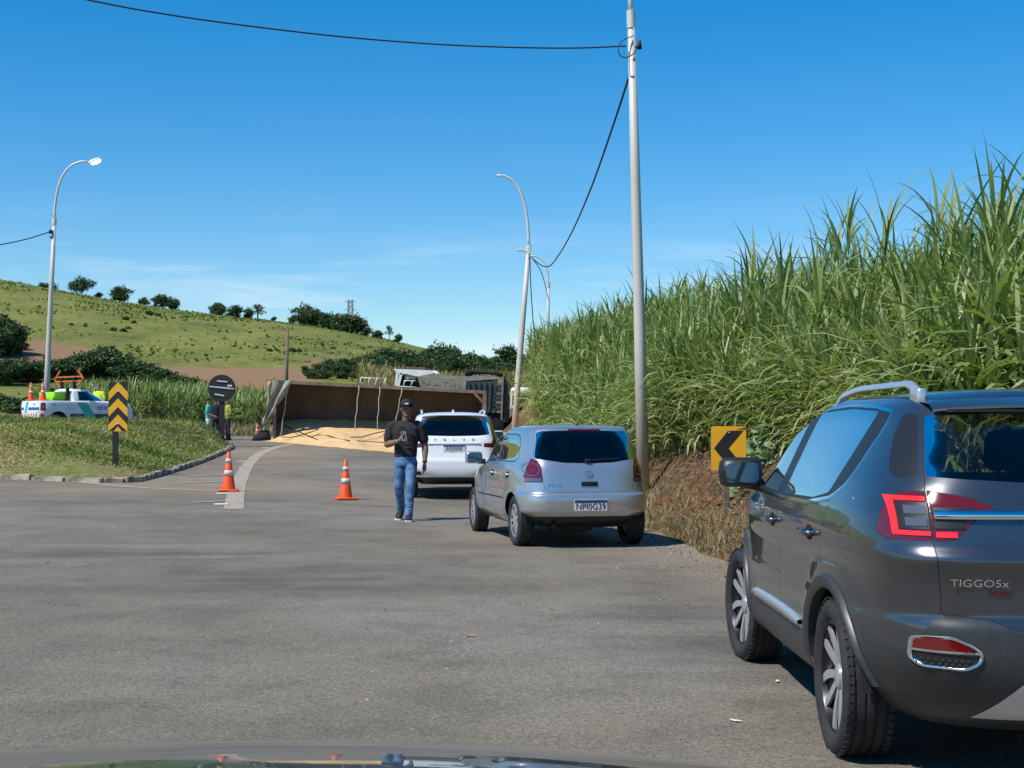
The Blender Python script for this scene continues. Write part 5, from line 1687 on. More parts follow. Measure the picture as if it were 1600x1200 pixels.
    part('antenna', M_P, root, lambda bm: add_stack(bm, [(-.30, 0, 1.645, .09, .03), (-.32, 0, 1.67, .06, .022), (-.345, 0, 1.695, .025, .010)], 12), smooth=True)
    for sg in (1, -1):
        part('roof_rail', M_SILVER, root, lambda bm: add_tube(bm, [(-.50, sg * .60, 1.60), (-.44, sg * .60, 1.672), (.2, sg * .60, 1.69), (.85, sg * .585, 1.665), (.95, sg * .58, 1.60)], .022, 8), smooth=True)
        for wx in (0.0, WB): arch_liner(root, wx, sg * .55, sg * .88, .41)
        wheel_parts(root, 0, sg * .79, RW, .235, .25, 'ten', sg)
        wheel_parts(root, WB, sg * .79, RW, .235, .25, 'ten', sg)
    side_mirror(root, 2.05, 1.02, 1.20, .87, 1.13, M_P, 1.0)
    seats(root, ((1.4, (.38, -.38)), (.4, (.42, 0, -.42))), .66)
    part('cabin_floor', M_UNDER, root, lambda bm: (add_box(bm, (1.35, 0, .40), (4.1, 1.4, .14)), add_box(bm, (-.3, 0, .9), (.9, 1.2, .03)), add_box(bm, (2.15, 0, 1.0), (.4, 1.3, .14), bevel=.05)))
    tag(root, 'white SUV with spaced letters on its tailgate, stopped before the spilled grain', 'car')
    return root
whitecar = build_white()
whitecar.rotation_euler = (0, 0, R(90 + 4.5))
_wx, _wy = PX(710, 27.7) - .95 * math.sin(R(4.5)), 27.7 + .95 * math.cos(R(4.5))
whitecar.location = (_wx, _wy, float(road_z(_wx, _wy)) + .012)
# ================================================================== overturned trailer, grain, trucks
M_RUST = mottled('trailer_steel', (.058, .047, .039), (.11, .084, .064), 1.3, .75)
M_RUST2 = mottled('trailer_rim', (.13, .10, .075), (.24, .185, .14), 3, .8)
M_TARP = mottled('canvas_tarp', (.20, .195, .155), (.30, .285, .23), 2.5, .9, .02)
M_TARPG = mottled('grey_green_tarp', (.17, .175, .135), (.25, .25, .19), 2.0, .85, .02)
M_DKGREEN = mottled('dark_green_steel', (.030, .042, .044), (.05, .064, .064), 3, .45)
M_WHITE = mottled('truck_white', (.70, .70, .67), (.80, .80, .78), 2, .45)
M_CREAM = principled('cream_plastic', (.55, .48, .33), .5)
M_ROPE = mottled('rope', (.34, .30, .22), (.50, .45, .35), 12, .95)
def sag(a, b, s, n=10):
    a, b = Vector(a), Vector(b)
    return [a.lerp(b, i / n) + Vector((0, 0, -s * 4 * (i / n) * (1 - i / n))) for i in range(n + 1)]
def build_trailer():
    # local frame: x along the bed, y = into the box (away from the camera), z up as it lies on its side
    A = P(429, 686, 60.0); A.z = float(road_z(A.x, A.y))
    B = P(757, 672, 61.6); B.z = float(road_z(B.x, B.y))
    L = math.hypot(B.x - A.x, B.y - A.y)
    yaw = math.atan2(B.y - A.y, B.x - A.x)
    root = empty('overturned_trailer', (A.x, A.y, A.z), yaw)
    dz = B.z - A.z
    h0, h1, D = 2.42, 2.42, 1.75
    top = lambda x: h0 + (2.02 - h0) * x / L
    base = lambda x: dz * x / L
    def quad(bm, pts, th, nrm):
        n = Vector(nrm) * th
        a = [bm.verts.new(Vector(p)) for p in pts]; b = [bm.verts.new(Vector(p) + n) for p in pts]
        bm.faces.new(a); bm.faces.new(b[::-1])
        for i in range(4): bm.faces.new((a[i], b[i], b[(i + 1) % 4], a[(i + 1) % 4]))
    part('bed_floor', M_RUST, root, lambda bm: quad(bm, [(0, D, 0), (L, D, base(L)), (L, D, top(L)), (0, D, top(0))], .06, (0, 1, 0)))
    part('side_wall', M_RUST, root, lambda bm: quad(bm, [(0, .02, top(0)), (L, .02, top(L)), (L, D, top(L)), (0, D, top(0))], .05, (0, 0, -1)))
    part('side_wall', M_RUST, root, lambda bm: quad(bm, [(0, .02, .02), (L, .02, base(L) + .02), (L, D, base(L) + .02), (0, D, .02)], .05, (0, 0, 1)))
    part('tail_wall', M_RUST, root, lambda bm: quad(bm, [(0, .02, 0), (0, D, 0), (0, D, top(0)), (0, .02, top(0))], .05, (1, 0, 0)))
    part('head_wall', M_RUST, root, lambda bm: quad(bm, [(L, .02, base(L)), (L, D, base(L)), (L, D, top(L)), (L, .02, top(L))], .05, (-1, 0, 0)))
    def rim(bm):
        add_bar(bm, (-.05, 0, top(0)), (L, 0, top(L)), .12, .13)
        add_bar(bm, (L, 0, top(L) + .05), (L, 0, base(L)), .14, .14)
        add_bar(bm, (L - .45, 0, top(L) - .02), (L, 0, top(L) - .5), .10, .10)
        add_bar(bm, (0, 0, top(0)), (0, 0, 0), .10, .12)
    part('rim', M_RUST2, root, rim)
    for i in range(9):
        x = .5 + (L - 1) * i / 8
        part('wall_rib', M_RUST2, root, lambda bm: add_bar(bm, (x, .1, top(x) + .035), (x, D, top(x) + .035), .09, .07))
    # chassis, axles and wheels on the far side
    def chassis(bm):
        for z in (.8, 1.6): add_bar(bm, (.2, D + .25, z), (L - .3, D + .25, z), .12, .30)
    part('chassis', M_UNDER, root, chassis)
    for i, x in enumerate((1.3, 2.5, 3.7)):
        def axle(bm): add_tube(bm, [(x, D + .55, .3), (x, D + .55, 2.1)], .07, 8)
        part('axle', M_UNDER, root, axle)
        for z in (.30, 1.95):
            w = part('wheel', M_TYRE, root, lambda bm: add_lathe(bm, [(.25, -.15), (.48, -.15), (.52, -.08), (.52, .08), (.48, .15), (.25, .15), (.25, -.15)], 24), angle=40, loc=(x, D + .55, z))
            part('rim_disc', M_SILVER, w, lambda bm: add_lathe(bm, [(0, .06), (.25, .06), (.25, -.06), (0, -.06)], 20))
    # torn tarp hanging off the tail end
    def tarp(bm):
        nu, nv = 7, 14; g = []
        for i in range(nu):
            row = []
            for j in range(nv):
                t = j / (nv - 1); u = i / (nu - 1)
                x = -.10 - .55 * t ** 1.6 + u * (.85 - .55 * t) + .05 * math.sin(9 * t + 3 * u)
                y = -.10 - .12 * math.sin(3 * t) - .09 * math.sin(u * 9 + t * 4)
                row.append(bm.verts.new((x, y, top(0) + .05 - t * (2.2 - .35 * u) * (1 if u < .6 else .8))))
            g.append(row)
        for i in range(nu - 1):
            for j in range(nv - 1): bm.faces.new((g[i][j], g[i + 1][j], g[i + 1][j + 1], g[i][j + 1]))
    part('torn_tarp', M_TARP, root, tarp, smooth=True)
    def roll(bm):
        pts = [(-.18 - .03 * math.sin(i), -.06, top(0) + .02 - i * .19) for i in range(13)]
        add_tube(bm, [(p[0] - .02 * i * .9, p[1], p[2]) for i, p in enumerate(pts)], [.07 + .02 * math.sin(i * 1.7) for i in range(13)], 8)
    part('rolled_tarp', M_TARP, root, roll, smooth=True)
    part('tarp_bag', M_UNDER, root, lambda bm: add_stack(bm, [(-.55, 0, .0, .42, .25, 2.4), (-.5, 0, .18, .34, .22, 2.2), (-.42, 0, .42, .2, .15, 2)], 14), smooth=True)
    # ropes that tied the cover
    for x0, x1, zb in ((.55, .22, .06), (3.42, 3.22, .20), (4.28, 4.15, .24), (5.2, 4.85, .3)):
        if x0 > L: continue
        def rope(bm):
            n = 8
            add_tube(bm, [(x0 + (x1 - x0) * i / n + .02 * math.sin(i * 2.1), -.07 - .04 * math.sin(i / n * 3.1), top(x0) + (base(x1) + zb - top(x0)) * i / n) for i in range(n + 1)], .020, 6)
        part('rope', M_ROPE, root, rope, smooth=True)
    def ladder(bm):
        for x in (3.5, 3.85, 4.15, 4.5): add_tube(bm, [(x, .5, top(x)), (x + .04, .5, top(x) + .30), (x + .10, .5, top(x) + .40)], .025, 6)
        add_tube(bm, [(3.55, .5, top(3.5) + .36), (4.6, .5, top(4.5) + .36)], .02, 6)
        add_tube(bm, [(3.5, .5, top(3.5) + .05), (4.5, .5, top(4.5) + .05)], .02, 6)
    part('ladder', M_WHITE, root, ladder, smooth=True)
    part('tail_bracket', M_RUST2, root, lambda bm: (add_bar(bm, (-.35, .05, top(0) + .06), (.2, .05, top(0) + .04), .06, .05), add_bar(bm, (-.02, .05, top(0)), (-.02, .05, top(0) + .16), .05)))
    tag(root, 'overturned rust-brown grain trailer lying on its side across the road', 'trailer')
    return root, L, yaw, A, B
trailer, TL, TYAW, TA, TB = build_trailer()
# spilled grain
def build_grain():
    ca, sa = math.cos(TYAW), math.sin(TYAW)
    xs = np.linspace(-.6, TL + 3.6, 120); ts = np.linspace(0, 1, 60)
    X, T = np.meshgrid(xs, ts, indexing='ij')
    run = np.interp(X, [-.6, 0, 1.6, 4.0, 6.5, 9.0, 12.5], [.25, 1.0, 4.2, 9.0, 13.0, 16.0, 10.0])
    run = run * (1 + .16 * (vnoise(X, X * 0, .8, 61) - .5) + .08 * (vnoise(X, X * 0, .25, 62) - .5))
    Y = 1.72 - (1.72 + run) * T                         # from the back of the box out to the road
    wx = TA.x + X * ca - Y * sa; wy = TA.y + X * sa + Y * ca
    ins = smoothstep(-.4, 1.7, Y)
    H = .40 * smoothstep(0, .75, 1 - T) * (.55 + .45 * smoothstep(-.5, 1.2, X)) + .40 * ins
    H = H + (vnoise(wx, wy, .45, 63) - .5) * .06 * smoothstep(0, .3, 1 - T) + (vnoise(wx, wy, 1.6, 64) - .5) * .30 * smoothstep(0, .4, 1 - T)
    H = H * smoothstep(-.6, .3, X)
    inb = (X > .04) & (X < TL - .04)
    Z = road_z(wx, wy) + .012 + np.maximum(H, 0) - .004 * (T >= 1)
    Z = np.where(Y > 0, np.where(inb, Z, road_z(wx, wy) - .1), Z)
    v = np.stack([wx, wy, Z], -1).reshape(-1, 3)
    nr, nc = X.shape
    i = np.arange(nr - 1)[:, None] * nc; j = np.arange(nc - 1)[None, :]
    f = np.stack([i + j, i + j + 1, i + nc + j + 1, i + nc + j], -1).reshape(-1, 4)[:, ::-1]
    m = principled('maize_grain', (.55, .33, .11), .9, spec=.2)
    n, l, b = nodes(m)
    t = noise(n, l, 1.2, 6, .65); t2 = noise(n, l, 30, 5, .8)
    r = ramp(n, l, t.outputs[0], [(.35, (.58, .38, .18)), (.65, (.68, .47, .25))])
    r2 = ramp(n, l, t2.outputs[0], [(.38, (.62, .58, .5)), (.5, (1, 1, 1)), (.62, (1.2, 1.18, 1.1))])
    l.new(mixc(n, l, 1.0, r.outputs[0], r2.outputs[0], 'MULTIPLY').outputs[0], b.inputs['Base Color'])
    bump(n, l, b, t2.outputs[0], .6, .02)
    # loose kernels past the edge of the heap
    S = Soup()
    k = 2600
    xx = RNG.uniform(.2, TL + 1.5, k)
    run1 = np.interp(xx, [-.6, 0, 1.6, 4.0, 6.5, 9.0, 12.5], [.25, 1.0, 4.2, 9.0, 13.0, 16.0, 10.0])
    yy = -run1 * (.97 + np.abs(RNG.normal(0, .055, k))) - np.abs(RNG.normal(0, .12, k))
    gx = TA.x + xx * ca - yy * sa; gy = TA.y + xx * sa + yy * ca
    s_ = RNG.uniform(.015, .045, k)
    c = np.stack([gx, gy, road_z(gx, gy) + .02], -1)
    q = np.stack([c + np.stack([s_, 0 * s_, 0 * s_], -1), c + np.stack([0 * s_, s_, s_ * .3], -1), c - np.stack([s_, 0 * s_, 0 * s_], -1), c - np.stack([0 * s_, s_, 0 * s_], -1)], 1).reshape(-1, 3)
    me = np_mesh('spilled_grain', np.concatenate([v, q]), np.concatenate([f, np.arange(len(q)).reshape(-1, 4) + len(v)]))
    tag(link('spilled_grain', me, m), 'wide heap of golden maize grain spilled from the overturned trailer', 'grain', kind='stuff')
    # cords lying over the grain
    def gz2(x, y):
        return float(np.interp(0, [0], [0]))
    pts_px = [[(444, 668), (462, 676), (480, 683), (496, 690)], [(440, 686), (455, 687), (468, 684), (483, 679), (497, 674)], [(484, 686), (497, 683), (512, 684), (528, 689), (546, 692)], [(558, 692), (575, 693), (592, 694), (607, 695)], [(548, 686), (566, 686), (585, 680), (603, 676)]]
    return pts_px
CORDS = build_grain()
def grain_top(wx, wy):
    ca, sa = math.cos(TYAW), math.sin(TYAW)
    dx, dy = wx - TA.x, wy - TA.y
    X = dx * ca + dy * sa; Y = -dx * sa + dy * ca
    run = np.interp(X, [-.6, 0, 1.6, 4.0, 6.5, 9.0, 12.5], [.25, 1.0, 4.2, 9.0, 13.0, 16.0, 10.0])
    T = (1.72 - Y) / (1.72 + run)
    return float(road_z(wx, wy)) + .012 + .40 * float(smoothstep(0, .75, 1 - T)) * (.55 + .45 * float(smoothstep(-.5, 1.2, X))) + .40 * float(smoothstep(-.4, 1.7, Y))
for k, pl in enumerate(CORDS):
    pts = []
    for (px, py) in pl:
        d = 48.0
        while d < 68:
            p = P(px, py, d)
            if p.z <= grain_top(p.x, p.y): break
            d += .1
        pts.append((p.x, p.y, grain_top(p.x, p.y) + .07))
    o = part('cord', M_RUST if k % 2 else M_UNDER, None, lambda bm: add_tube(bm, pts, .022, 6), smooth=True)
    tag(o, ['dark tarp bar lying slanted on the spilled grain below the tail rope', 'looped cord lying on the grain beside the trailer tail', 'cord snaking across the middle of the spilled grain', 'straight dark cord lying on the front of the grain heap', 'slack cord on the grain by the foot of the middle rope'][k], 'cord')

# ---- tipper truck lying behind, its dark ribbed body with tarp towards us
def build_tipper():
    d = 70.0
    x0, x1 = PX(652, d), PX(771, d)
    g = float(road_z(PX(720, d), d))
    zt = P(760, 580, d).z - g
    root = empty('tipper_truck', (0, d, g))
    zr = lambda py: P(700, py, d).z - g
    xr = lambda px: PX(px, d)
    def wedge(bm):
        pr = [(xr(652), zr(588)), (xr(657), zr(606)), (xr(727), zr(612)), (xr(729), zr(593))]
        add_prism(bm, pr, Matrix(((1, 0, 0, 0), (0, 0, 1, 0), (0, 1, 0, 0), (0, 0, 0, 1))), 1.6)
    tp = part('tarp_cover', M_TARPG, root, wedge)
    t = link('lettering', text_mesh('PAATHL', .36, .004, squash=1.3, space=1.25), mottled('faded_print', (.20, .19, .15), (.26, .245, .2), 8, .9), tp)
    t.location = ((xr(672) + xr(706)) / 2, -.012, zr(600.5)); t.rotation_euler = (R(90), R(3.5), 0)
    def top(bm):
        pts = [(xr(652), zr(588.5)), (xr(672), zr(584)), (xr(690), zr(584)), (xr(712), zr(588)), (xr(745), zr(587)), (xr(775), zr(588.5)), (xr(784), zr(592)), (xr(727), zr(595.5))]
        add_prism(bm, pts, Matrix(((1, 0, 0, 0), (0, 0, 1, .02), (0, 1, 0, 0), (0, 0, 0, 1))), 2.2)
    part('tarp_top', M_TARP, root, top)
    def bodyf(bm):
        pr = [(xr(727), zr(594)), (xr(778), zr(596)), (xr(771), zr(645)), (xr(758), zr(645)), (xr(727), zr(645))]
        add_prism(bm, pr, Matrix(((1, 0, 0, 0), (0, 0, 1, .05), (0, 1, 0, 0), (0, 0, 0, 1))), 2.2)
    part('tipper_body', M_DKGREEN, root, bodyf)
    for i in range(6):
        xa = xr(732 + i * 8.6)
        def rib(bm): add_bar(bm, (xa, 0, zr(597)), (xa - .02 * i, 0, zr(643)), .11, .12, up=(0, 1, 0))
        part('body_rib', M_DKGREEN, root, rib)
    def head(bm):
        add_prism(bm, [(xr(779), zr(590)), (xr(787), zr(590)), (xr(785), zr(645)), (xr(769), zr(645))], Matrix(((1, 0, 0, 0), (0, 0, 1, 0), (0, 1, 0, 0), (0, 0, 0, 1))), 2.0)
    part('head_board', M_TARPG, root, head)
    for k, py in enumerate((600, 608, 615, 622, 629, 636)):
        def slat(bm): add_bar(bm, (xr(776 - k), -.03, zr(py)), (xr(785), -.03, zr(py)), .06, .10, up=(0, 0, 1))
        part('board_slat', M_DKGREEN if k % 2 else M_RUST2, root, slat)
    part('corner_post', M_RUST2, root, lambda bm: add_bar(bm, (xr(786), -.06, zr(588)), (xr(783.5), -.06, zr(656)), .08, .08))
    def cab(bm):
        add_stack(bm, [(xr(790), 1.3, zr(660), .17, 1.2, 4), (xr(790.5), 1.3, zr(620), .19, 1.2, 4), (xr(789), 1.3, zr(598), .17, 1.15, 4), (xr(786), 1.3, zr(588), .10, 1.0, 3)], 20)
    part('cab', M_DKGREEN, root, cab, angle=50)
    def rolled(bm):
        add_tube(bm, [(xr(727), .2, zr(583)), (xr(740), .2, zr(581)), (xr(760), .2, zr(582)), (xr(775), .2, zr(583)), (xr(786), .2, zr(587))], [.16, .13, .08, .11, .09], 10)
        add_tube(bm, [(xr(727), .1, zr(581)), (xr(738), .1, zr(584))], [.17, .12], 10)
    part('rolled_cover', M_UNDER, root, rolled, smooth=True)
    def under(bm):
        add_box(bm, ((xr(760) + xr(785)) / 2, .6, zr(660)), (xr(786) - xr(756), 1.0, .9), bevel=.08)
        for px in (762, 778): add_lathe(bm, [(0, -.2), (.5, -.2), (.5, .2), (0, .2)], 20, Matrix.Translation((xr(px), .5, .5)) @ Matrix.Rotation(R(90), 4, 'X'))
    part('running_gear', M_UNDER, root, under, angle=40)
    tag(root, 'dark green ribbed tipper body with tarpaulin standing behind the overturned trailer', 'truck')
build_tipper()

# ---- white lorry cab beyond
def build_lorry():
    d = 76.0
    g = float(road_z(PX(640, d), d))
    root = empty('lorry', (0, d, g))
    xr = lambda px: PX(px, d); zr = lambda py: P(700, py, d).z - g
    MY = Matrix(((1, 0, 0, 0), (0, 0, 1, 0), (0, 1, 0, 0), (0, 0, 0, 1)))
    def roof(bm):
        add_prism(bm, rounded([(xr(614), zr(576)), (xr(674), zr(578.5)), (xr(680), zr(582)), (xr(664), zr(588)), (xr(650), zr(588)), (xr(634), zr(584)), (xr(622), zr(586)), (xr(618), zr(580))], .12, 3), MY, 2.3)
    part('cab_roof', M_WHITE, root, roof)
    for xa, za, xb, zb_ in ((620.5, 583, 618.5, 603), (627, 583, 622, 603), (662, 586, 667, 640)):
        part('cab_pillar', M_WHITE, root, lambda bm: add_bar(bm, (xr(xa), .1, zr(za)), (xr(xb), .1, zr(zb_)), .13, .2, up=(0, 1, 0)))
    part('wind_deflector', M_WHITE, root, lambda bm: add_stack(bm, [(xr(676), .9, zr(592), .42, .9, 3), (xr(677), .9, zr(584), .36, .85, 3), (xr(676), .9, zr(579), .2, .7, 3)], 16), smooth=True)
    part('cab_inside', M_UNDER, root, lambda bm: add_box(bm, ((xr(623) + xr(664)) / 2, 1.1, (zr(585) + zr(650)) / 2), (xr(664) - xr(623), 1.6, zr(585) - zr(650))))
    def seat(bm):
        add_box(bm, (xr(641), .22, zr(588.5)), (.62, .25, .24), bevel=.06)
        for px in (637, 646): add_box(bm, (xr(px), .18, zr(590.5)), (.2, .2, .16), bevel=.05)
    part('sun_visor', M_CREAM, root, seat, angle=40)
    mkb = principled('marker_brown', (.16, .06, .045), .4)
    for i in range(7): part('roof_marker_light', mkb, root, lambda bm: add_box(bm, (xr(622 + i * 6.5), .8, zr(573.5 + .2 * i)), (.16, .14, .10), bevel=.03))
    part('light_bar', M_UNDER, root, lambda bm: add_bar(bm, (xr(618), .8, zr(575)), (xr(668), .8, zr(577)), .06))
    def frame(bm):
        for px in (631, 643): add_tube(bm, [(xr(px), -.4, zr(604)), (xr(px) + .06, -.4, zr(597)), (xr(px) + .16, -.4, zr(594.5))], .03, 6)
        add_tube(bm, [(xr(632), -.4, zr(595)), (xr(651), -.4, zr(595.5))], .025, 6)
        add_tube(bm, [(xr(624), -.4, zr(604)), (xr(651), -.4, zr(605.5))], .03, 6)
    part('guard_rail', M_WHITE, root, frame, smooth=True)
    def chassis(bm):
        add_box(bm, (xr(650), 1.2, .8), (4.2, 1.0, .5))
        for q in (-1.3, 1.3): add_lathe(bm, [(0, -.18), (.52, -.18), (.52, .18), (0, .18)], 20, Matrix.Translation((xr(650) + q, .6, .52)) @ Matrix.Rotation(R(90), 4, 'X'))
    part('running_gear', M_UNDER, root, chassis, angle=40)
    tag(root, 'white lorry cab with a row of roof lights rising behind the trailer', 'truck')
build_lorry()

# ---- white truck half hidden by the elephant grass
def build_hidden():
    d = 78.0
    g = float(road_z(PX(812, d), d))
    root = empty('truck', (0, d, g))
    xr = lambda px: PX(px, d); zr = lambda py: P(800, py, d).z - g
    w = .5 * (xr(842) - xr(797)); cx = (xr(842) + xr(797)) / 2
    def cab(bm):
        add_stack(bm, [(cx, 1, zr(672), w, 1.0, 5), (cx, 1, zr(640), w, 1.02, 5), (cx, 1, zr(634), w, 1.0, 5)], 24)
        add_stack(bm, [(cx, 1.05, zr(618), w * .96, .98, 5), (cx, 1.05, zr(608), w * .95, .95, 5), (cx, 1.1, zr(605), w * .85, .8, 4)], 24)
        for sx in (-.93, .93):
            for sy in (.15, 1.9): add_bar(bm, (cx + sx * w, sy, zr(636)), (cx + sx * w * .97, sy, zr(616)), .10, .10)
    part('cab', M_WHITE, root, cab, angle=50)
    part('windscreen', M_GLASS_DARK, root, lambda bm: add_box(bm, (cx, .14, zr(627)), (w * 1.8, .02, zr(617) - zr(637))))
    part('cab_inside', M_UNDER, root, lambda bm: add_box(bm, (cx, 1.2, zr(627)), (w * 1.7, 1.3, zr(618) - zr(636))))
    part('visor_stripe', principled('stripe_red', (.35, .10, .09), .5), root, lambda bm: add_box(bm, (cx, .055, zr(613.5)), (w * 1.3, .03, .14)))
    for px in (807.5, 826):
        h = part('headlight', M_CLEAR, root, lambda bm: add_lathe(bm, [(0, .06), (.12, .05), (.16, .01), (.17, -.05)], 18, Matrix.Translation((xr(px), -.02, zr(645))) @ Matrix.Rotation(R(90), 4, 'X')), smooth=True)
    for px, py in ((798, 613), (795.5, 655)):
        part('side_marker', principled('marker_amber', (.55, .33, .06), .4) if 'marker_amber' not in MATS else MATS['marker_amber'], root, lambda bm: add_box(bm, (xr(px) + .1, -.05, zr(py)), (.14, .1, .2), bevel=.02))
    part('bumper', M_WHITE, root, lambda bm: add_box(bm, (cx, .0, zr(658)), (w * 2.05, .25, .35), bevel=.06), angle=40)
    def gear(bm):
        for q in (-.8, .8): add_lathe(bm, [(0, -.15), (.5, -.15), (.5, .15), (0, .15)], 20, Matrix.Translation((cx + q * w, 1.0, .5)) @ Matrix.Rotation(R(90), 4, 'Y'))
        add_box(bm, (cx, 1.6, .6), (w * 1.2, 3.0, .5))
    part('running_gear', M_UNDER, root, gear, angle=40)
    tag(root, 'white truck front half hidden behind the leaning lamp pole and grass', 'truck')
build_hidden()

# ------------------------------------------------------------------ highway patrol pickup
M_NEON = principled('neon_green_panel', (.30, .75, .02), .6)
M_TEAL = principled('teal_stripe', (.05, .42, .36), .4)
M_BLUE = principled('blue_stripe', (.02, .11, .42), .4)
M_NAVY = principled('navy_lower', (.05, .08, .14), .45)
M_ORANGE = principled('cone_orange', (.72, .085, .012), .5)
M_REFLECT = mottled('reflective_band', (.42, .42, .41), (.55, .55, .53), 20, .35)
def cone_mesh(h, base=.19):
    parts = []
    k = h / .75
    def b(bm): add_box(bm, (0, 0, .02 * k), (base * 2 * k, base * 2 * k, .04 * k), bevel=.015 * k)
    def sec(z0, z1):
        r = lambda z: (.135 - .105 * (z / .75)) * k
        def f(bm): add_lathe(bm, [(r(z0), z0 * k), (r(z1), z1 * k)] if z1 < .745 else [(r(z0), z0 * k), (r(.735), .735 * k), (.018 * k, .75 * k), (0, .75 * k)], 24)
        return f
    def ring(z0, z1):
        r = lambda z: (.139 - .105 * (z / .75)) * k
        def f(bm): add_lathe(bm, [(r(z0) - .004, z0 * k), (r(z0), z0 * k), (r(z1), z1 * k), (r(z1) - .004, z1 * k)], 24)
        return f
    return b, sec, ring
CONE_LIB = {}
def cone(loc, h, label, group=None, rz=0.0, rot=None):
    root = empty('traffic_cone', loc, rz)
    if rot: root.rotation_euler = rot
    key = round(h, 2)
    if key not in CONE_LIB:
        b, sec, ring = cone_mesh(h)
        L_ = []
        for nm, f, m, sm in (('base', b, M_ORANGE, 0), ('cone_body', sec(.035, .75), M_ORANGE, 1), ('reflective_band', ring(.30, .40), M_REFLECT, 1), ('reflective_band', ring(.54, .62), M_REFLECT, 1)):
            bm = bmesh.new(); f(bm); me = bm_mesh(bm, nm, smooth=bool(sm)); me.materials.append(m); L_.append((nm, me))
        CONE_LIB[key] = L_
    for nm, me in CONE_LIB[key]: link(nm, me, None, root)
    tag(root, label, 'traffic cone', group)
    return root
def build_pickup():
    root = empty('pickup_truck', (0, 0, 0))
    ST = [(.30, .70, -.55, 3.25, 4, 3), (.40, .80, -.66, 3.34, 5, 3), (.60, .825, -.68, 3.36, 6, 3), (.80, .83, -.68, 3.34, 7, 3), (.95, .82, -.67, 3.25, 7, 3), (1.03, .805, -.665, 2.9, 7, 3), (1.06, .79, -.66, 2.5, 7, 3.2), (1.07, .72, -.60, 2.3, 7, 3.4), (1.072, 0, -.55, 2.2, 7, 3.4)]
    S = Shell(ST, nu=70, sub=3, xc=1.2)
    S.cut('lower', [(2.6, .2), (2.6, .62), (.45, .62), (.45, .2)], 's')
    S.cut('bumper', [(-1.2, .2), (-.35, .2), (-.38, .62), (-1.2, .62)], 's')
    for wx in (0.0, 2.5): S.cut('arch', circle(wx, .33, .37, 22), 's')
    S.delete('arch')
    S.cut('tail_lamp', [(.66, .72), (.95, .72), (.95, 1.0), (.66, 1.0)], 'r', -.45)
    S.cut('tailgate', [(-.1, .65), (.64, .65), (.64, 1.04), (-.1, 1.04)], 'r', -.4, inset=.005)
    stripes = principled('red_white_chevron', (.7, .7, .7), .5)
    n, l, b = nodes(stripes)
    tc = n.new('ShaderNodeTexCoord'); w = n.new('ShaderNodeTexWave'); w.wave_type = 'BANDS'; w.bands_direction = 'DIAGONAL'
    mp = n.new('ShaderNodeMapping'); mp.inputs['Scale'].default_value = (1.6, 1.9, .9); l.new(tc.outputs['Object'], mp.inputs[0]); l.new(mp.outputs[0], w.inputs[0]); w.inputs['Scale'].default_value = 2.2
    rr = ramp(n, l, w.outputs[0], [(.48, (.45, .05, .05)), (.52, (.75, .74, .72))]); l.new(rr.outputs[0], b.inputs['Base Color'])
    side_y, rear_x = S.side_y, S.rear_x
    out = S.emit({'body': M_WHITE, 'gap': M_GAP, 'lower': M_NAVY, 'bumper': stripes, 'tail_lamp': M_RED, 'tailgate': M_WHITE}, root, {'body': ('body', True), 'gap': ('panel_gap', True), 'bumper': ('rear_bumper', True), 'tailgate': ('tailgate', True), 'lower': ('lower_panel', False)})
    C = Shell([(1.05, .76, .60, 2.20, 9, 3.4), (1.15, .74, .58, 1.98, 9, 3.6), (1.35, .67, .56, 1.56, 8, 4), (1.46, .62, .60, 1.30, 6, 4), (1.51, .54, .7, 1.16, 4, 3.4), (1.525, .3, .8, 1.0, 3, 3), (1.53, 0, .85, .95, 3, 3)], nu=60, sub=4, xc=1.1)
    C.cut('cab_window', rounded([(1.84, 1.09), (.84, 1.09), (.84, 1.42), (1.24, 1.42)], .04, 3), 's', inset=.012)
    C.cut('back_window', rounded([(-.1, 1.12), (.52, 1.12), (.48, 1.42), (-.1, 1.43)], .03, 2), 'r', .8)
    C.cut('windshield', [(-.1, 1.1), (.6, 1.1), (.5, 1.42), (-.1, 1.44)], 'f', 1.18)
    C.emit({'body': M_WHITE, 'gap': M_GAP, 'cab_window': M_GLASS_DARK, 'back_window': M_GLASS_DARK, 'windshield': M_GLASS_DARK}, root, {'body': ('cab', True), 'gap': ('window_seal', True), 'back_window': ('back_window', True), 'windshield': ('windshield', True)})
    for sg in (1, -1):
        for wx in (0.0, 2.5):
            arch_liner(root, wx, sg * .5, sg * .78, .37)
            wheel_parts(root, wx, sg * .70, .32, .19, .20, 'trim', sg)
        def teal(bm):
            rows = []
            for i in range(9):
                z = .40 + .62 * i / 8; x = 1.18 - .45 * (i / 8)
                rows.append([bm.verts.new((x + o, sg * (side_y(x + o, z) + .006), z)) for o in (-.02, .38)])
            for i in range(8): bm.faces.new((rows[i][0], rows[i][1], rows[i + 1][1], rows[i + 1][0]))
        part('teal_stripe', M_TEAL, root, teal)
        lo = link('logo', text_mesh('eix', .30, .003, squash=1.2), M_BLUE, root)
        lo.location = (1.75, sg * (side_y(1.75, .85) + .008), .85); lo.rotation_euler = (R(90), 0, R(180) if sg > 0 else 0)
        sm = link('number', text_mesh('532', .11, .002), M_NAVY, root)
        sm.location = (-.18, sg * (side_y(-.18, .93) + .008), .93); sm.rotation_euler = (R(90), 0, R(180) if sg > 0 else 0)
    tg = out['tailgate'][0]
    part('blue_stripe', M_BLUE, tg, lambda bm: surf_patch(bm, rear_x, np.linspace(-.62, .05, 7), np.linspace(.74, .84, 3), .006))
    part('blue_stripe', M_BLUE, tg, lambda bm: surf_patch(bm, rear_x, np.linspace(.36, .56, 4), np.linspace(.74, .84, 3), .006))
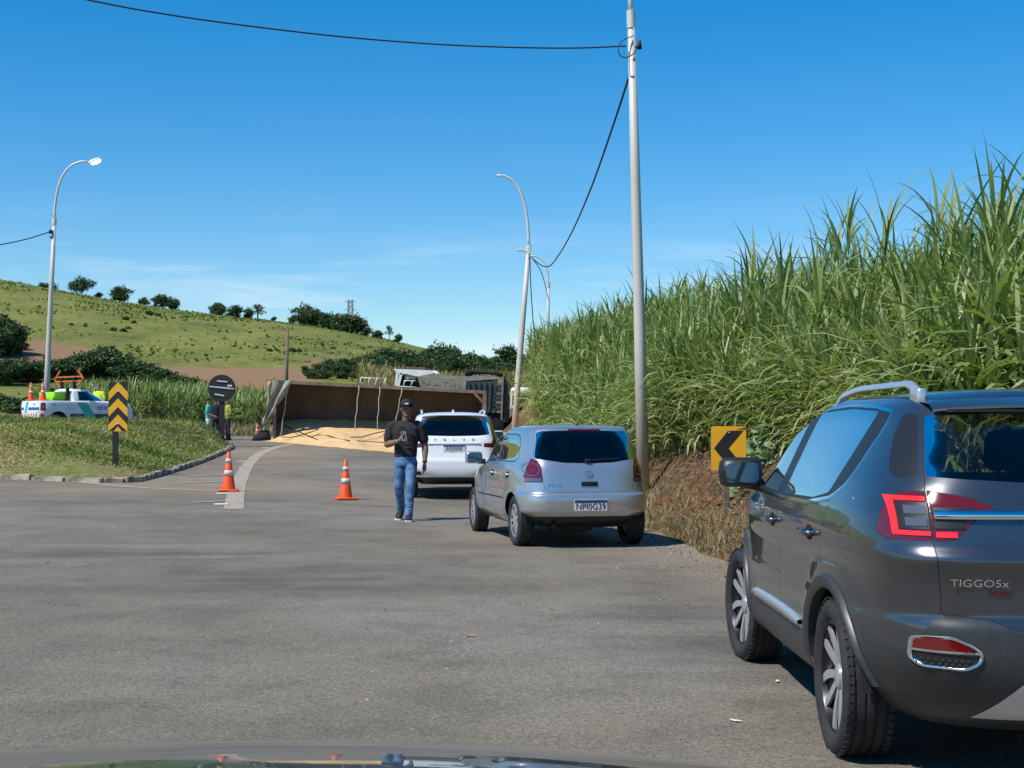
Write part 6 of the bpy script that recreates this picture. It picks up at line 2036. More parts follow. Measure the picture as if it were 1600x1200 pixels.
    def teal2(bm):
        a = [(.06, .66), (.24, .66), (.05, 1.03), (-.12, 1.03)]
        a = [(.16, .66), (.32, .66), (.20, 1.03), (.05, 1.03)]
        bm.faces.new([bm.verts.new((rear_x(y, z) - .007, y, z)) for y, z in a])
    part('teal_stripe', M_TEAL, tg, teal2)
    body_letters(tg, rear_x, '532', .10, -.35, .94, M_NAVY)
    part('bed_box', M_NEON, root, lambda bm: add_box(bm, (.22, 0, 1.18), (.45, 1.05, .42), bevel=.02), angle=40)
    part('bed_lining', M_UNDER, root, lambda bm: add_box(bm, (.0, 0, 1.078), (1.0, 1.3, .012)))
    for y in (-.55, .55): part('bed_post', M_UNDER, root, lambda bm: add_box(bm, (.50, y, 1.3), (.09, .10, .5)))
    def board(bm):
        z = 1.95
        for s_ in (0.0, .16): add_bar(bm, (.8, -1.0, z - s_), (.8, .75, z - s_), .05, .05)
        for yy, q in ((-1.0, -1), (.75, 1)):
            add_bar(bm, (.8, yy + .25 * q * -1, z + .22), (.8, yy + .1 * q, z - .08), .04, .05, up=(1, 0, 0)); add_bar(bm, (.8, yy + .25 * q * -1, z - .36), (.8, yy + .1 * q, z - .08), .04, .05, up=(1, 0, 0))
    part('arrow_board', principled('arrow_orange', (.50, .13, .03), .5), root, board)
    for y in (-.5, .35): part('board_post', M_UNDER, root, lambda bm: add_bar(bm, (.8, y, 1.44), (.8, y, 1.9), .09))
    part('running_floor', M_UNDER, root, lambda bm: add_box(bm, (1.3, 0, .42), (3.4, 1.2, .16)))
    tag(root, 'white highway-service pickup with teal stripes and orange arrow frame behind the island', 'pickup')
    return root
pick = build_pickup()
_ph = R(43)                                        # heading to the right of the view axis
pick.rotation_euler = (0, 0, R(90) - _ph)
_pc = Vector((PX(69, 56.0), 56.3))
_pz = P(170, 612, 57.5).z - 1.53
pick.scale = (1.07, 1.07, 1.07)
pick.location = (_pc.x, _pc.y, _pz)
PICKZ = _pz
M_ = Matrix.Translation(pick.location) @ Matrix.Rotation(R(90) - _ph, 4, 'Z') @ Matrix.Scale(1.07, 4)
for lx, ly, nm in ((-.38, .42, 'orange cone standing on the pickup bed by the tail lamp side'), (-.38, -.42, 'orange cone standing on the pickup bed before the neon box')):
    q = M_ @ Vector((lx, ly, 1.085))
    cone(q, .70, nm, None)
# ================================================================== lamp posts, wires, signs
M_GALV = mottled('galvanised_steel', (.50, .50, .48), (.62, .62, .59), 2.0, .55, metal=.2)
M_WIRE = principled('cable_black', (.012, .012, .013), .7)
M_WOOD = mottled('weathered_wood', (.10, .075, .055), (.19, .15, .115), 6, .9)
def pole_material():
    m = principled('painted_pole', (.58, .58, .55), .5)
    n, l, b = nodes(m)
    tc = n.new('ShaderNodeTexCoord'); sp = n.new('ShaderNodeSeparateXYZ'); l.new(tc.outputs['Object'], sp.inputs[0])
    nz = noise(n, l, 2.2, 6, .7)
    ad = n.new('ShaderNodeMath'); ad.operation = 'MULTIPLY_ADD'; ad.inputs[1].default_value = 1.8; l.new(nz.outputs[0], ad.inputs[0]); l.new(sp.outputs['Z'], ad.inputs[2])
    dv = n.new('ShaderNodeMath'); dv.operation = 'DIVIDE'; dv.inputs[1].default_value = 10; l.new(ad.outputs[0], dv.inputs[0])
    r = ramp(n, l, dv.outputs[0], [(.06, (.33, .25, .165)), (.20, (.42, .37, .285)), (.33, (.47, .455, .40)), (1, (.50, .49, .45))])
    l.new(r.outputs[0], b.inputs['Base Color'])
    return m
M_POLE = pole_material()
def lamp_post(base, knee, tip, r0, r1, label, head=True, lit=False):
    """tapered shaft from base to knee, then an arched arm to the tip"""
    base, knee, tip = Vector(base), Vector(knee), Vector(tip)
    root = empty('street_lamp', base)
    ax = knee - base
    part('shaft', M_POLE, root, lambda bm: add_tube(bm, [(0, 0, -.6), ax * .33, ax * .66, ax], [r0 * 1.05, r0 * .9, (r0 + r1) * .5, r1], 16), smooth=True)
    part('joint_collar', M_GALV, root, lambda bm: add_tube(bm, [ax - ax.normalized() * .18, ax + ax.normalized() * .12], [r1 * 1.25, r1 * 1.25], 14), angle=40)
    d = tip - base
    def arm(bm):
        n = 16; pts = []
        c = Vector((ax.x, ax.y, d.z)) + ax.normalized() * .1
        for i in range(n + 1):
            t = i / n
            pts.append(ax.lerp(c, t).lerp(c.lerp(d, t), t))
        add_tube(bm, pts, [r1 * .72 * (1 - .35 * i / n) for i in range(n + 1)], 10)
    part('arm', M_GALV, root, arm, smooth=True)
    if head:
        h = (tip - knee); h.z = 0; h.normalize()
        def lum(bm):
            M = Matrix.Translation(d + h * .28 + Vector((0, 0, .02))) @ Matrix.Rotation(math.atan2(h.y, h.x), 4, 'Z') @ Matrix.Rotation(R(-22), 4, 'Y')
            s0 = len(bm.verts)
            add_stack(bm, [(0, 0, -.05, .20, .10, 2.4), (0, 0, -.02, .30, .15, 2.6), (0, 0, .03, .30, .15, 2.6), (-.04, 0, .075, .2, .10, 2.4)], 16)
            for v in bm.verts: v.co = M @ v.co
        lm = part('luminaire', M_WHITE, root, lum, angle=40)
        if lit:
            def lens(bm):
                M = Matrix.Translation(d + h * .30 + Vector((0, 0, .0))) @ Matrix.Rotation(math.atan2(h.y, h.x), 4, 'Z') @ Matrix.Rotation(R(-22), 4, 'Y')
                add_stack(bm, [(0, 0, -.10, .10, .06, 2.4), (0, 0, -.075, .19, .10, 2.4), (0, 0, -.04, .21, .11, 2.4)], 16)
                for v in bm.verts: v.co = M @ v.co
            ml = principled('lamp_lens_lit', (.9, .9, .9), .3); bb = ml.node_tree.nodes['Principled BSDF']
            bb.inputs['Emission Color'].default_value = (1, .98, .95, 1); bb.inputs['Emission Strength'].default_value = 8
            part('lamp_lens', ml, lm, lens, smooth=True)
    tag(root, label, 'street lamp')
    return root
# tall pole beside the hatchback
zb = float(terrain_z(PX(1006, 25), 25))
tp_base = Vector((PX(1006, 25), 25, zb)); tp_knee = P(986, 28, 25); tp_tip = Vector((-.9, 25.0, 11.2))
lamp_post(tp_base, tp_knee, tp_tip, .108, .062, 'tall pale steel lamp pole standing on the bank beside the silver hatchback', True)
mb = Vector((PX(801, 58), 58, float(road_z(0, 58)))); mk = P(826, 388, 58); mt = P(776, 274, 58)
lamp_post(mb, mk, mt, .13, .085, 'leaning lamp pole with headless curved arm beside the dark tipper', False)
rb_ = Vector((PX(855, 86), 86, float(terrain_z(PX(855, 86), 86)))); rk = P(857, 445, 86); rt = P(829, 400, 86)
lamp_post(rb_, rk, rt, .11, .08, 'thin far lamp pole rising out of the elephant grass', False)
lb = Vector((PX(70, 60), 60, float(terrain_z(PX(70, 60), 60)))); lk = P(85, 345, 60); lt = P(138, 252, 60)
lamp_post(lb, lk, lt, .12, .075, 'curved street lamp with bright shining head beside the pickup', True, True)
def fitting(name, pts, r, mat, parent=None, label=None, cat=None):
    o = part(name, mat, parent, lambda bm: add_tube(bm, pts, r, 6), smooth=True)
    if label: tag(o, label, cat)
    return o
def spline(pts, n=8):
    """catmull-rom through points"""
    pts = [Vector(p) for p in pts]; q = [pts[0] * 2 - pts[1]] + pts + [pts[-1] * 2 - pts[-2]]
    out = []
    for i in range(1, len(q) - 2):
        for k in range(n):
            t = k / n
            out.append(.5 * ((2 * q[i]) + (-q[i - 1] + q[i + 1]) * t + (2 * q[i - 1] - 5 * q[i] + 4 * q[i + 1] - q[i + 2]) * t * t + (-q[i - 1] + 3 * q[i] - 3 * q[i + 1] + q[i + 2]) * t ** 3))
    out.append(pts[-1]); return out
fitting('overhead_wire', spline([P(-420, -135, 20), P(-120, -58, 21.4), P(138, 0, 22.3), P(270, 24, 22.8), P(400, 42, 23.3), P(540, 58, 23.8), P(680, 69, 24.2), P(800, 74, 24.5), P(900, 75, 24.7), P(978, 72, 24.92)]), .013, M_WIRE, None, 'black overhead cable crossing the sky to the tall pale pole', 'cable')
fitting('overhead_wire', spline([P(991, 92, 24.9), P(978, 135, 26), P(955, 205, 28.5), P(925, 290, 33), P(895, 360, 39), P(872, 400, 45), P(858, 416, 50), P(845, 414, 54), P(830, 402, 57.8)]), .020, M_WIRE, None, 'slack black cable hanging from the tall pole to the leaning pole', 'cable')
fitting('overhead_wire', spline([P(79, 362, 59.9), P(40, 374, 58), P(-10, 384, 55), P(-120, 400, 50)]), .022, M_WIRE, None, 'cable running from the curved lamp out past the hill', 'cable')
fitting('drop_cable', spline([P(828, 402, 57.9), P(829, 440, 57.9), P(833, 500, 58), P(838, 545, 58.5)]), .022, M_WIRE, None, 'cable hanging down beside the leaning lamp pole', 'cable')
fitting('drop_cable', spline([P(831, 402, 58.2), P(845, 424, 66), P(853, 450, 76), P(857, 470, 85.8)]), .020, M_WIRE, None, 'thin cable linking the leaning pole and the far pole', 'cable')
loop = spline([P(990, 56, 24.92), P(972, 64, 24.85), P(966, 80, 24.8), P(975, 90, 24.8), P(990, 84, 24.85), P(994, 74, 24.9)])
fitting('cable_loop', loop, .009, M_WIRE, None, 'small coiled cable loop near the top of the tall pole', 'cable')
def insul(bm):
    a = P(992, 74, 24.95); b = P(999, 72, 24.95)
    add_tube(bm, [a, b], .02, 8); add_tube(bm, [b - Vector((0, 0, .05)), b + Vector((0, 0, .09))], [.045, .03], 10)
o = part('insulator', M_WIRE, None, insul, smooth=True); tag(o, 'black insulator bracket clamped near the top of the tall pole', 'insulator')
def brk(bm):
    a = P(812, 391, 57.95); b = P(826, 392, 57.95); add_tube(bm, [a, b], .035, 8); add_box(bm, a, (.22, .12, .08), bevel=.02); add_box(bm, b + Vector((.02, -.12, 0)), (.14, .1, .3), bevel=.02)
o = part('cable_bracket', M_GALV, None, brk); tag(o, 'small metal cable bracket on the leaning lamp pole', 'bracket')
def brk2(bm):
    a = P(79, 362, 59.9); b = P(84, 361, 59.95); add_tube(bm, [a, b], .03, 8); add_box(bm, a, (.12, .1, .16), bevel=.02); add_tube(bm, [P(77, 370, 59.9), P(83, 372, 59.95)], .03, 8)
o = part('cable_bracket', M_WIRE, None, brk2); tag(o, 'dark cable bracket on the curved street lamp', 'bracket')
# utility pole and pylon far off
up = Vector((PX(447, 120), 120, float(terrain_z(PX(447, 120), 120))))
root = empty('utility_pole', up)
hh = P(448, 512, 120).z - up.z
part('post', M_WOOD, root, lambda bm: add_tube(bm, [(0, 0, -.3), (.1, 0, hh)], [.15, .11], 10), smooth=True)
part('crossarm', M_WOOD, root, lambda bm: add_box(bm, (.1, 0, hh - .15), (1.0, .10, .12)))
for q in (-.3, .1, .5): part('insulator', M_WIRE, root, lambda bm: add_box(bm, (q, 0, hh), (.06, .06, .2)))
tag(root, 'dark wooden utility pole rising behind the tail of the overturned trailer', 'utility pole')
py_ = Vector((PX(547, 420), 420, float(terrain_z(PX(547, 420), 420))))
root = empty('pylon', py_)
H = P(547, 468, 420).z - py_.z
def leg(bm, sx, sy):
    pts = [(sx * 1.5, sy * 1.5, -.5), (sx * .75, sy * .75, H * .62), (sx * .6, sy * .6, H)]
    add_tube(bm, pts, .13, 5)
M_PYL = principled('pylon_steel', (.22, .22, .22), .6)
for sx in (-1, 1):
    for sy in (-1, 1): part('leg', M_PYL, root, lambda bm: leg(bm, sx, sy))
def brace(bm):
    w = lambda z: float(np.interp(z, [0, H * .62, H], [1.5, .75, .6]))
    zs = [H * q for q in (.3, .45, .58, .68, .77, .86, .94, 1.0)]
    for k, (a, b) in enumerate(zip(zs, zs[1:])):
        for s in (-1, 1):
            add_tube(bm, [(-w(a), s * w(a), a), (w(b), s * w(b), b)], .08, 4); add_tube(bm, [(w(a), s * w(a), a), (-w(b), s * w(b), b)], .08, 4)
        add_tube(bm, [(-w(a), -w(a), a), (w(a), -w(a), a)], .08, 4)
part('lattice_brace', M_PYL, root, brace)
for z in (.74, .86, .97): part('crossarm', M_PYL, root, lambda bm: add_bar(bm, (-1.7, 0, H * z), (1.7, 0, H * z), .16))
tag(root, 'distant steel lattice pylon standing on the ridge above the clump of trees', 'pylon')

# ------------------------------------------------------------------ signs
M_SIGNY = mottled('sign_yellow', (.72, .36, .012), (.76, .39, .016), 4, .45)
M_SIGNB = principled('sign_black', (.014, .013, .012), .5)
def mxz(x0, y0, z0):     # (u, v, w) -> x, z, -y so that w comes toward the viewer
    return Matrix(((1, 0, 0, x0), (0, 0, -1, y0), (0, 1, 0, z0), (0, 0, 0, 1)))
# curve arrow on the right bank
d = 20.0
bx = PX(1135, d); bz = float(terrain_z(bx, d))
root = empty('chevron_sign', (bx, d, bz))
a = P(1111, 666, d); b = P(1166, 735, d)
w, h = b.x - a.x, a.z - b.z
cx, cz = (a.x + b.x) / 2 - bx, (a.z + b.z) / 2 - bz
post = part('post', M_WOOD, root, lambda bm: add_box(bm, (0, .05, (cz + h * .4) / 2 - .2), (.075, .075, cz + h * .4 + .4), bevel=.006))
bd = part('board', M_SIGNY, root, lambda bm: add_prism(bm, rounded([(cx - w / 2, cz - h / 2), (cx + w / 2, cz - h / 2), (cx + w / 2, cz + h / 2), (cx - w / 2, cz + h / 2)], .02, 3), mxz(0, .008, 0), .010))
arrow = [(.46, .40), (.06, .40), (-.42, 0), (.06, -.44), (.46, -.44), (-.02, 0)]
arrow = [(.42, .40), (-.02, .40), (-.42, .0), (.02, -.44), (.45, -.44), (.0, .0)]
part('arrow', M_SIGNB, bd, lambda bm: add_prism(bm, [(cx + u * w, cz + v * h) for u, v in arrow], mxz(0, -.0022, 0), .0025))
part('bolt', M_GALV, bd, lambda bm: [add_lathe(bm, [(.010, 0), (.010, .006), (0, .008)], 10, mxz(cx + .005, -.0047, cz + q * h)) for q in (.36, -.38)])
tag(root, 'square yellow sign with one black left-pointing arrow on a wooden post', 'road sign')
# stacked chevrons on the island
d = 36.0
bx = PX(180, d); bz = float(island_z(bx, d))
root = empty('chevron_sign', (bx, d, bz))
a = P(170, 597, d); b = P(199, 674, d)
w, h = b.x - a.x, a.z - b.z
cx, cz = (a.x + b.x) / 2 - bx, (a.z + b.z) / 2 - bz
part('post', M_SIGNB, root, lambda bm: add_box(bm, (0, .05, (cz + h * .4) / 2 - .2), (.13, .08, cz + h * .4 + .4), bevel=.006))
bd = part('board', M_SIGNB, root, lambda bm: add_prism(bm, [(cx - w / 2, cz - h / 2), (cx + w / 2, cz - h / 2), (cx + w / 2, cz + h / 2), (cx - w / 2, cz + h / 2)], mxz(0, .008, 0), .012))
def clip_chev(v0):
    """an upward chevron clipped to the board: apex at v0, arms falling to the sides"""
    t, s = .175, .20
    top = lambda u: v0 - abs(u) * 2 * s
    pts = [(-.5, top(.5) - t), (-.5, top(.5)), (0, v0), (.5, top(.5)), (.5, top(.5) - t), (0, v0 - t)]
    return [(u, max(-.5, min(.5, v))) for u, v in pts]
for k, v0 in enumerate((.50, .17, -.16)):
    part('chevron', M_SIGNY, bd, lambda bm: add_prism(bm, [(cx + u * w, cz + v * h) for u, v in clip_chev(v0)], mxz(0, -.0042, 0), .003))
part('chevron', M_SIGNY, bd, lambda bm: add_prism(bm, [(cx + u * w, cz + v * h) for u, v in ((-.22, -.5), (.22, -.5), (0, -.40))], mxz(0, -.0042, 0), .003))
part('bolt', M_GALV, bd, lambda bm: [add_lathe(bm, [(.022, 0), (.022, .008), (0, .010)], 10, mxz(cx, -.0075, cz + q * h)) for q in (.32, -.34)])
tag(root, 'tall black and yellow board of stacked upward chevrons on the grass island', 'road sign')
# round sign seen from behind
d = 54.5
bx = PX(348, d)
bz = float(island_z(PX(340, d), d)) if True else 0
root = empty('round_sign', (bx, d, bz - .05))
c = P(347, 607, d); rad = 21.5 / FPX * d
cz = c.z - bz + .05; cx = c.x - bx
part('post', M_SIGNB, root, lambda bm: add_box(bm, (cx, .0, cz / 2 + .05), (.19, .10, cz + .85), bevel=.01))
dk = part('disc', M_SIGNB, root, lambda bm: add_lathe(bm, [(0, .015), (rad, .015), (rad, -.015), (0, -.015)], 40, Matrix.Translation((cx, -.07, cz)) @ Matrix.Rotation(R(90), 4, 'X') ), angle=40)
def braces(bm):
    for zz, x0, x1, tl in ((.26, -.17, .22, -.03), (.03, -.46, .45, -.09), (-.24, -.25, .10, -.06)):
        add_bar(bm, (cx + x0, -.10, cz + zz - tl * .5), (cx + x1, -.10, cz + zz + tl * .5), .03, .045)
    add_box(bm, (cx + .30, -.10, cz + .10), (.17, .02, .07))
part('bracket', M_GALV, dk, braces)
tag(root, 'round road sign seen from its black back, on a post at the island tip', 'road sign')

# ------------------------------------------------------------------ cones on the road
def cone_px(px, py, h, label, rz=0.0):
    p = ground_hit(px, py)
    z = float(road_z(p.x, p.y)) + .016
    return cone((p.x, p.y, z), h, label, None, rz)
c1 = cone_px(357, 769, .80, 'orange cone with two grey bands standing on the painted line by the island', .15)
c2 = cone_px(540, 782, .74, 'orange cone with two grey bands alone on the open asphalt', .3)
c3 = cone_px(402, 684, .62, 'small orange cone beside the torn tarp at the trailer tail', .1)

# ------------------------------------------------------------------ broad-leaved plant on the bank
def broadleaf():
    d = 21.5
    M = leafmat('broad_leaf', [(0, (.10, .16, .07)), (.5, (.17, .25, .12)), (1, (.26, .34, .19))], .2, .55)
    def leaf(seed):
        rg = random.Random(seed); bm = bmesh.new()
        n = 14; c = bm.verts.new((0.0, .12, .03)); ring = []
        for i in range(n):
            a = 2 * math.pi * i / n - math.pi / 2
            r = .13 * (1 + .18 * math.cos(a * 3 + seed) - .45 * max(0, math.cos(a + math.pi / 2)) ** 6)
            ring.append(bm.verts.new((r * math.cos(a), .12 + r * math.sin(a), -.02 + rg.uniform(-.015, .012) - .025 * abs(math.cos(a)))))
        for i in range(n): bm.faces.new((c, ring[i], ring[(i + 1) % n]))
        me = bm_mesh(bm, 'leaf', smooth=True)
        at = me.attributes.new('tone', 'FLOAT', 'POINT'); tv = rg.uniform(.3, 1.0)
        for k in range(len(me.vertices)): at.data[k].value = tv
        me.materials.append(M)
        return me
    lib = [leaf(s) for s in range(6)]
    for (px, py, dd, nl, sp, lab) in ((1205, 702, 20.8, 130, (.42, .35, .30), 'broad-leaved grey-green weed growing between the arrow sign and dark SUV'), (1150, 700, 22.5, 20, (.28, .25, .12), 'small broad-leaved weed just behind the arrow sign')):
        x, y = PX(px, dd), dd
        z = float(terrain_z(x, y))
        r = empty('broadleaf_plant', (x, y, z))
        stems = bmesh.new()
        for i in range(nl):
            u, v = random.gauss(0, 1), random.gauss(0, 1)
            p = Vector((u * sp[0] * .75, v * sp[1] * .6, 0))
            p.z = float(terrain_z(x + p.x, y + p.y)) - z + random.uniform(.06, .15 + sp[2] * 1.2) * max(.4, 1.2 - .35 * math.hypot(u, v))
            o = link('leaf', random.choice(lib), None, r)
            o.location = p
            k = random.uniform(.45, .8); o.scale = (k, k, k)
            o.rotation_euler = (random.uniform(.1, 1.0), random.uniform(-.4, .4), random.uniform(-1.4, 1.4) + (3.14 if random.random() < .3 else 0))
            b0 = Vector((p.x * .55, p.y * .55, 0)); b0.z = float(terrain_z(x + b0.x, y + b0.y)) - z - .03
            add_tube(stems, [b0, (b0 + p) / 2 + Vector((0, 0, .03)), p], .006, 4, caps=False)
        link('stems', bm_mesh(stems, 'stems', smooth=True), M_STALK, r)
        tag(r, lab, 'plant')
broadleaf()

# ------------------------------------------------------------------ own car: the bonnet in front of the camera
def own_car():
    root = empty('car', (-.28, 1.4, 0))
    M_P = paint('black_paint', (.012, .013, .015), .3, .25, dirty=.05)
    hz = lambda u, y: 1.026 - .215 * (y - 2.0) - .106 * (y - 2.0) ** 2 - .105 * u * u - .08 * max(0, abs(u) - .62) ** 2 * 6
    def hood(bm):
        us = np.linspace(-.78, .78, 41); ys = np.concatenate([np.linspace(1.05, 2.3, 40), np.linspace(2.33, 2.62, 10)])
        g = []
        for y in ys:
            row = []
            for u in us:
                uu = u * (1 - .10 * max(0, (y - 1.6)) ** 2)
                z = hz(uu, y) - (max(0, y - 2.3) ** 2) * 1.6
                row.append(bm.verts.new((uu, y - 1.4, z)))
            g.append(row)
        for i in range(len(ys) - 1):
            for k in range(40): bm.faces.new((g[i][k], g[i][k + 1], g[i + 1][k + 1], g[i + 1][k]))
    part('bonnet', M_P, root, hood, smooth=True)
    for sg in (1, -1):
        def fender(bm):
            ys = np.linspace(1.0, 2.66, 34); rows = []
            for y in ys:
                w = .785 * (1 - .10 * max(0, (y - 1.6)) ** 2)
                t0 = hz(w, y) - (max(0, y - 2.3) ** 2) * 1.6 - .006
                dy = abs(y - 1.95)
                lo = .34 + math.sqrt(max(0, .38 ** 2 - dy ** 2)) if dy < .38 else .25
                rows.append([bm.verts.new((sg * (w + o), y - 1.4, lo + (t0 - lo) * q)) for q, o in ((0, .05), (.3, .075), (.7, .07), (.92, .04), (1, 0))])
            for i in range(len(ys) - 1):
                for k in range(4): bm.faces.new((rows[i][k], rows[i][k + 1], rows[i + 1][k + 1], rows[i + 1][k]))
        part('fender', M_P, root, fender, smooth=True)
        wheel_parts(root, 0, 0, .33, .2, .21, 'ten', sg)
    # wheels are built for +x forward: turn them
    for w in [o for o in root.children if o.name.startswith('wheel')]:
        pass
    def nose(bm):
        add_stack(bm, [(0, 1.19, .25, .68, .12, 4), (0, 1.21, .45, .72, .14, 4), (0, 1.21, .62, .72, .13, 4), (0, 1.18, .70, .70, .11, 4)], 32)
    part('front_bumper', M_P, root, nose, angle=45)
    part('engine_bay', M_UNDER, root, lambda bm: add_box(bm, (0, .35, .50), (1.2, 1.5, .5)))
    part('cowl', M_BLACK, root, lambda bm: add_box(bm, (0, -.42, .98), (1.45, .22, .05), bevel=.02))
    tag(root, 'glossy black bonnet of a car facing the blocked road', 'car')
    return root
oc = own_car()
for i, w in enumerate([o for o in oc.children if o.name.split('.')[0] == 'wheel']):
    sg = 1 if i == 0 else -1
    # wheel axis is along local y; rotate so that it points sideways (x)
    w.rotation_euler = (0, 0, R(90))
    w.location = (-.70 * sg, .55, .33)

# ------------------------------------------------------------------ grit, chips and leaves on the asphalt
def litter():
    n = 5200
    y = RNG.uniform(4, 34, n)
    edge = RNG.random(n) < .75
    u = np.where(edge, -np.abs(RNG.normal(0, .45, n)) - .02, -RNG.uniform(0, 14, n))
    x = edge_x(y) + u
    s = RNG.uniform(.004, .014, n) * np.where(RNG.random(n) < .05, 2.0, 1)
    z = road_z(x, y) + .011
    base = np.array([[1, 0, 0], [-.5, .87, 0], [-.5, -.87, 0], [0, 0, .8]])
    a = RNG.random(n) * 6.28
    c, si = np.cos(a), np.sin(a)
    V = np.stack([base[None, :, 0] * c[:, None] - base[None, :, 1] * si[:, None], base[None, :, 0] * si[:, None] + base[None, :, 1] * c[:, None], np.repeat(base[None, :, 2], n, 0)], -1) * s[:, None, None] + np.stack([x, y, z], -1)[:, None, :]
    f = np.array([[0, 1, 3], [1, 2, 3], [2, 0, 3]])
    F = (f[None] + (np.arange(n) * 4)[:, None, None]).reshape(-1, 3)
    m = leafmat('grit', [(0, (.05, .042, .035)), (.5, (.16, .12, .08)), (1, (.34, .28, .21))], 0, .9)
    tag(link('road_grit', np_mesh('road_grit', V.reshape(-1, 3), F, np.repeat(RNG.random(n), 4), smooth=False), m), 'fine grit and small stones strewn along the road edge', 'grit', kind='stuff')
    leafm = principled('fallen_leaf', (.42, .24, .09), .8)
    for k, (px, py, sz, lab) in enumerate(((735, 1000, .05, 'small dry orange leaf lying on the open asphalt'), (1215, 1072, .04, 'pale paper scrap lying on the asphalt left of the dark SUV wheel'), (1150, 1136, .045, 'pale chip lying on the asphalt nearer the dark SUV rear wheel'))):
        p = ground_hit(px, py)
        def f_(bm):
            pts = rounded([(-1, 0), (-.2, .35), (1, .1), (.3, -.35)], .2, 2)
            vs_ = [bm.verts.new((u_ * sz, v_ * sz, .003 + .012 * abs(u_) * sz * 10)) for u_, v_ in pts]
            bm.faces.new(vs_)
            bmesh.ops.solidify(bm, geom=bm.faces[:], thickness=.002)
        o = part('leaf' if k == 0 else 'paper_scrap', leafm if k == 0 else M_PAINT2, None, f_, loc=(p.x, p.y, p.z + .014), rot=(0, 0, .4 + k))
        tag(o, lab, 'leaf' if k == 0 else 'scrap')
litter()
# ================================================================== people
M_SKIN = mottled('skin_brown', (.19, .10, .064), (.24, .13, .085), 9, .55)
M_SKIN2 = mottled('skin_tan', (.30, .17, .11), (.36, .21, .14), 9, .6)
def cloth(name, a, b, sc=9, rough=.9):
    m = mottled(name, a, b, sc, rough, .004)
    return m
M_TEE = cloth('black_tee', (.012, .011, .012), (.024, .022, .023))
M_JEANS = cloth('blue_jeans', (.028, .075, .20), (.13, .23, .40), 11)
M_CAPB = cloth('black_cap', (.008, .008, .009), (.014, .014, .015), 20)
M_SHOE = principled('black_shoe', (.010, .010, .011), .6)
M_SOLE = principled('white_sole', (.62, .62, .6), .7)
M_HIVIS = cloth('hivis_yellow', (.42, .62, .03), (.52, .72, .05), 6)
M_TURQ = cloth('turquoise_shirt', (.02, .40, .36), (.04, .48, .43), 6)
M_PALE = cloth('pale_trousers', (.50, .53, .55), (.62, .65, .66), 6)
M_DARKC = cloth('dark_clothes', (.012, .016, .03), (.02, .026, .045), 6)
M_HELM = principled('brown_helmet', (.20, .055, .035), .4)
M_HAIR = principled('dark_hair', (.008, .007, .007), .8)
def limb(bm, pts, rads, seg=12):
    """tube with rounded ends"""
    pts = [Vector(p) for p in pts]
    a = (pts[0] - pts[1]).normalized(); b = (pts[-1] - pts[-2]).normalized()
    P_ = [pts[0] + a * rads[0] * .9, pts[0] + a * rads[0] * .55] + pts + [pts[-1] + b * rads[-1] * .55, pts[-1] + b * rads[-1] * .9]
    R_ = [rads[0] * .4, rads[0] * .82] + list(rads) + [rads[-1] * .82, rads[-1] * .4]
    add_tube(bm, P_, R_, seg)
def fingers(bm, palm, direction, side, curl, span, s=1.0):
    """four fingers and a thumb from a palm point; direction = pointing way, side = towards the little finger, curl = bend way"""
    d, sd_, c = Vector(direction).normalized(), Vector(side).normalized(), Vector(curl).normalized()
    limb(bm, [palm - d * .045 * s, palm, palm + d * .04 * s], [.026 * s, .034 * s, .032 * s], 10)
    limb(bm, [palm - sd_ * .022 * s + d * .005, palm + d * .035 * s - sd_ * .022 * s], [.020 * s, .020 * s], 8)
    limb(bm, [palm + sd_ * .022 * s + d * .005, palm + d * .035 * s + sd_ * .022 * s], [.020 * s, .018 * s], 8)
    for k, L in enumerate((.072, .082, .076, .060)):
        b = palm + d * .045 * s + sd_ * (-.033 + .022 * k) * s
        p1 = b + (d * math.cos(span * .5) + c * math.sin(span * .5)) * L * .5 * s
        p2 = p1 + (d * math.cos(span * 1.2) + c * math.sin(span * 1.2)) * L * .32 * s
        p3 = p2 + (d * math.cos(span * 1.9) + c * math.sin(span * 1.9)) * L * .26 * s
        limb(bm, [b, p1, p2, p3], [.0105 * s, .0098 * s, .009 * s, .008 * s], 8)
    t0 = palm - sd_ * .034 * s - d * .012 * s
    t1 = t0 + (-sd_ * .7 + d * .7 + c * .35).normalized() * .034 * s
    t2 = t1 + (d * .9 + c * .5 - sd_ * .05).normalized() * .030 * s
    limb(bm, [t0, t1, t2], [.014 * s, .0115 * s, .010 * s], 8)
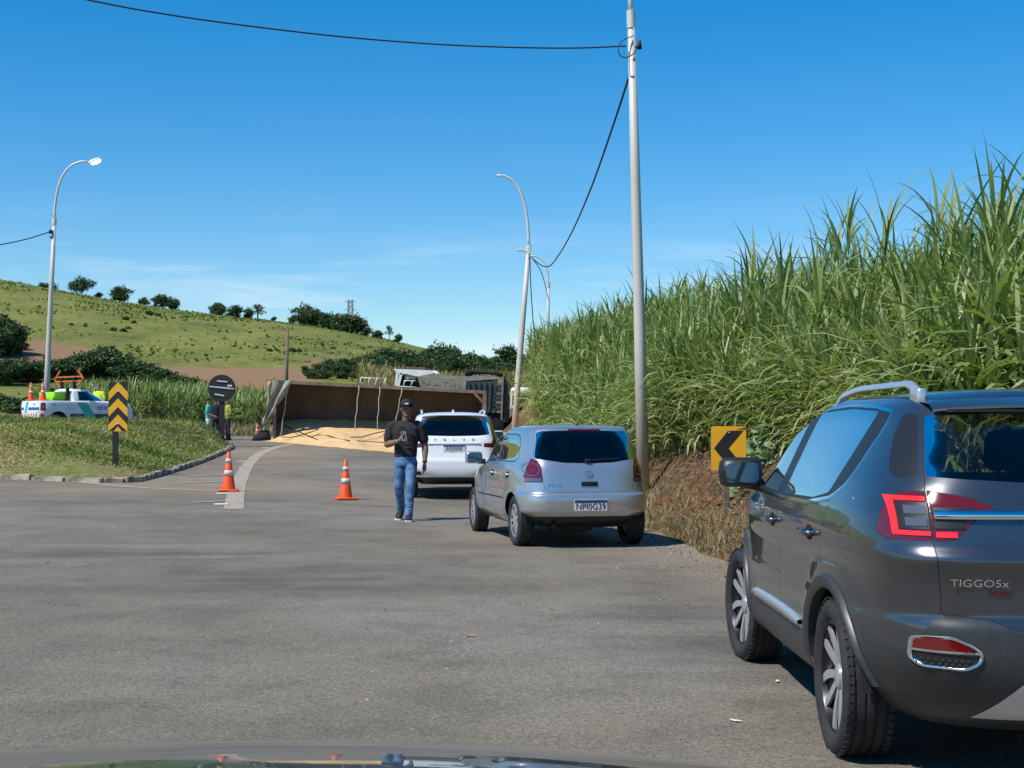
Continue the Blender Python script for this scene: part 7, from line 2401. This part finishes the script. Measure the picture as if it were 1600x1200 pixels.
def head(bm, c, yaw=0.0, s=1.0, nod=0.0):
    """head facing -y about centre c (z at mid height)"""
    b2 = bmesh.new()
    add_stack(b2, [(0, .005, -.118, .030, .035), (0, -.012, -.105, .048, .060), (0, -.010, -.080, .060, .078), (0, -.004, -.045, .068, .088), (0, .004, -.005, .073, .095), (0, .010, .035, .076, .099), (0, .013, .070, .071, .093), (0, .014, .098, .054, .072), (0, .014, .114, .028, .040)], 24)
    limb(b2, [(0, -.088, .022), (0, -.104, -.012), (0, -.106, -.022)], [.010, .013, .015], 8)     # nose
    for q in (-1, 1):
        limb(b2, [(q * .012, -.094, -.026), (q * .014, -.090, -.026)], [.010, .010], 6)
        limb(b2, [(q * .074, .012, .018), (q * .080, .016, -.012), (q * .074, .010, -.030)], [.014, .015, .011], 8)   # ears
        limb(b2, [(q * .018, -.083, .030), (q * .048, -.072, .028)], [.010, .009], 6)               # brow
    limb(b2, [(-.020, -.091, -.055), (0, -.097, -.053), (.020, -.091, -.055)], [.008, .010, .008], 6)  # lips
    limb(b2, [(-.018, -.088, -.066), (0, -.094, -.067), (.018, -.088, -.066)], [.008, .010, .008], 6)
    limb(b2, [(-.012, -.078, -.098), (.012, -.078, -.098)], [.020, .020], 8)                          # chin
    M = Matrix.Translation(Vector(c)) @ Matrix.Rotation(yaw, 4, 'Z') @ Matrix.Rotation(nod, 4, 'X') @ Matrix.Scale(s, 4)
    vm = {v: bm.verts.new(M @ v.co) for v in b2.verts}
    for f in b2.faces: bm.faces.new([vm[v] for v in f.verts])
    b2.free()
    return M
def eyes(M, parent):
    def w(bm):
        for q in (-1, 1): bmesh.ops.create_uvsphere(bm, u_segments=12, v_segments=8, radius=.0125, matrix=M @ Matrix.Translation((q * .031, -.0805, .010)))
    part('eyes', principled('eye_white', (.6, .58, .55), .3) if 'eye_white' not in MATS else MATS['eye_white'], parent, w, smooth=True)
    def p_(bm):
        for q in (-1, 1): bmesh.ops.create_uvsphere(bm, u_segments=10, v_segments=6, radius=.0065, matrix=M @ Matrix.Translation((q * .031, -.0905, .010)))
    part('pupils', M_HAIR, parent, p_, smooth=True)
    def br(bm):
        for q in (-1, 1): add_tube(bm, [M @ Vector((q * .014, -.094, .036)), M @ Vector((q * .032, -.090, .041)), M @ Vector((q * .052, -.078, .036))], [.004, .005, .003], 6)
    part('eyebrows', M_HAIR, parent, br, smooth=True)
def shoe(bm_u, bm_s, heel, fwd, s=1.0, lift=0.0):
    h, f = Vector(heel), Vector(fwd).normalized()
    r = Vector((f.y, -f.x, 0))
    for (bm, z0, z1, gx) in ((bm_u, .022, None, 0), (bm_s, 0, .024, .006)):
        rows = []
        prof = [(-.05, .030, .085), (-.02, .038, .095), (.04, .040, .098), (.10, .043, .085), (.16, .049, .066), (.21, .046, .055), (.245, .028, .042)]
        for (q, w, top) in prof:
            q *= s; w = (w + gx) * s
            t = top * s if z1 is None else z1
            k = lift * (.25 - q) / .25 if lift else 0
            base = h + f * q
            rows.append([bm.verts.new(base + r * w * a + Vector((0, 0, (z0 + (t - z0) * b) + k))) for a, b in ((-1, 0), (-1, .45), (-.6, 1), (.6, 1), (1, .45), (1, 0))])
        for i in range(len(rows) - 1):
            for k in range(6): bm.faces.new((rows[i][k], rows[i][(k + 1) % 6], rows[i + 1][(k + 1) % 6], rows[i + 1][k]))
        bm.faces.new(rows[0]); bm.faces.new(rows[-1][::-1])
def build_man():
    # local: faces -y (to the camera); +x is his left (picture right)
    root = empty('person', (0, 0, 0))
    bmb = bmesh.new()
    # head, neck
    limb(bmb, [(.010, .02, 1.44), (.012, .012, 1.50), (.014, .0, 1.56)], [.066, .062, .060], 14)
    HM = head(bmb, (.016, -.012, 1.655), .06, 1.06, .10)
    # his right arm (picture left): upper arm down and out, forearm across to the chest
    sh_r, el_r, wr_r = Vector((-.205, .01, 1.385)), Vector((-.275, .02, 1.115)), Vector((-.105, -.20, 1.165))
    limb(bmb, [sh_r, sh_r.lerp(el_r, .4), sh_r.lerp(el_r, .75), el_r], [.062, .060, .056, .048], 12)
    limb(bmb, [el_r, el_r.lerp(wr_r, .3), el_r.lerp(wr_r, .65), wr_r], [.050, .053, .043, .031], 12)
    fingers(bmb, wr_r + Vector((.055, -.045, .035)), (.72, -.30, .55), (-.2, -.35, -.75), (-.5, -.75, .1), 1.15, 1.02)
    # his left arm hanging
    sh_l, el_l, wr_l = Vector((.215, .01, 1.385)), Vector((.285, .045, 1.10)), Vector((.285, -.03, .865))
    limb(bmb, [sh_l, sh_l.lerp(el_l, .4), sh_l.lerp(el_l, .75), el_l], [.062, .060, .055, .046], 12)
    limb(bmb, [el_l, el_l.lerp(wr_l, .3), el_l.lerp(wr_l, .65), wr_l], [.048, .051, .041, .030], 12)
    fingers(bmb, wr_l + Vector((-.004, -.018, -.075)), (-.05, -.12, -1), (.05, 1, -.1), (-.8, -.2, -.2), .55, 1.0)
    # trunk and legs under the clothes keep the body one piece
    add_stack(bmb, [(0, .01, .86, .13, .10), (0, .01, 1.0, .135, .10), (0, .01, 1.2, .15, .105), (0, .01, 1.36, .17, .10), (0, .015, 1.44, .10, .08)], 18)
    for hx, kx, ax in (((-.075, .02, .92), (-.095, .05, .50), (-.080, .27, .18)), ((.085, .0, .92), (.075, -.14, .51), (.055, -.17, .10))):
        limb(bmb, [hx, Vector(hx).lerp(Vector(kx), .5), kx, Vector(kx).lerp(Vector(ax), .4), ax], [.075, .068, .050, .048, .036], 12)
    body = link('body', remeshed(bmb, 'body', .0085, 3), M_SKIN, root)
    eyes(HM, body)
    # t-shirt
    b = bmesh.new()
    add_stack(b, [(0, .01, .935, .165, .118, 2.4), (0, .01, 1.00, .168, .120, 2.4), (.002, .008, 1.10, .172, .120, 2.4), (.003, .004, 1.20, .188, .124, 2.4), (.003, .0, 1.29, .205, .128, 2.5), (.004, .004, 1.36, .208, .122, 2.5), (.004, .01, 1.415, .175, .105, 2.3), (.006, .014, 1.455, .112, .082, 2.1), (.008, .016, 1.475, .080, .070, 2)], 28)
    for sh, el in ((sh_r, el_r), (sh_l, el_l)):
        limb(b, [sh + Vector((-.05 * (1 if sh.x < 0 else -1) * -1, 0, .02)), sh, sh.lerp(el, .35), sh.lerp(el, .68)], [.075, .082, .080, .078], 14)
    for i in range(9):                                     # cloth folds
        z = .96 + .05 * i; a = random.uniform(-.1, .1)
        limb(b, [(-.09 + a, -.100, z), (a, -.116, z + .02), (.08 + a, -.100, z - .015)], [.008, .012, .008], 8)
    link('t_shirt', remeshed(b, 't_shirt', .0095, 3), M_TEE, root)
    # jeans
    b = bmesh.new()
    add_stack(b, [(0, .012, .80, .150, .112, 2.3), (0, .012, .86, .165, .120, 2.4), (0, .012, .93, .162, .116, 2.4), (0, .012, .985, .152, .108, 2.3)], 24)
    for hx, kx, ax in (((-.082, .015, .86), (-.098, .045, .50), (-.085, .255, .15)), ((.085, .0, .86), (.078, -.130, .51), (.057, -.165, .078))):
        hx, kx, ax = Vector(hx), Vector(kx), Vector(ax)
        limb(b, [hx, hx.lerp(kx, .35), hx.lerp(kx, .7), kx, kx.lerp(ax, .35), kx.lerp(ax, .7), ax], [.094, .090, .078, .070, .068, .064, .062], 14)
        for i in range(7):                                 # creases behind the knee and at the hem
            t = (.05, .18, .62, .70, .80, .88, .95)[i]; c = kx.lerp(ax, t) if i > 1 else hx.lerp(kx, .72 + .2 * i)
            limb(b, [c + Vector((-.05, -.045, .01)), c + Vector((0, -.066, 0)), c + Vector((.05, -.045, .012))], [.009, .012, .009], 6)
    link('jeans', remeshed(b, 'jeans', .0095, 3), M_JEANS, root)
    # shoes
    for heel, fwd, lf in (((-.085, .295, 0.0), (-.12, -1, 0), .095), ((.055, -.125, 0.0), (.10, -1, 0), .0)):
        u, s_ = bmesh.new(), bmesh.new()
        shoe(u, s_, heel, fwd, 1.05, lf)
        sh = link('shoe', bm_mesh(u, 'shoe', angle=50), M_SHOE, root); link('sole', bm_mesh(s_, 'sole', angle=50), M_SOLE, sh)
    # cap
    def crown(bm):
        add_stack(bm, [(0, .012, .028, .086, .108), (0, .012, .060, .086, .108), (0, .014, .095, .074, .094), (0, .016, .118, .050, .066), (0, .016, .128, .016, .022)], 24)
        for v in bm.verts: v.co = HM @ v.co
    cp = part('cap', M_CAPB, root, crown, smooth=True)
    def brim(bm):
        n = 14; rows = []
        for i in range(n + 1):
            a = math.pi * (1.12 + .76 * i / n)
            for_ = []
            for rr, zz in ((.98, .034), (1.25, .026), (1.62, .010)):
                k = 1 + (rr - 1) * max(0, -math.sin(a)) ** .7
                for_.append(bm.verts.new(HM @ Vector((.086 * math.cos(a) * min(k, 1.12), .012 + .108 * math.sin(a) * k, zz - .006 * math.cos(a) ** 2))))
            rows.append(for_)
        for i in range(n):
            for k in range(2): bm.faces.new((rows[i][k], rows[i + 1][k], rows[i + 1][k + 1], rows[i][k + 1]))
        bmesh.ops.solidify(bm, geom=bm.faces[:], thickness=.004)
    part('brim', M_CAPB, cp, brim, smooth=True)
    part('cap_patch', M_SOLE, cp, lambda bm: add_box(bm, (0, 0, 0), (.050, .006, .020), mat=HM @ Matrix.Translation((0, -.0965, .070)) @ Matrix.Rotation(R(-14), 4, 'X')))
    # dark watch / bracelet on the hanging wrist
    part('wristband', M_SHOE, root, lambda bm: add_tube(bm, [wr_l + Vector((0, 0, -.012)), wr_l + Vector((-.002, -.004, .02))], [.036, .037], 14), smooth=True)
    tag(root, 'person in black cap, black t-shirt and blue jeans walking with a phone in hand', 'person')
    ph = wr_r + Vector((.100, -.085, .075))
    return root, ph
man, PH = build_man()
mx = PX(634, 22.2); mzz = float(road_z(mx, 22.2)) + .012
man.location = (mx, 22.2, mzz)
man.scale = (1.02, 1.02, 1.02)
def phone(bm): add_box(bm, (0, 0, 0), (.074, .009, .150), bevel=.004)
def cam_bump(bm): add_box(bm, (-.018, -.007, .050), (.026, .006, .034), bevel=.002)
ph = part('phone', principled('phone_back', (.30, .29, .27), .25, .3), None, phone, angle=40)
ph.location = Vector((mx, 22.2, mzz)) + PH * 1.02; ph.rotation_euler = (R(-12), R(-8), R(10))
part('camera_bump', M_BLACK, ph, cam_bump)
tag(ph, 'grey phone held up at the chest of the walking person', 'phone')

def simple_person(loc, rz, top, legs, skin, label, helmet=None, hair=True, arms=((-.03, -.10), (.03, -.10)), height=1.72):
    """standing figure facing -y before rotation; arms = (out, forward) of each hand"""
    root = empty('person', loc, rz)
    k = height / 1.75
    b = bmesh.new()
    limb(b, [(0, .02, 1.42), (0, .01, 1.53)], [.060, .056], 12)
    HM = head(b, (0, -.005, 1.625), 0, 1.0)
    ha = []
    for q, (o, f) in zip((-1, 1), arms):
        sh, el = Vector((q * .195, .01, 1.38)), Vector((q * (.235 + o), .05 - f * .0, 1.11))
        wr = Vector((q * (.225 + o * 1.5), -.02 + f * 1.6, .88 + abs(f) * 1.1))
        limb(b, [sh, el], [.055, .044], 10); limb(b, [el, wr], [.045, .030], 10)
        dd = (wr - el).normalized()
        fingers(b, wr + dd * .06, dd, (0, 1, 0) if abs(dd.y) < .8 else (0, 0, 1), (-q, 0, 0), .6)
        ha.append((sh, el))
    add_stack(b, [(0, .01, .88, .12, .09), (0, .01, 1.2, .14, .095), (0, .015, 1.43, .09, .07)], 16)
    for q in (-1, 1): limb(b, [(q * .085, .01, .9), (q * .09, 0, .5), (q * .095, .03, .09)], [.07, .05, .038], 10)
    body = link('body', remeshed(b, 'body', .011, 3), skin, root)
    eyes(HM, body)
    b = bmesh.new()
    add_stack(b, [(0, .01, .90, .160, .115, 2.4), (0, .01, 1.05, .165, .118, 2.4), (0, .005, 1.25, .19, .125, 2.4), (0, .008, 1.36, .19, .118, 2.4), (0, .014, 1.44, .11, .082, 2), (0, .016, 1.465, .078, .068, 2)], 24)
    for sh, el in ha: limb(b, [sh, sh.lerp(el, .4), sh.lerp(el, .75)], [.072, .070, .066], 12)
    link('shirt', remeshed(b, 'shirt', .012, 3), top, root)
    b = bmesh.new()
    add_stack(b, [(0, .012, .80, .15, .11, 2.3), (0, .012, .92, .155, .112, 2.3), (0, .012, .95, .15, .108, 2.3)], 20)
    for q in (-1, 1): limb(b, [(q * .085, .01, .84), (q * .09, 0, .5), (q * .095, .03, .08)], [.088, .07, .062], 12)
    link('trousers', remeshed(b, 'trousers', .012, 3), legs, root)
    for q in (-1, 1):
        u, s_ = bmesh.new(), bmesh.new(); shoe(u, s_, (q * .095, .07, 0), (q * .15, -1, 0))
        sh = link('shoe', bm_mesh(u, 'shoe', angle=50), M_SHOE, root); link('sole', bm_mesh(s_, 'sole', angle=50), M_SHOE, sh)
    def crown(bm):
        add_stack(bm, [(0, .014, .02, .088, .110), (0, .014, .06, .090, .112), (0, .016, .10, .074, .092), (0, .016, .125, .03, .04)], 20)
        for v in bm.verts: v.co = HM @ v.co
    part('helmet' if helmet else 'hair', helmet or M_HAIR, root, crown, smooth=True)
    root.scale = (k, k, k)
    tag(root, label, 'person')
    return root
def ground_of(x, y): return float(max(terrain_z(x, y), road_z(x, y))) + .01
d = 58.8; x = PX(154, d)
w1 = simple_person((x, d, P(154, 598, d).z - 1.76), R(-20), M_HIVIS, M_DARKC, M_SKIN2, 'worker in bright yellow hi-vis shirt and brown helmet standing behind the pickup', M_HELM)
d = 59.5; x = PX(326, d)
simple_person((x, d, ground_of(x, d)), R(95), M_TURQ, M_PALE, M_SKIN2, 'person in turquoise shirt and pale trousers standing left of the round sign', arms=((-.02, -.12), (.02, -.12)))
d = 60.5; x = PX(337, d)
simple_person((x, d, ground_of(x, d)), R(200), M_DARKC, M_DARKC, M_SKIN, 'person in dark clothes half hidden behind the round sign post', None)
d = 60.0; x = PX(356, d)
simple_person((x, d, ground_of(x, d)), R(-60), cloth('olive_shirt', (.22, .28, .04), (.30, .36, .06)), M_DARKC, M_SKIN2, 'person in yellow-green vest and dark trousers right of the round sign post', M_PALE)
